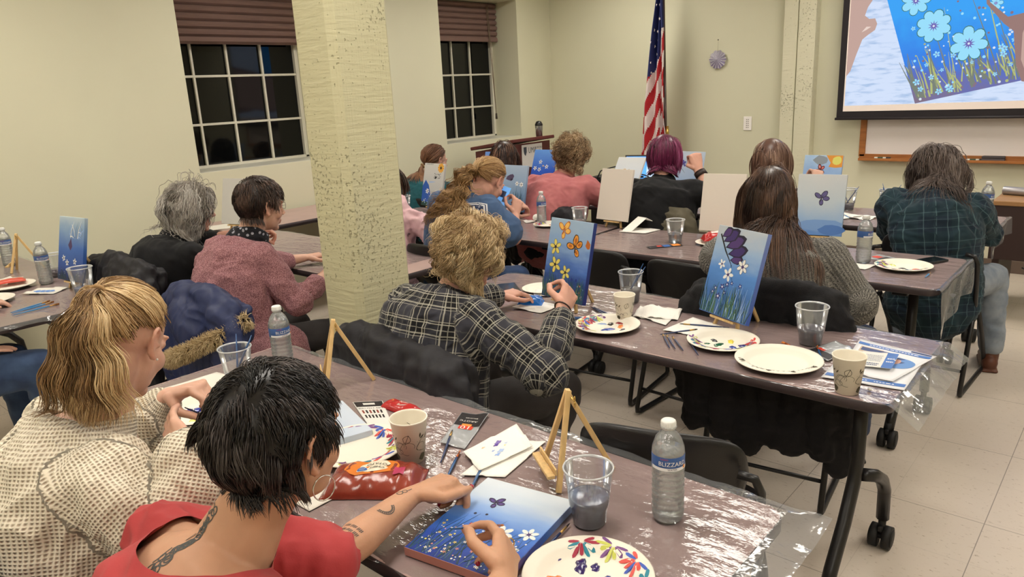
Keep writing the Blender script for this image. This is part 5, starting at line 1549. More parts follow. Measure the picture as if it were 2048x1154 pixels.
def furry(pts, r, n, L_, cols, seed, name='fur_trim'):
    """locks of fur around a path"""
    rg = np.random.default_rng(seed); P_ = np.array(pts); N = n; k = rg.uniform(0, len(P_)-1.001, N); i = k.astype(int); f = (k-i)[:, None]
    c = P_[i]*(1-f)+P_[i+1]*f; d = sph(N, rg); tg = P_[i+1]-P_[i]; tg /= np.linalg.norm(tg, axis=1)[:, None]; d = d-tg*(d*tg).sum(1)[:, None]; d /= np.linalg.norm(d, axis=1)[:, None]
    p = c+d*r*.6; out = [p]; cur = rg.normal(size=(N, 3))*.5
    for s_ in range(5):
        d = d+cur*.35+np.array([0,0,-.16]); d /= np.linalg.norm(d, axis=1)[:, None]; p = p+d*L_/5; out.append(p)
    PT = np.stack(out, 1); R_ = np.interp(np.linspace(0, 1, 6), [0,.4,1], [1,.8,.15])[None]*np.full((N, 1), .0022)
    V, F, rr = tubes(PT, R_, rg.uniform(0, 1, N)); me = mesh_np(name, V, F, rr); me.materials.append(hair_mat('fur_%d' % seed, cols, .6)); return me

# ---------------------------------------------------------------- the chairs and coats
chair(-.87, 1.62, .30, 'empty black folding chair behind the lone water bottle, nearest the camera')
chair(-1.53, 3.13, -.06, 'empty black folding chair in the second aisle, to the left of the grey-sweater woman')
chair(-2.10, 3.17, .12, 'empty black folding chair behind the yellow flower painting')
chair(-1.60, .42, 0, 'black folding chair under the woman in the cream sweater')
chair(-1.02, .34, .05, 'black folding chair under the woman in the red shirt')
chair(-1.72, 1.66, -.05, 'black folding chair under the woman in the plaid shirt')
chair(-2.98, 1.62, -.05, 'black folding chair under the woman in the heathered pink cardigan')
chair(-3.62, 1.60, .0, 'black folding chair under the grey-haired woman')
chair(-1.02, 2.74, .12, 'black folding chair under the woman in the grey marled sweater')
chair(-2.88, 2.84, 0, 'black folding chair under the woman in the blue T-shirt')
chair(-3.44, 2.76, -.1, 'black folding chair under the person in the pale pink hoodie')
chair(-.80, 4.20, -.04, 'black folding chair under the person in the dark green plaid shirt')
chair(-1.66, 4.10, 0, 'black folding chair under the person with the polka-dot sleeves')
chair(-2.25, 4.10, 0, 'black folding chair under the person with purple hair')
chair(-3.02, 4.05, 0, 'black folding chair under the person in the dusty rose sweater')
chair(-3.60, 4.05, 0, 'black folding chair under the long-haired person in black')
chair(-4.36, 4.05, 0, 'black folding chair under the person in the teal top')
chair(-3.66, .50, 0, 'black folding chair under the person in blue jeans at the far left')
chair(-4.02, 1.72, .1, 'black folding chair by the left wall with a fur-trimmed coat on it')

c_ = coat('black coat with pale piping over the chair of the cream sweater woman', -1.60, .42, 0, felt, w=.25, drop=.5, seed=1, top=.82)
b = MB(); b.tube([(-.19,-.355,.72), (-.20,-.358,.60), (-.23,-.352,.47), (-.235,-.35,.36)], .004, 6); b.tube([(-.15,-.36,.66), (-.14,-.362,.58), (-.13,-.36,.5)], .004, 6); part('piping', b, c_, mat('piping_grey', (150,145,140), .5))
coat('dark jacket over the chair of the woman in the red shirt', -1.02, .34, .05, felt, w=.22, drop=.3, seed=14)
coat('black puffer jacket over the chair of the woman in the plaid shirt', -1.72, 1.66, -.05, down, w=.29, drop=.36, seed=2, lump=1.25, top=.80, sleeves=((-1,.3),(1,.34)))
coat('thick black down coat over the chair of the grey-haired woman', -3.60, 1.60, .0, down, w=.26, drop=.5, seed=3, lump=1.5, top=.85)
c_ = coat('navy blue parka with a tan fur-trimmed hood over the chair of the woman in pink', -2.86, 1.60, -.05, navy, w=.27, drop=.5, seed=4, lump=1.4, top=.80,
     extra=lambda b: b.loft([(-.06,-.33,.73), (.08,-.34,.71), (.20,-.24,.71)], [(.09,.06), (.11,.07), (.08,.05)], (0,.3,1), 18))
part('fur_trim', furry([(.02,-.43,.60), (.08,-.435,.625), (.15,-.425,.65), (.22,-.375,.69), (.28,-.32,.72), (.31,-.22,.77)], .026, 3200, .030, [(150,125,88), (196,172,130), (224,204,166)], 5), c_)
coat('long black coat over the chair of the woman in the grey marled sweater', -1.02, 2.74, .12, felt, w=.25, drop=.54, seed=6, lump=1.3, top=.83, sleeves=((-1,.42),(1,.6)))
coat('dark quilted jacket over the chair of the person in dusty rose', -3.02, 4.05, 0, navy if False else down, w=.25, drop=.3, seed=7)
coat('olive coat over the chair of the person with purple hair', -2.25, 4.10, 0, olive, w=.24, drop=.35, seed=8, lump=1.3, top=.82)
c_ = coat('black coat with a shaggy grey fur edge on the chair by the left wall', -4.02, 1.72, .1, felt, w=.25, drop=.5, seed=9)
part('fur_trim', furry([(-.2,-.33,.66), (-.1,-.36,.60), (.0,-.36,.52), (.12,-.35,.44), (.2,-.33,.36)], .05, 2200, .07, [(66,58,50), (104,92,78), (150,136,116)], 10), c_)
# ---------------------------------------------------------------- people
skl = skin_mat('skin_light', (214,168,146)); skt = skin_mat('skin_tan', (202,154,124)); skp = skin_mat('skin_pale', (222,178,156)); skr = skin_mat('skin_rosy', (214,162,142))
BL = [(88,64,42), (140,108,72), (188,154,108), (222,194,148)]
PE = {}
PE[1] = person('p1', dict(label='blonde woman with a high ponytail in a cream waffle-knit sweater, holding a thin brush', head=(-1.56,.55,1.108), face=(30,-28,0), nb=(-1.58,.485,.955), pelvis=(-1.50,.37,.56), hs=.95, bulk=(1.0,1.08), hunch=.06, tyaw=-6, shw=.15,
    R=dict(w=(-1.315,.555,.925), e=(-1.27,.45,.76), f=(-.85,-.1,.35), hn=(-.2,.9,-.1), pose='relax', sleeve=.96, cuff=1.5, s=.9, so=.024), L=dict(w=(-1.66,.66,.925), e=(-1.74,.60,.80), f=(.75,.45,.25), hn=(.25,.1,-.95), pose='pinch', sleeve=.9, s=.9, so=.022),
    shirt=cloth_mat('cream_waffle', (232,222,202), 'waffle', (190,170,146), scale=1.5), shirtname='sweater', loose=.020, fold=.008, vox=.0042, cvox=.006, skin=skl, necks=((-1.575,.485,1.015),(.085,.09,.055)), neck=.95, pants=cloth_mat('black_leggings', (28,28,32))))
add_hair(PE[1], 'pony', hair_mat('hair_honey', BL), N=4200, r=.0009, seed=11, tie=(0,-.088,.088), tail_n=3200, tail_L=.29, tail_dir=(.15,-.8,-.4), spread=.014, coil=.006, wl=.10, hi=.55, lo=-.5, capv=.003, under=.5)
b = MB(); b.ell(hp(PE[1], (.086,.004,-.036)), (.0024,)*3, 8, 6); part('earring', b, PE[1]['root'], mat('pearl', (230,226,220), .2))
h = PE[1]['hands']['R']; b = MB(); w_ = PE[1]['arms']['R'][2]; ax = h['f']; t_ = h['t']; n_ = h['n']
b.tube([w_+ax*.005+t_*.030*math.cos(a)+n_*.024*math.sin(a) for a in np.linspace(0, 2*PI, 21)[:-1]], .003, 6, closed=True); part('hair_band', b, PE[1]['root'], mat('band_tan', (128,104,70), .7), label='tan elastic band round the wrist')

PE[2] = person('p2', dict(label='woman with short spiky black hair, red shirt and tattooed neck, painting flowers', head=(-.972,.537,1.062), face=(10,-4,0), nb=(-1.0,.455,.912), pelvis=(-1.02,.27,.55), hs=.98, bulk=(1.12,1.12), hunch=.04, tyaw=-4, shw=.175, jaw=1.1, full=1.06,
    L=dict(w=(-1.035,.835,.800), e=(-1.0,.62,.79), f=(.25,.95,.02), hn=(.30,.05,-1), pose='rest', sleeve=.48, s=.98), R=dict(w=(-.70,.735,.810), e=(-.66,.48,.80), f=(-.60,.75,.10), hn=(-.75,-.55,-.40), pose='write', sleeve=.5, s=.98),
    shirt=cloth_mat('red_crepe', (180,66,68), 'plain', (166,56,58), rough=.75, bump=.1), loose=.012, fold=.006, vox=.0040, cvox=.006, skin=skt, necks=((-1.005,.455,.975),(.125,.135,.10)), neck=.9, armr=.96))
add_hair(PE[2], 'spiky', hair_mat('hair_black', [(14,11,11), (26,20,19), (44,34,32), (92,84,82)], .35), N=9000, L=(.030,.060), r=.0009, seed=21, vol=.012, fly=0, jit=.28, grav=.42, lift=.38, lo=-.80, hi=.50, steps=9, capv=.010, clump=150, under=.3, tuck=.35)
b = MB(); hpts = [hp(PE[2], (.088,.004,-.060))+Vector((.002*math.sin(a),.018*math.sin(a),.020*math.cos(a))) for a in np.linspace(0, 2*PI, 25)[:-1]]
b.tube(hpts, .0011, 6, closed=True); part('earring', b, PE[2]['root'], mat('silver', (210,205,200), .15, 1.0), label='silver hoop earring')

PE[5] = person('p5', dict(label='woman with fluffy blonde hair in a black and grey plaid shirt', head=(-1.70,1.715,1.045), face=(-6,-12,0), nb=(-1.745,1.66,.905), pelvis=(-1.74,1.555,.56), hs=.95, bulk=(1.16,1.2), hunch=.06, tyaw=2, shw=.155, full=1.05,
    R=dict(w=(-1.41,1.835,.865), e=(-1.33,1.63,.725), f=(-.25,.8,.45), hn=(-.95,.1,-.2), pose='hold', sleeve=.90, cuff=1.0, so=.02, s=1.0), L=dict(w=(-1.86,2.02,.80), e=(-1.92,1.86,.80), f=(.3,1,0), sleeve=.95),
    shirt=cloth_mat('black_plaid', (14,13,16), 'plaid', (52,52,60)), shirtname='plaid_shirt', loose=.018, fold=.007, vox=.0042, cvox=.006, hem=.06, skin=skr, neck=1.0, kneeR=(-1.47,1.90,.55), footR=(-1.55,1.78,.09), kneeL=(-1.9,1.95,.5), legr=1.1, pants=cloth_mat('charcoal_slacks', (60,56,56))))
add_hair(PE[5], 'curly', hair_mat('hair_gold', [(140,112,78), (184,154,112), (214,188,144), (234,214,176)], .5), N=6500, L=(.08,.14), r=.0008, seed=31, fly=.12, vol=.016, wave=.012, wl=.055, jit=.26, grav=.36, lift=.5, lo=-.86, hi=.5, steps=20, capv=.016, tuck=.2, clump=120, under=.6)
b = MB(); A = PE[5]['arms']['R']; hh = PE[5]['hands']['R']
b.tube([A[2]+hh['f']*.008+hh['t']*.0315*math.cos(a)+hh['n']*.025*math.sin(a) for a in np.linspace(0, 2*PI, 21)[:-1]], .0026, 6, closed=True); part('bracelet', b, PE[5]['root'], mat('bracelet_dark', (60,44,36), .5))

PE[4] = person('p4', dict(label='woman with short dark hair, glasses and a black patterned scarf in a heathered pink cardigan', head=(-3.06,1.765,1.112), face=(-2,-8,0), nb=(-3.10,1.69,.95), pelvis=(-3.0,1.53,.55), hs=1.0, bulk=(1.06,1.1), hunch=.05, tyaw=4, shw=.15,
    R=dict(w=(-2.86,1.95,.79), e=(-2.80,1.73,.71), f=(-.3,.9,-.1), hn=(-.3,0,-1), pose='hold', sleeve=.78, so=.018), L=dict(w=(-3.28,2.1,.78), e=(-3.33,1.88,.78), f=(.3,1,0), sleeve=.8),
    shirt=cloth_mat('pink_heather', (176,128,132), 'heather', (120,78,84)), shirtname='cardigan', loose=.022, fold=.008, hem=.10, vox=.0048, cvox=.007, skin=skl, neck=1.0, blobs=[((-2.84,1.60,.50),(.14,.17,.14)), ((-2.80,1.62,.40),(.06,.12,.2))], pants=cloth_mat('charcoal_slacks', (60,56,56))))
add_hair(PE[4], 'spiky', hair_mat('hair_dark_brown', [(30,22,20), (52,38,32), (82,60,50), (110,86,72)], .4), N=4200, L=(.04,.065), r=.0012, seed=41, fly=0, vol=.014, jit=.2, grav=.45, lift=.35, lo=-.72, hi=.42, steps=9, capv=.010, tuck=.35, clump=110, under=.5)
add_glasses(PE[4]); add_scarf(PE[4], cloth_mat('scarf_black', (24,24,30), 'dots', (150,150,160), scale=.8))
PE[3] = person('p3', dict(label='woman with grey bobbed hair and glasses in a black top and speckled scarf', head=(-3.60,1.70,1.075), face=(-4,-10,0), nb=(-3.635,1.62,.915), pelvis=(-3.62,1.48,.55), bulk=(1.2,1.2), hunch=.05, shw=.165,
    L=dict(w=(-3.50,1.96,.93), e=(-3.68,1.80,.88), f=(.6,.8,.0), hn=(0,.2,-1), pose='pinch', sleeve=.62), R=dict(w=(-3.4,1.98,.76), e=(-3.36,1.75,.76), f=(-.2,1,-.1), sleeve=.8),
    shirt=cloth_mat('black_knit', (17,17,20), 'plain', (12,12,14)), shirtname='top', loose=.018, skin=skr, vox=.005, cvox=.008, neck=1.0))
add_hair(PE[3], 'bob', hair_mat('hair_grey', [(104,96,88), (150,142,132), (190,184,176), (222,218,212)], .4), N=4600, L=.21, r=.0011, seed=51, fly=.03, vol=.024, wave=.006, wl=.07, jit=.13, grav=.45, lift=.3, lo=-.8, hi=.52, steps=16, fringe=.09, zcut=-.14, tuck=.12, capv=.012, under=.5)
add_glasses(PE[3], (190,160,120), .0008); add_scarf(PE[3], cloth_mat('scarf_speckle', (26,26,30), 'dots', (170,165,158), scale=1.6))

PE[6] = person('p6', dict(label='woman seen from behind with long straight brown hair in a grey marled knit sweater', head=(-1.135,2.84,1.105), face=(34,-12,-4), nb=(-1.10,2.765,.945), pelvis=(-1.02,2.68,.56), bulk=(1.12,1.15), hunch=.04, tyaw=26, shw=.185,
    R=dict(w=(-.90,3.00,.70), e=(-.775,2.80,.745), f=(-.4,.8,0), sleeve=.98, so=.024), L=dict(w=(-1.36,3.12,.78), e=(-1.30,2.93,.76), f=(.2,1,0), so=.020),
    shirt=cloth_mat('grey_marl', (146,142,134), 'marl', (52,50,50)), shirtname='sweater', loose=.022, fold=.006, vox=.0055, cvox=.0065, skin=skl, necks=((-1.105,2.76,.99),(.085,.085,.055)), neck=.95, pants=cloth_mat('dark_jeans', (44,56,84), 'denim', (32,42,66)), kneeR=(-.80,3.02,.53)))
add_hair(PE[6], 'long', hair_mat('hair_brown', [(42,28,22), (66,46,36), (94,68,54), (130,100,80)], .32), N=6500, L=(.31,.39), r=.0010, seed=61, vol=.008, gather=(-.04,2.5), wave=.0015, wl=.12, jit=.04, grav=.6, lift=.12, lo=-.75, hi=.55, steps=22, part_x=0, capv=.006, clump=90, under=.5)

PE[7] = person('p7', dict(label='person from behind with loose grey-brown hair, dark green plaid shirt and pale jeans', head=(-.83,4.235,1.06), face=(22,-38,0), nb=(-.83,4.13,.955), pelvis=(-.77,4.08,.55), bulk=(1.1,1.15), hunch=.075, tyaw=14, shw=.165, armr=1.02,
    R=dict(w=(-.68,4.50,.77), e=(-.605,4.32,.75), f=(-.5,.7,0), so=.022, sleeve=.98), L=dict(w=(-1.02,4.46,.77), e=(-1.04,4.25,.74), f=(.3,1,0), so=.026),
    shirt=cloth_mat('green_plaid', (24,38,52), 'plaid2', (30,52,60)), shirtname='plaid_shirt', loose=.022, fold=.010, hem=.14, vox=.006, cvox=.008, skin=skl, neck=1.0,
    pants=cloth_mat('pale_jeans', (142,150,160), 'denim', (112,122,136)), kneeR=(-.575,4.46,.50), footR=(-.545,4.44,.10), kneeL=(-.98,4.5,.5), footL=(-1.0,4.5,.09), legr=1.12, shoe=mat('brown_boot', (92,52,36), .5)))
add_hair(PE[7], 'long', hair_mat('hair_ash', [(50,40,36), (82,68,62), (112,98,92), (150,138,132)], .4), N=4500, L=(.20,.28), r=.0011, seed=71, vol=.018, tuck=.1, wave=.004, wl=.09, jit=.14, grav=.38, lift=.25, lo=-.75, hi=.55, steps=18, part_x=0, capv=.008, clump=70, under=.5)
b = MB(); b.tube([hp(PE[7], (-.062,-.03,.118)), hp(PE[7], (-.078,-.05,.085))], .005, 6); part('hair_clip', b, PE[7]['root'], mat('clip_pale', (206,196,190), .4))

PE[8] = person('p8', dict(label='woman with a wavy blonde ponytail in a slate T-shirt with back print, holding a phone', head=(-2.775,2.985,1.085), face=(4,-34,0), nb=(-2.83,2.885,1.01), pelvis=(-2.88,2.76,.57), bulk=(1.0,1.05), hunch=.045, tyaw=0, shw=.17,
    R=dict(w=(-2.64,3.04,.90), e=(-2.56,2.93,.80), f=(-.15,.45,.8), hn=(-.9,.2,.1), pose='hold', sleeve=.38, so=.03), L=dict(w=(-2.76,3.12,.90), e=(-2.95,3.07,.80), f=(.6,.4,.4), hn=(.2,.6,-.4), pose='pinch', sleeve=.38, so=.03),
    shirt=cloth_mat('slate_cotton', (72,96,132), 'plain', (64,86,120), bump=.1), shirtname='t_shirt', loose=.02, fold=.006, vox=.005, cvox=.007, skin=skr, neck=1.0, pants=cloth_mat('blue_jeans', (52,72,108), 'denim', (38,54,86)), kneeR=(-2.62,3.02,.56)))
add_hair(PE[8], 'pony', hair_mat('hair_wheat', [(100,70,42), (146,108,66), (184,146,98), (214,182,134)]), N=2800, r=.0011, seed=81, tie=(0,-.115,.015), tail_n=1400, tail_L=.42, tail_dir=(-.7,-1,-.1), spread=.024, coil=.014, wl=.085, capv=.004, under=.5)
PE[9] = person('p9', dict(label='person in a pale pink hoodie mostly hidden behind the column', head=(-3.72,3.05,1.02), face=(0,-20,0), nb=(-3.62,2.95,.90), pelvis=(-3.44,2.70,.55), bulk=(1.15,1.15), R=dict(w=(-3.2,3.2,.77), e=(-3.17,2.93,.78), f=(0,1,0), so=.03), L=dict(w=(-3.8,3.2,.77), f=(0,1,0), so=.03),
    shirt=cloth_mat('pink_fleece', (226,190,194), 'plain', (212,172,178)), shirtname='hoodie', loose=.045, fold=.014, vox=.007, cvox=.009, neck=1.1))
add_hair(PE[9], 'long', hair_mat('hair_brown', []), N=700, L=(.15,.22), r=.0028, seed=91, steps=9)
PE[10] = person('p10', dict(label='person with low brown ponytail and teal top at the left of the front row', head=(-4.36,4.08,1.05), face=(-8,-10,0), nb=(-4.39,4.0,.90), pelvis=(-4.40,3.82,.55), R=dict(w=(-4.08,4.40,.77), e=(-4.12,4.15,.80), f=(0,1,0)), L=dict(w=(-4.55,4.4,.77), f=(0,1,0)),
    shirt=cloth_mat('teal_knit', (32,84,92), 'plain', (26,70,78)), vox=.006, cvox=.009, skin=skl, necks=((-4.39,4.0,.95),(.08,.08,.045)), neck=.95))
add_hair(PE[10], 'pony', hair_mat('hair_auburn', [(60,36,24), (96,62,42), (126,86,60), (150,112,84)]), N=1300, r=.0020, seed=101, tie=(0,-.11,-.045), tail_n=420, tail_L=.20, tail_dir=(0,-1,-.5), spread=.02, capv=.004, under=.5)
PE[11] = person('p11', dict(label='person with long dark brown hair in black, seated before the podium', head=(-3.60,4.05,1.085), face=(25,-14,0), nb=(-3.60,3.98,.935), pelvis=(-3.60,3.82,.55), tyaw=10, R=dict(w=(-3.33,4.30,.78), e=(-3.32,4.04,.77), f=(0,1,0)), L=dict(w=(-3.85,4.35,.77), f=(0,1,0)),
    shirt=cloth_mat('black_knit', (17,17,20)), shirtname='top', vox=.007, cvox=.009, neck=1.1))
add_hair(PE[11], 'long', hair_mat('hair_mahogany', [(34,22,20), (58,38,32), (84,58,48), (128,92,72)], .32), N=2600, L=(.24,.32), r=.0016, seed=111, vol=.010, wave=.004, wl=.12, jit=.07, grav=.6, lift=.12, lo=-.75, hi=.55, steps=18, capv=.007, under=.4)
PE[12] = person('p12', dict(label='person with short curly blonde hair in a dusty rose sweater', head=(-3.0,4.06,1.115), face=(22,-10,0), nb=(-3.02,3.99,.965), pelvis=(-3.03,3.82,.56), bulk=(1.3,1.2), tyaw=10, shw=.185, armr=1.1, R=dict(w=(-2.84,4.36,.78), e=(-2.72,4.12,.80), f=(-.3,1,0), so=.022), L=dict(w=(-3.3,4.36,.77), e=(-3.36,4.1,.80), f=(.1,1,0), so=.022),
    shirt=cloth_mat('dusty_rose', (190,118,118), 'plain', (176,104,106), bump=.1), shirtname='sweater', loose=.018, vox=.006, cvox=.008, skin=skr, neck=1.0))
add_hair(PE[12], 'curly', hair_mat('hair_sand', [(86,66,46), (136,108,78), (184,154,116), (226,202,164)], .45), N=3200, L=(.07,.11), r=.0013, seed=121, vol=.026, tuck=.25, wave=.012, wl=.045, fly=.15, jit=.3, grav=.35, lift=.55, lo=-.85, hi=.5, steps=20, capv=.015, clump=130, under=.5)
PE[13] = person('p13', dict(label='person with purple hair and black shirt, tattooed arm raised in a fist', head=(-2.31,4.09,1.125), face=(28,-12,0), nb=(-2.28,4.01,.97), pelvis=(-2.25,3.86,.56), bulk=(1.3,1.2), tyaw=12, shw=.19, armr=1.15, R=dict(w=(-2.095,4.115,1.045), e=(-1.975,4.085,.905), f=(-.3,.1,.9), hn=(-.55,.5,-.1), pose='fist', sleeve=.48, so=.016, s=1.05), L=dict(w=(-2.55,4.4,.78), f=(.2,1,0)),
    shirt=cloth_mat('black_knit', (17,17,20)), loose=.02, vox=.0048, cvox=.008, skin=skr, neck=1.0))
add_hair(PE[13], 'bob', hair_mat('hair_purple', [(66,22,44), (104,34,68), (140,52,96), (172,92,132)], .35), N=3200, L=.18, r=.0014, seed=131, vol=.012, tuck=.15, wave=.001, wl=.1, jit=.08, grav=.5, lift=.2, lo=-.82, hi=.5, steps=14, zcut=-.10, capv=.012, under=.5)
add_glasses(PE[13], (30,26,30), .0016)
A = PE[13]['arms']['R']; d_ = (A[2]-A[1]).normalized(); b = MB(); o1 = d_.orthogonal().normalized(); o2 = d_.cross(o1)
b.tube([A[2]-d_*.012, A[2]-d_*.045], [.036,.038], 20); part('wrist_cuff', b, PE[13]['root'], mat('leather_brown', (46,32,28), .5), label='dark leather cuff')
PE[14] = person('p14', dict(label='person with light brown hair, mauve top and polka-dot sleeves, painting an orange sun', head=(-1.655,4.13,1.10), face=(20,-12,0), nb=(-1.67,4.05,.95), pelvis=(-1.66,3.88,.55), R=dict(w=(-1.475,4.395,.955), e=(-1.38,4.24,.86), f=(-.3,.5,.7), hn=(-.6,.5,-.2), pose='pinch', sleeve=.85, so=.024, s=.95), L=dict(w=(-1.92,4.4,.77), f=(.2,1,0)),
    shirt=cloth_mat('dot_blouse', (26,24,30), 'dots', (206,200,204), scale=1.5), shirtname='blouse', vox=.0055, cvox=.008, skin=skl, neck=1.1))
add_hair(PE[14], 'bob', hair_mat('hair_taupe', [(70,46,38), (108,78,64), (140,110,92), (170,142,124)], .38), N=2600, L=.20, r=.0015, seed=141, vol=.012, tuck=.1, jit=.08, grav=.5, lift=.2, lo=-.82, hi=.5, steps=14, zcut=-.13, capv=.012, under=.5)
b = MB(); P = PE[14]; b.loft([P['sp'][2], P['sp'][3], P['sp'][4], P['NB']], [(.185,.14), (.178,.128), (.145,.105), (.080,.075)], P['side_'], 24)
me = remesh(b, .008, 3); displace(me, .004, 18, 3); me.materials.append(cloth_mat('mauve_vest', (150,98,98))); part('vest', me, P['root'])
PE[15] = person('p15', dict(label='seated person in faded blue jeans at the far left, hand resting on the lap', head=(-3.70,.66,1.12), face=(0,-20,0), nb=(-3.72,.57,.96), pelvis=(-3.70,.40,.54), R=dict(w=(-3.50,.66,.655), e=(-3.42,.45,.70), f=(.1,1,-.08), hn=(0,0,-1), pose='flat', sleeve=.9), L=dict(w=(-3.85,.78,.77), f=(.2,1,0)),
    shirt=cloth_mat('black_knit', (17,17,20)), vox=.006, cvox=.009, pants=cloth_mat('faded_jeans', (66,86,118), 'denim', (48,64,94)), kneeR=(-3.45,.88,.54), kneeL=(-3.8,.86,.5), legr=1.2, skin=skl))
add_hair(PE[15], 'long', hair_mat('hair_brown', []), N=700, L=(.15,.22), r=.0028, seed=151, steps=9)

# tattoos: inked lines laid on the skin
ink = mat('tattoo_ink', (74,74,72), .6)
def tattoo(P, name, start, lines, U_, V_, N_, w=.0011, lab=None):
    """lines in a local plane, dropped along -N onto the skin"""
    me = P['body'].data; bm = bmesh.new(); bm.from_mesh(me); tree = BVHTree.FromBMesh(bm); bm.free()
    b = MB().mat(ink); o = Vector(start)-P['org']; U_, V_, N_ = Vector(U_).normalized(), Vector(V_).normalized(), Vector(N_).normalized()
    for pts in lines:
        prev = None
        for (u, v) in pts:
            q = o+U_*u+V_*v+N_*.09; hit, n, i, d = tree.ray_cast(q, -N_, .2)
            if hit is None: prev = None; continue
            c = hit+n*.0006
            if prev is not None and (prev[0]-c).length < .02 and (prev[0]-c).length > 1e-5:
                d_ = (c-prev[0]).normalized(); s_ = d_.cross(n).normalized()*w
                b.add([prev[0]-s_, c-s_, c+s_, prev[0]+s_], [[0,1,2,3]])
            prev = (c, n)
    o_ = part(name, b, P['root'], label=lab); return o_
def ring(cx, cy, r, n=10, a0=0, a1=6.3): return [(cx+r*math.cos(a), cy+r*math.sin(a)) for a in np.linspace(a0, a1, n)]
P = PE[2]
# spray of blossoms climbing the back of the neck
ls = []; rg = random.Random(12)
for k in range(34):
    f = k/33; ls.append(ring(.0+.055*(1-f)**1.6*rg.uniform(.2,1.0)+.004, -.05+.105*f+rg.uniform(-.008,.008), rg.uniform(.004,.0085)*(1-.3*f)))
for k in range(10): ls.append([(.05-.045*k/10+rg.uniform(-.006,.006), -.05+.10*k/10), (.045-.045*k/10, -.035+.10*k/10), (.03-.02*k/10, -.02+.09*k/10)])
ls += [ring(.002,.062,.010), ring(-.004,.07,.007), ring(.010,.072,.008)]
tattoo(P, 'neck_tattoo', P['org']+P['NB']+Vector((.0,-.06,.01)), ls, (-1,-.25,-.1), (0,.35,1), (.15,-1,.45), .0012, 'dark blossom tattoo on the nape')
S_, E_, W_, A_ = P['arms']['L']; ax = (W_-E_).normalized(); nn = Vector((.35,-.15,1)); nn = (nn-ax*nn.dot(ax)).normalized(); cr = ax.cross(nn)
ls = []
for k in range(4):
    for q in range(3): 
        if rg.random() < .9:
            y0 = -.024+q*.014; x0 = .016+k*.012
            for s_ in range(4): ls.append([(x0+.001*(s_%2), y0+s_*.003), (x0+.007, y0+s_*.003+.0012)])
ls += [ring(.135, .0, .018, 16, .4, 3.4), ring(.135, .0, .014, 16, .4, 3.4)]+[[(.135+.012*math.cos(a), .012*math.sin(a)), (.135+.017*math.cos(a), .017*math.sin(a))] for a in np.linspace(.5, 3.2, 12)]
ls += [ring(.19, -.008, .006), ring(.20, -.004, .005), [(.18,-.012), (.205,.0), (.215,.002)]]
tattoo(P, 'arm_tattoo', P['org']+E_, ls, ax, cr, nn, .0008, 'rows of tattooed script and a ring motif on the forearm')
def nails(P, sd, m):
    h = P['hands'][sd]; b = MB()
    tl = list(h['tips'])+[h['thumb']]
    for tp, d in tl[:4]: 
        up = -h['n'] if P is not PE[2] or sd != 'L' else -h['n']
        nrm = d.cross(h['t']); nrm = nrm if nrm.dot(-h['n']) > 0 or abs(nrm.dot(h['n'])) < .2 else -nrm
        b.ell(tp+d*.002+nrm*.0045, (.0045,.0045,.0045), 8, 6)
    tp, d = tl[4]; b.ell(tp+d*.006-h['n']*.002, (.0062,.0062,.0050), 10, 8)
    part('fingernails', b, P['root'], m, label='dark red fingernails')
nails(PE[2], 'L', mat('nail_red', (150,20,44), .2, coat=.5)); nails(PE[2], 'R', mat('nail_red'))
b = MB(); h = PE[2]['hands']['R']; c = h['W']+h['f']*.105+h['t']*(-.012)+h['n']*.0; ax = (h['f']+h['n']*.9).normalized(); x_ = h['t']; y_ = ax.cross(x_)
b.tube([c+x_*.0105*math.cos(a)+y_*.0105*math.sin(a) for a in np.linspace(0, 2*PI, 17)[:-1]], .0012, 6, closed=True); part('ring', b, PE[2]['root'], mat('gold', (214,170,90), .2, 1.0))
# the print on the blue T-shirt, wrapped on the back
P = PE[8]; sh = [c for c in P['root'].children if c.name.startswith('t_shirt')][0]
bm = bmesh.new(); bm.from_mesh(sh.data); tree = BVHTree.FromBMesh(bm); bm.free()
b = MB(); wt = mat('print_white', (222,222,226), .7); nv = mat('print_navy', (44,58,92), .7)
N_ = Vector((.62,-.70,.32)).normalized(); U_ = Vector((.78,.62,0)).normalized(); V_ = N_.cross(U_)*-1
V_ = V_ if V_.z > 0 else -V_
o_ = P['sp'][3]*.5+P['sp'][4]*.5+Vector((.05,-.02,-.045))
def drop(x, y, e=.0012):
    q = o_+U_*x+V_*y+N_*.25; hit, n, i, d = tree.ray_cast(q, -N_, .5); 
    return tuple((hit+N_*e) if hit else (o_+U_*x+V_*y))
def shp(sc_): return [(sc_*x, sc_*y) for x, y in ((-.11,.045),(-.06,.058),(0,.062),(.06,.058),(.11,.045),(.112,.0),(.10,-.04),(.06,-.075),(.0,-.095),(-.06,-.075),(-.10,-.04),(-.112,.0))]
def rfill(sc_, m, e):
    S1 = shp(sc_); vs = [drop(0,0,e)]; K = 8; fs = []
    P2 = []
    for i, (a, c) in enumerate(zip(S1, S1[1:]+S1[:1])):
        for k in range(4): P2.append((a[0]+(c[0]-a[0])*k/4, a[1]+(c[1]-a[1])*k/4))
    n_ = len(P2)
    for k in range(1, K+1): vs += [drop(x*k/K, y*k/K, e) for x, y in P2]
    fs = [[0, 1+i, 1+(i+1)%n_] for i in range(n_)]+[[1+(k-1)*n_+i, 1+k*n_+i, 1+k*n_+(i+1)%n_, 1+(k-1)*n_+(i+1)%n_] for k in range(1, K) for i in range(n_)]
    b.mat(m).add(vs, fs, True)
rfill(1.0, wt, .0015); rfill(.93, nv, .002); rfill(.88, wt, .0025); rfill(.80, nv, .003)
put_text(b, 'ON', .085, wt, (.025,.008), fn=lambda x, y: drop(x, y, .0038), spacing=1.05); put_text(b, 'OP', .04, wt, (.02,-.048), fn=lambda x, y: drop(x, y, .0038))
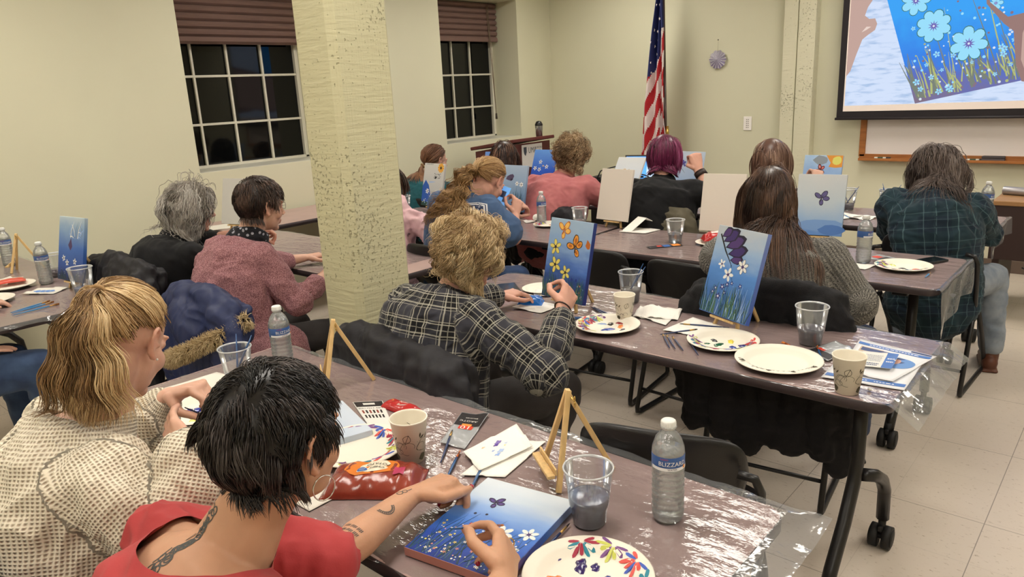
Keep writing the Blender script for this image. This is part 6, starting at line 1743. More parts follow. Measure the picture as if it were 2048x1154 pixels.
part('back_print', b, P['root'], label='white ON / OP lettering in a badge outline')
# ---------------------------------------------------------------- paintings and canvases
W_ = pt('white', (232,232,228)); PU = pt('purple', (62,44,104)); PD = pt('ink', (34,28,52)); GR = pt('green', (60,104,80)); GD = pt('green_dark', (36,66,62)); YE = pt('yellow', (230,214,110)); OR = pt('orange', (224,150,54)); OD = pt('orange_dark', (180,98,34)); BLK = pt('black', (26,24,28)); PK = pt('pink', (214,150,140)); RD = pt('red', (170,52,52)); LB = pt('light_blue', (150,180,226)); NB_ = pt('night_blue', (32,52,130)); SK = pt('paper_grey', (196,194,190)); TQ = pt('deep_teal', (40,80,110))
def grass(A, n, h0, h1, cols, w=.0012, x0=.005, x1=.224, lean=.02):
    for k in range(n):
        x = A.r.uniform(x0, x1); h = A.r.uniform(h0, h1); A.stroke(x, .003, x+A.r.uniform(-lean, lean), h, w*A.r.uniform(.6,1.5), cols[A.r.randrange(len(cols))], A.r.uniform(-.006,.006))
def dots(A, n, y0, y1, cols, r0=.0016, r1=.003, x0=.008, x1=.22):
    for k in range(n): A.blob(A.r.uniform(x0, x1), A.r.uniform(y0, y1), A.r.uniform(r0, r1), cols[A.r.randrange(len(cols))], 6)
def standing(l, r, lab, m, art=None, tilt=77, w=CW, h=CH, elab=None, edge=None, z=TZ, with_easel=True):
    l, r = Vector(l), Vector(r); d = (r-l).normalized(); c = (l+r)/2; n = Vector((-d.y, d.x)); rz = math.atan2(d.y, d.x)
    if with_easel: e = c+n*.067; easel(e.x, e.y, rz, elab or ('small pine easel carrying the '+lab), z)
    p = c-d*w/2
    return canvas(lab, (p.x, p.y, z+.0465), rz, math.radians(tilt), m, art, w, h, edge)
blue = lambda nm, **k: canvas_mat(nm, [(0,(20,60,150)), (.3,(44,92,184)), (.55,(96,136,206)), (.85,(176,196,222)), (1,(206,214,222))], **k)
# --- nearest table: canvas lying flat in front of the red-shirted woman
A = Art(1); grass(A, 46, .06, .15, [TQ, GD, pt('grey_blue',(90,120,140)), TQ], .0009, lean=.03)
for k in range(8): x = .02+.022*k; A.stroke(x, .02, x+.03, .15+.02*math.sin(k*2), .0009, GD, .006)
dots(A, 90, .008, .12, [W_, W_, pt('cream',(226,214,180)), PK, YE], .0015, .0028)
for k in range(26): A.daisy(A.r.uniform(.01,.215), A.r.uniform(.01,.105), .0042, (W_, YE, PK)[k % 3], OD, 5)
for (x, y, r) in ((.150,.128,.026), (.203,.148,.021), (.186,.085,.027)): A.stroke(x-.05, y-.07, x, y, .001, GD); A.daisy(x, y, r, W_, PU, 6, LB)
for (x, y) in ((.06,.165), (.085,.172)): A.blob(x, y, .0035, PD)
A.butterfly(.078,.218,.021,PU,PD,.5, pt('violet',(92,68,140)))
canvas('blue painting of white daisies and a purple butterfly flat before the red-shirted woman', (-.965,.752,TZ+CT+.0005), .165, 0,
    canvas_mat('bg1', [(0,(14,44,138)), (.22,(30,74,170)), (.42,(70,122,206)), (.58,(134,168,220)), (.74,(192,206,222)), (1,(214,220,226))], nz_amt=.16, scale=10, stretch=(1,3,1)), A, edge=canvas_mat('edge1', [(0,(196,140,130)), (.25,(90,90,160)), (.5,(60,110,200)), (1,(170,186,210))]), w=.212, h=.285)
A = Art(2); A.poly([(0,0),(CW,0),(CW,.02),(0,.014)], pt('dusk', (120,128,152)))
canvas('pale blue unfinished canvas lying flat beyond the floral plate', (-1.72,.814,TZ+CT+.0005), -.306, 0, canvas_mat('bg2', [(0,(150,172,206)), (.5,(176,192,214)), (1,(196,206,220))]), None)
easel(-.888, 1.165, -.60, 'empty pine easel behind the large plastic cup'); easel(-1.762, 1.195, -.55, 'empty pine easel near the column end of the nearest table')
# --- second row
A = Art(3); grass(A, 90, .04, .10, [GR, GD, pt('moss',(96,124,80)), TQ], .0016)
for (x, y, r) in ((.045,.195,.030), (.055,.128,.031), (.115,.105,.027)): A.stroke(x-.012, .02, x, y, .0016, GR, .008); A.daisy(x, y, r, YE, PD, 5, pt('olive',(110,104,50)))
dots(A, 46, .01, .075, [W_, PK, LB, OD], .002, .0036); A.butterfly(.080,.262,.034,pt('amber',(236,184,92)),OD,.3); A.butterfly(.150,.205,.040,OR,pt('brown',(70,44,24)),.9,OD); A.blob(.214,.222,.013,OD,8,.8,1.4,.3,.3)
A.blob(.155,.085,.006,NB_); A.blob(.178,.085,.006,NB_)
standing((-1.762,2.163),(-1.537,2.124),'canvas of yellow flowers and orange butterflies being painted by the plaid-shirted woman', elab='small pine easel under the yellow flower canvas', m= canvas_mat('bg3', [(0,(24,58,96)), (.22,(36,70,140)), (.42,(72,112,188)), (.7,(134,166,208)), (1,(160,184,208))], nz_amt=.5, scale=7, stretch=(1,3,1)), art=A, edge=canvas_mat('edge3', [(0,(16,34,110)), (1,(40,60,130))]))
A = Art(4); grass(A, 120, .04, .12, [GR, GD, TQ, pt('moss',(96,124,80)), LB], .0013)
A.stroke(.020,.275,.105,.175,.0032,BLK,-.004); A.stroke(.10,.18,.125,.12,.0014,TQ)
PET = (((.028,.266),(.072,.300),.021), ((.040,.250),(.108,.298),.027), ((.056,.232),(.144,.276),.029), ((.074,.212),(.162,.240),.027), ((.090,.194),(.150,.205),.021))
for q, ((bx, by), (tx, ty_), wd_) in enumerate(PET[::-1]):
    for col_, sc_ in ((PD, 1.0), (PU if q % 2 else pt('plum',(78,54,112)), .78)):
        d_ = Vector((tx-bx, ty_-by)); L_ = d_.length; d_.normalize(); n_ = Vector((-d_.y, d_.x))*wd_*sc_; o_ = Vector((bx, by))+d_*L_*(1-sc_)*.35
        P_ = [o_+d_*L_*sc_*f_+n_*w_ for f_, w_ in ((0,0),(.3,.55),(.65,.85),(.88,.5),(1.0,.0),(.86,-.45),(.62,-.8),(.3,-.55))]
        A.poly([tuple(p) for p in P_], col_)
A.daisy(.155,.182,.025,W_,PU,6,PD); A.daisy(.058,.175,.017,W_,PU,5,LB); A.daisy(.098,.145,.024,W_,PU,5,LB)
for (x, y, r) in ((.085,.10,.012),(.105,.112,.010),(.055,.09,.010),(.075,.065,.012),(.045,.075,.009),(.165,.118,.009),(.125,.12,.008),(.10,.082,.009)): A.daisy(x, y, r, pt('indigo',(58,60,130)), W_, 5)
standing((-1.157,2.303),(-.955,2.216),'canvas with one large purple butterfly over white flowers, standing before the grey-sweater woman', elab='small pine easel under the large purple butterfly canvas', m= canvas_mat('bg4', [(0,(70,104,160)), (.25,(64,112,178)), (.5,(82,136,206)), (.75,(150,178,212)), (1,(184,192,200))], nz_amt=.45, scale=7, stretch=(1,2,1)), art=A, edge=canvas_mat('edge4', [(0,(60,90,170)), (1,(110,130,190))]), tilt=74)
# --- third row
A = Art(5); A.poly([(0,0),(CW,0),(CW,.035),(0,.03)], GD); A.poly([(0,.03),(.14,.03),(.10,.08),(.07,.15),(.03,.185),(0,.14)], pt('cobalt',(40,88,176))); dots(A, 40, .005, .05, [W_, LB, BLK], .003,.006)
A.daisy(.06,.105,.020,W_,BLK,6); A.daisy(.105,.065,.018,W_,BLK,6); A.daisy(.19,.275,.034,OR,BLK,10,YE); A.daisy(.16,.10,.016,W_,BLK,6)
for k in range(7): A.blob(.03+.011*k, .297, .003, BLK, 5)
for k in range(26): A.blob(A.r.uniform(.12,.2), A.r.uniform(.2,.235), .0035, BLK, 5)
A.blob(.14,.205,.010,BLK,6); A.stroke(.07,.17,.14,.175,.004,LB)
standing((-4.03,3.60),(-3.81,3.58),'canvas with an orange sunflower corner and blue flowers, beside the wavy ponytail', elab='small pine easel under the sunflower-corner canvas', m= canvas_mat('bg5', [(0,(50,80,120)), (.2,(180,184,186)), (1,(204,202,198))], nz_amt=.1), art=A)
A = Art(6); grass(A, 40, .06, .14, [TQ, GD], .0016, .13, .215); A.blob(.085,.222,.03,pt('slate_purple',(76,64,92)),8,1.1,.7,.3,.25); A.blob(.10,.21,.016,PD,6,1,.5,.3,.3)
A.daisy(.150,.185,.016,W_,BLK,6); A.daisy(.19,.18,.018,W_,BLK,6); A.daisy(.03,.165,.010,PU,W_,5); dots(A, 14, .01,.06,[W_, LB, PK],.002,.005,.12); A.stroke(.15,.05,.15,.18,.0012,GD); A.stroke(.19,.05,.19,.17,.0012,GD)
standing((-3.335,3.665),(-3.11,3.655),'canvas with a dark moth and two white daisies behind the raised phone', elab='small pine easel under the dark moth canvas', m= canvas_mat('bg6', [(0,(60,88,116)), (.3,(104,136,172)), (.7,(142,166,194)), (1,(160,178,200))], nz_amt=.3), art=A)
blank = mat('canvas_blank', (214,204,192), .8, bump=.3, bscale=600)
standing((-2.536,3.668),(-2.310,3.648),'blank canvas standing left of the folded white napkin', elab='small pine easel under the left blank canvas', m= blank)
standing((-1.83,3.61),(-1.603,3.64),'blank canvas standing behind the red snack wrapper', elab='small pine easel under the right blank canvas', m= blank)
A = Art(7); A.butterfly(.12,.185,.036,pt('slate_violet',(82,76,124)),PD,.35); A.stroke(.085,.205,.10,.19,.0012,PD); A.blob(.12,.05,.09,pt('mist_blue',(110,146,196)),14,1.2,.35); A.blob(.18,.03,.05,pt('sea',(70,112,176)),12,1.2,.5)
standing((-1.36,3.73),(-1.145,3.76),'pale grey-blue canvas with a single violet butterfly behind the long-haired woman', elab='small pine easel under the grey-blue violet butterfly canvas', m= canvas_mat('bg7', [(0,(84,128,190)), (.25,(140,168,200)), (.55,(176,188,196)), (1,(190,192,192))], nz_amt=.5, scale=6), art=A)
# --- front row
A = Art(8)
standing((-4.20,4.44),(-3.98,4.45),'plain blue canvas left of the long dark hair in the front row', elab='small pine easel under the plain blue canvas', m= canvas_mat('bg8', [(0,(60,110,200)), (1,(110,150,220))]))
A = Art(9); 
for x, y in ((.08,.20),(.035,.145),(.08,.135),(.15,.16),(.13,.08),(.05,.07)): A.daisy(x, y, .019, W_, PD, 5)
grass(A, 30, .03, .07, [LB, YE, TQ], .0012)
standing((-3.985,4.78),(-3.76,4.79),'vivid blue canvas with white flowers in front of the podium', elab='small pine easel under the vivid blue canvas by the podium', m= canvas_mat('bg9', [(0,(16,48,140)), (.4,(26,80,190)), (1,(96,150,222))], nz_amt=.3), art=A, tilt=68)
A = Art(10); A.blob(.115,.075,.020,pt('slate_violet',(82,76,124)),8,.7,1.2); A.stroke(.115,.05,.115,.02,.0015,PD)
standing((-3.16,4.74),(-2.95,4.76),'pale canvas with one small violet flower left of the purple hair', elab='small pine easel under the pale canvas left of the purple hair', m= canvas_mat('bg10', [(0,(150,176,214)), (.4,(190,200,212)), (1,(204,206,206))], nz_amt=.4), art=A, edge=blank, tilt=50)
A = Art(11); A.butterfly(.07,.215,.024,pt('violet2',(84,84,170)),PU,1.2); A.stroke(.05,.19,.09,.15,.0012,PD); A.blob(.12,.09,.05,pt('haze_blue',(150,178,220)),12,1.6,.4)
standing((-2.63,4.77),(-2.42,4.74),'pale blue canvas with a small blue butterfly beside the raised fist', elab='small pine easel under the canvas beside the raised fist', m= canvas_mat('bg11', [(0,(110,150,210)), (.4,(160,184,216)), (1,(190,204,220))], nz_amt=.4), art=A)
A = Art(12); A.poly([(.13,.305),(.16,.26),(.15,.235),(.19,.23),(.229,.235),(.229,.305)], OR); A.blob(.195,.275,.027,pt('sun',(222,218,110)),12); A.blob(.10,.275,.035,pt('cloud',(140,150,160)),10,1.3,.8); A.butterfly(.105,.215,.030,RD,BLK,1.2,PK)
for x, y in ((.03,.16),(.02,.13),(.05,.10)): A.daisy(x, y, .016, W_, PU, 5, PD)
standing((-1.675,4.66),(-1.455,4.665),'canvas with an orange corner sun, grey cloud and red butterfly near the whiteboard', elab='small pine easel under the orange sun canvas', m= canvas_mat('bg12', [(0,(90,130,200)), (.4,(120,160,220)), (1,(170,200,232))], nz_amt=.6, scale=14), art=A)
# --- second row, behind the column, and the far-left table
standing((-4.74,2.43),(-4.53,2.48),'blank white canvas between the grey-haired woman and the pink cardigan woman', elab='small pine easel under the far-left blank canvas', m= mat('canvas_white', (206,204,200), .8), w=.229)
A = Art(13); A.blob(.11,.17,.014,PD,8); A.blob(.12,.05,.06,W_,10,1.2,.3); A.stroke(.05,.11,.18,.13,.004,LB)
canvas('small blue canvas lying on the table under the pink-cardigan woman\'s hand', (-2.95,1.995,TZ+CT+.0005), .35, 0, canvas_mat('bg13', [(0,(170,190,214)), (.3,(30,80,190)), (1,(60,120,210))], nz_amt=.4), A)
easel(-3.13, 2.34, -.3, 'empty pine easel with a red clip beside the white plate behind the column')
b = MB(); b.box((0,0,.013), (.014,.014,.026), .003); solo('clip', b, mat('clip_red', (190,40,36), .4), 'small red clip at the foot of the easel behind the column', 'clip', (-3.06,2.44,TZ))
A = Art(14); 
for x, y in ((.052,.105),(.085,.085),(.155,.095)): A.daisy(x, y, .016, W_, PD, 5)
A.poly([(.09,.17),(.112,.145),(.128,.165),(.115,.205)], pt('plum2',(72,50,96))); grass(A, 60, .03,.06,[GD,TQ,BLK],.0012); dots(A, 22, .02,.06,[W_,LB],.001,.002)
for k in range(16): x = A.r.uniform(.08,.2); A.stroke(x, A.r.uniform(.2,.27), x+.03, A.r.uniform(.2,.29), .0022, (W_, pt('steel',(120,140,160)), LB)[k % 3], .006)
standing((-3.975,1.165),(-3.752,1.195),'blue canvas with three white daisies and a purple diamond on the far-left table', elab='small pine easel under the three daisy canvas', m= canvas_mat('bg14', [(0,(22,40,88)), (.2,(34,72,150)), (.5,(60,104,180)), (.8,(130,160,196)), (1,(180,196,206))], nz_amt=.3), art=A)
easel(-4.62, 1.20, -.5, 'empty pine easel between the two water bottles at the far left')

# ---------------------------------------------------------------- cups, bottles, plates
plastic_cup(-.752, 1.045, 'large clear plastic cup half full of blue-grey rinse water before the empty easel', murkb, .52)
paper_cup(-1.237, 1.012, 'white paper cup with leaf pattern between the floral plate and the brush packet', 3.9, s=1.12)
bottle(-.638, 1.15, 'clear water bottle with white cap standing alone near the corner of the nearest table', rz=-.75, s=.98)
plate(-.648, .892, 'floral-rimmed paper plate palette with purple, blue and orange paint at the front corner', 0, (-.2, 2.3), [(-.035,.028,.018,(46,30,92)), (-.012,.040,.012,(50,34,100)), (.030,.018,.017,(22,52,150)), (-.045,-.030,.018,(232,110,36)), (.020,-.045,.018,(22,60,44)), (-.075,.018,.004,(60,40,110)), (.002,.004,.006,(46,30,92))])
plate(-1.375, .965, 'clean floral-rimmed paper plate behind the potato chips', 0, (-1.2, 2.9), n=8)
def chipart(b, fn):
    og = mat('bag_orange', (214,120,40), .4); cr = mat('bag_cream', (232,222,200), .5); bl_ = mat('bag_blue', (40,96,170), .4); pk_ = mat('bag_pink', (176,50,90), .4); dk = mat('bag_ink', (30,26,30), .5)
    def ov(cx, cy, rx, ry, a, m, dz):
        vs = [fn(cx, cy)]; 
        for K in (1,2,3,4): vs += [fn(cx+rx*K/4*math.cos(t)*math.cos(a)-ry*K/4*math.sin(t)*math.sin(a), cy+rx*K/4*math.cos(t)*math.sin(a)+ry*K/4*math.sin(t)*math.cos(a)) for t in np.linspace(0, 2*PI, 25)[:-1]]
        vs = [(v[0], v[1], v[2]+dz) for v in vs]
        b.mat(m).add(vs, [[0, 1+i, 1+(i+1)%24] for i in range(24)]+[[1+24*(k-1)+i, 1+24*k+i, 1+24*k+(i+1)%24, 1+24*(k-1)+(i+1)%24] for k in (1,2,3) for i in range(24)], True)
    ov(-.006,.006,.062,.034,.05,og,.0004); ov(.002,.006,.034,.028,.2,cr,.0010); ov(-.024,-.008,.013,.011,0,cr,.0014); ov(-.024,-.008,.0115,.0095,0,bl_,.0019)
    f2 = lambda x, y: (lambda p: (p[0], p[1], p[2]+.0024))(fn(x, y))
    put_text(b, 'POTATO', .0135, dk, (.008,.012), fn=f2, rot=PI*.97); put_text(b, 'CHIPS', .0135, dk, (.009,-.003+.028), fn=lambda x, y: f2(x, y-.030), rot=PI*.97)
    put_text(b, 'Great', .0055, cr, (-.024,-.005), fn=f2, rot=.0); put_text(b, 'Value', .0055, cr, (-.024,-.0115), fn=f2)
    gridrect(b, lambda x, y: f2(x, y), pk_, .048,-.026,.072,.0)
foilr = mat('foil_maroon', (146,58,42), .25, coat=.6, bump=.25, bscale=70, var=.2)
pillow('chip_bag', -1.215, .885, .62, .215, .135, .040, 'maroon and orange potato chip bag beside the tattooed arm', 'snack bag', foilr, chipart, 3)
redf = mat('foil_red', (178,30,32), .28, coat=.5, bump=.2, bscale=70); rw_ = mat('label_white2', (226,220,214), .5)
def redart(b, fn): put_text(b, 'Nutter', .012, rw_, (.01,.006), fn=fn, rot=.1); put_text(b, 'Butter', .012, rw_, (.012,-.007), fn=fn, rot=.1); put_text(b, '2', .014, mat('label_gold', (220,160,90), .5), (-.035,.004), fn=fn, rot=1.2)
pillow('snack_packet', -1.475, 1.185, .02, .125, .052, .018, 'small red cookie packet beside the brush packet on the nearest table', 'snack packet', redf, redart, 5)
pillow('snack_packet', -1.82, 2.165, .5, .10, .07, .034, 'crumpled shiny blue snack packet by the plaid-shirted woman\'s elbow', 'snack packet', mat('foil_blue', (26,104,190), .22, coat=.6, bump=.3, bscale=60), lambda b, fn: [b.mat(rw_).add([fn(-.02+.006*k, .012), fn(-.012+.006*k, .012), fn(-.02+.006*k, -.002)], [[0,1,2]]) for k in range(5)], 6, crinkle=.012)
pillow('snack_packet', -1.705, 3.545, .7, .13, .09, .040, 'crumpled red and white snack packet on the plate before the blank canvas', 'snack packet', redf, lambda b, fn: gridrect(b, fn, rw_, -.02,-.018,.02,.006), 7, crinkle=.012, z=TZ+.02)
pillow('snack_packet', -4.265, 1.045, 1.3, .12, .06, .016, 'open red snack packet on the plate at the far left', 'snack packet', mat('foil_coral', (206,74,54), .4, coat=.3, bump=.2), None, 8, z=TZ+.019)

# brush packets: clear sleeves with printed headers
sleeve = clear_mat('sleeve', (232,234,236), .10, .12, bump=.5, bscale=30, haze=.35); blackc = mat('card_black', (34,30,34), .5); whc = mat('card_white', (222,220,214), .5); rdc_ = mat('card_red', (206,60,40), .5); ogc = mat('card_orange', (228,140,60), .5)
def packart(kind):
    def f(b, fn):
        if kind == 'ten':
            gridrect(b, fn, blackc, .02,.60,.98,.985, dz=.0002); gridrect(b, fn, ogc, .30,.60,.66,.66, dz=.0004); gridrect(b, fn, rdc_, .24,.50,.76,.60, dz=.0004)
            g = lambda x, y: (lambda p: (p[0], p[1], p[2]+.0008))(fn(1-x/.062, 1-y/.19))
            put_text(b, '10', .026, whc, (.031,.085), fn=g); put_text(b, 'AROTC', .012, whc, (.034,.048), fn=g); put_text(b, 'BRUSHES', .007, whc, (.031,.03), fn=g)
        else:
            gridrect(b, fn, whc, .03,.02,.97,.98, dz=.0001); gridrect(b, fn, blackc, .03,.78,.97,.98, dz=.0003); gridrect(b, fn, whc, .3,.85,.7,.92, dz=.0005)
            g = lambda x, y: (lambda p: (p[0], p[1], p[2]+.0006))(fn(x/.06, y/.19))
            put_text(b, 'BRUSH SET', .011, blackc, (.030,.135), fn=g)
            for r_ in range(2):
                for k in range(6): gridrect(b, fn, (mat('bar_maroon', (140,60,50), .5), blackc)[k % 2] if r_ else blackc, .12+.13*k,.34+.18*r_,.19+.13*k,.46+.18*r_, 2, dz=.0005)
    return f
sheet('brush_packet', [(-1.236,1.102),(-1.167,1.119),(-1.246,1.292),(-1.318,1.262)], 'clear brush packet with black header and red number 10 near the table\'s back edge', 'brush packet', sleeve, art=packart('ten'), curl=.006, th=.001, ridge=.001)
sheet('brush_packet', [(-1.452,1.058),(-1.405,1.098),(-1.56,1.19),(-1.625,1.135)], 'brush packet with black header and white card beside the red cookie packet', 'brush packet', whc, art=packart('set'), curl=.003, th=.001)
napm = mat('napkin', (238,235,228), .9, bump=.4, bscale=220); 
def blots(b, fn):
    for (u, v, r_, c) in ((.28,.55,.06,(128,112,176)), (.34,.5,.045,(90,66,150)), (.5,.4,.03,(150,170,210)), (.62,.5,.06,(170,190,226)), (.7,.42,.05,(150,176,222)), (.44,.66,.03,(190,200,220)), (.2,.3,.03,(222,190,160)), (.5,.62,.02,(220,200,140))):
        rg = random.Random(int(u*100)); b.mat(mat('blot_%d_%d_%d' % c, c, .9)).add([(lambda p: (p[0], p[1], p[2]+.0003))(fn(u+r_*(1+.4*math.sin(3*q+u*20))*math.cos(q), v+r_*(1+.3*math.cos(4*q))*math.sin(q))) for q in np.linspace(0, 5.9, 14)], [list(range(14))])
sheet('napkin', [(-1.085,1.02),(-1.0,1.075),(-1.03,1.26),(-1.115,1.215)], 'plain white paper napkin under the paint-stained one', 'napkin', napm, th=.001, curl=.004, group='paper napkins')
sheet('napkin', [(-1.148,1.095),(-1.058,1.055),(-1.035,1.215),(-1.145,1.285)], 'white paper napkin stained with purple and blue paint', 'napkin', napm, th=.001, curl=.010, art=blots, ridge=.004, z=TZ+.004, group='paper napkins')
# brushes on the nearest table
brush((-1.262,1.172),(-1.170,1.045), 'dark blue brush leaning over the number 10 packet', L=.17, col='dark')
brush((-1.165,1.100),(-1.095,.985), 'wide flat brush with an orange tip beside the tattooed hand', L=.14, col='orange', flat=True)
brush((-1.088,1.108),(-1.015,.975), 'blue brush with its tip on the stained napkin', L=.185, col='orange')
brush((-.776,1.012),(-.757,.874), 'slim dark blue brush between the flat canvas and the front plate', L=.17, col='dark')
tp = PE[2]['org']+PE[2]['hands']['R']['tips'][0][0].lerp(PE[2]['hands']['R']['thumb'][0], .5)
brush_at((-.852,.906,.768), tp, 'blue brush in the red-shirted woman\'s right hand, its tip on the painted flower', L=.19, col='orange', group='brushes held in hands')
h = PE[1]['hands']['L']; tp = PE[1]['org']+h['tips'][0][0]
brush_at(tp+Vector((.10,.055,-.045)), tp+Vector((-.02,-.01,.004)), 'thin dark blue brush in the hand of the woman in the cream sweater', L=.17, col='dark', group='brushes held in hands')
# in front of the woman in cream
plate(-1.925, .845, 'floral paper plate palette with dark blue, green and yellow paint by the cream sweater', .4, (-.6, .8), [(-.02,.015,.022,(22,44,150)), (-.045,.0,.016,(22,44,150)), (.03,-.01,.018,(48,110,50)), (.05,.02,.014,(60,120,50)), (.02,-.045,.018,(236,224,120)), (.045,.04,.010,(60,40,110))])
plastic_cup(-2.03, 1.02, 'clear plastic cup with three brushes standing behind the black spiky hair', pale, .3, brushes=3, seed=4, bl='in the cup behind the spiky hair')
bottle(-2.02, 1.17, 'clear water bottle with white cap just behind the black spiky hair', s=1.0)
sheet('napkin', [(-2.20,.80),(-2.02,.92),(-2.02,1.05),(-2.19,1.03)], 'white sheet of paper under the far plate of the nearest table', 'paper', mat('paper_white', (224,220,210), .8), curl=.003)
sheet('napkin', [(-1.42,.73),(-1.24,.73),(-1.24,.84),(-1.42,.84)], 'white sheet of paper between the cream sweater and the red shirt', 'paper', mat('paper_white'), curl=.002)
# --- second row things
paper_cup(-1.395, 2.185, 'white paper cup with a large leaf print next to the palette before the plaid shirt', 1.9)
plastic_cup(-1.502, 2.40, 'clear plastic cup with grey rinse water and brushes behind the paper cup', mat('grey_water', (126,122,118), .15), .45, brushes=2, seed=2, bl='in the grey water cup behind the paper cup')
plate(-1.395, 2.075, 'floral paper plate palette with black, orange and blue paint beside the plaid sleeve', 0, (2.6, 4.6), [(-.01,.035,.016,(24,18,22)), (.035,.030,.018,(232,130,60)), (.015,-.02,.022,(28,60,150)), (.062,-.002,.016,(34,40,76)), (.01,.06,.014,(140,30,40)), (-.035,.02,.014,(150,170,210))], n=7)
plate(-.99, 2.135, 'floral paper plate palette with black, green, yellow and blue paint in mid row', 0, (3.6, 6.6), [(-.035,.01,.014,(20,18,22)), (-.005,-.02,.018,(26,88,52)), (.015,.028,.016,(240,220,80)), (.065,.01,.020,(40,34,110)), (.045,-.02,.014,(30,56,150)), (-.04,-.03,.008,(26,88,52))], n=9)
plate(-.778, 2.06, 'large empty paper plate with an inked vine border', 0, None, (), vines=True, s=1.10)
plate(-1.905, 2.345, 'plain white paper plate behind the yellow flower canvas', 0, None, (), s=.75)
plastic_cup(-.764, 2.285, 'clear plastic cup half full of murky grey water before the grey-sweater woman', murk, .46, s=1.04)
paper_cup(-.552, 1.962, 'cream paper cup with vine pattern standing in front of the flyers', 3.5, s=1.10)
b = MB(); b.box((0,0,.006), (.085,.155,.012), .005); o = solo('phone', b, mat('phone_grey', (74,80,90), .3, coat=.4), 'grey phone lying at the left end of the second row', 'phone', (-2.03,2.275,TZ), .9)
b = MB(); b.box((0,0,.0122), (.074,.142,.0008)); part('screen', b, o, mat('phone_glass', (40,46,54), .12, coat=.6))
sheet('napkin', [(-1.87,2.24),(-1.78,2.30),(-1.83,2.40),(-1.93,2.33)], 'white napkin between the grey phone and the small plate', 'napkin', napm, th=.001, curl=.012, group='paper napkins')
sheet('napkin', [(-1.84,2.07),(-1.70,2.08),(-1.69,2.20),(-1.83,2.21)], 'white napkin under the blue snack packet', 'napkin', napm, th=.001, curl=.006, group='paper napkins')
sheet('napkin', [(-1.375,2.235),(-1.235,2.20),(-1.27,2.37),(-1.405,2.395)], 'flat white napkin under the folded one in the second row', 'napkin', napm, th=.001, curl=.006, group='paper napkins')
b = MB(); n = 16; vs = []; nz_ = SNoise(77)
for i in range(n+1):
    for j in range(n+1):
        u, v = i/n-.5, j/n-.5; vs.append((u*.16, v*.13, .004+.030*math.exp(-((u+.1)**2*9+v*v*14))+.005*float(nz_(np.array([[u,v,0]]), 9)[0])))
b.add(vs, [[i*(n+1)+j, (i+1)*(n+1)+j, (i+1)*(n+1)+j+1, i*(n+1)+j+1] for i in range(n) for j in range(n)], True)
o = solo('napkin', b, napm, 'domed folded white napkin beside the leaf-print cup', 'napkin', (-1.325,2.305,TZ+.002), .35, 'paper napkins'); s_ = o.modifiers.new('s', 'SOLIDIFY'); s_.thickness = .0015
sheet('napkin', [(-1.215,2.145),(-1.085,2.155),(-1.055,2.285),(-1.20,2.335)], 'square white napkin under two brushes in the middle of the second row', 'napkin', napm, th=.001, curl=.003, group='paper napkins')
for k, (a, c, l_) in enumerate((((-1.585,2.078),(-1.50,2.134), 'upper of the two brushes lying by the plaid cuff'), ((-1.580,2.066),(-1.495,2.124), 'lower of the two brushes lying by the plaid cuff'))): brush(c, a, 'blue-handled brush, '+l_, L=.15, col='blue', group='brushes by the plaid cuff')
for k, (a, c) in enumerate((((-1.563,2.241),(-1.425,2.175)), ((-1.555,2.225),(-1.43,2.16)), ((-1.56,2.233),(-1.435,2.185)))): brush(c, a, ['dark blue brush of the cluster left of the leaf-print cup, farthest from the camera', 'dark blue brush of the cluster left of the leaf-print cup, nearest the camera', 'dark blue brush of the cluster left of the leaf-print cup, in the middle'][k], L=.16, col='dark', group='brushes left of the paper cup')
for k, (a, c) in enumerate((((-1.197,2.111),(-1.110,2.002)), ((-1.182,2.110),(-1.072,1.982)), ((-1.158,2.106),(-1.055,1.995)))): brush(a, c, ['short dark brush, leftmost of the three fanned on the film', 'short dark brush, middle of the three fanned on the film', 'short dark brush, rightmost of the three fanned on the film'][k], L=.145, col='dark', group='brushes fanned on the film')
brush((-1.120,2.215),(-1.19,2.11), 'dark brush lying across the three fanned ones', L=.14, col='dark'); brush((-1.20,2.236),(-1.048,2.282), 'dark brush lying across the square napkin', L=.17, col='dark'); brush((-1.12,2.135),(-.995,1.98), 'dark brush pointing under the edge of the middle palette', L=.19, col='dark')
brush((-.838,2.240),(-.69,2.165), 'orange-tipped brush beside the murky water cup', L=.18, col='orange', flat=True); brush((-.735,2.262),(-.68,2.148), 'orange-tipped brush resting on the brush packet', L=.15, col='orange', flat=True)
sheet('brush_packet', [(-.750,2.215),(-.665,2.15),(-.635,2.30),(-.705,2.345)], 'clear brush packet with dark header half under the flyers', 'brush packet', sleeve, art=lambda b, fn: [gridrect(b, fn, blackc, .03,.05,.97,.3, dz=.0003), gridrect(b, fn, rdc_, .1,.3,.4,.4, dz=.0003)], curl=.01, th=.001, ridge=.003)
flm = mat('flyer_paper', (222,222,226), .45); fbl = mat('flyer_blue', (52,104,178), .45); fdk = mat('flyer_navy', (40,58,110), .45); fsk = mat('flyer_skin', (206,160,140), .5); fgy = mat('flyer_grey', (120,126,146), .5); fph = mat('flyer_photo', (96,140,200), .5); ftan = mat('flyer_tan', (196,176,150), .5)
def rows(b, fn, m, x0, y0, x1, n, dy, h=.012, rg=random.Random(4)):
    for k in range(n):
        x = x0
        while x < x1-.02:
            w_ = rg.uniform(.02,.06); gridrect(b, fn, m, x, y0-dy*k, min(x+w_, x1), y0-dy*k+h, 2, dz=.0003); x += w_+.012
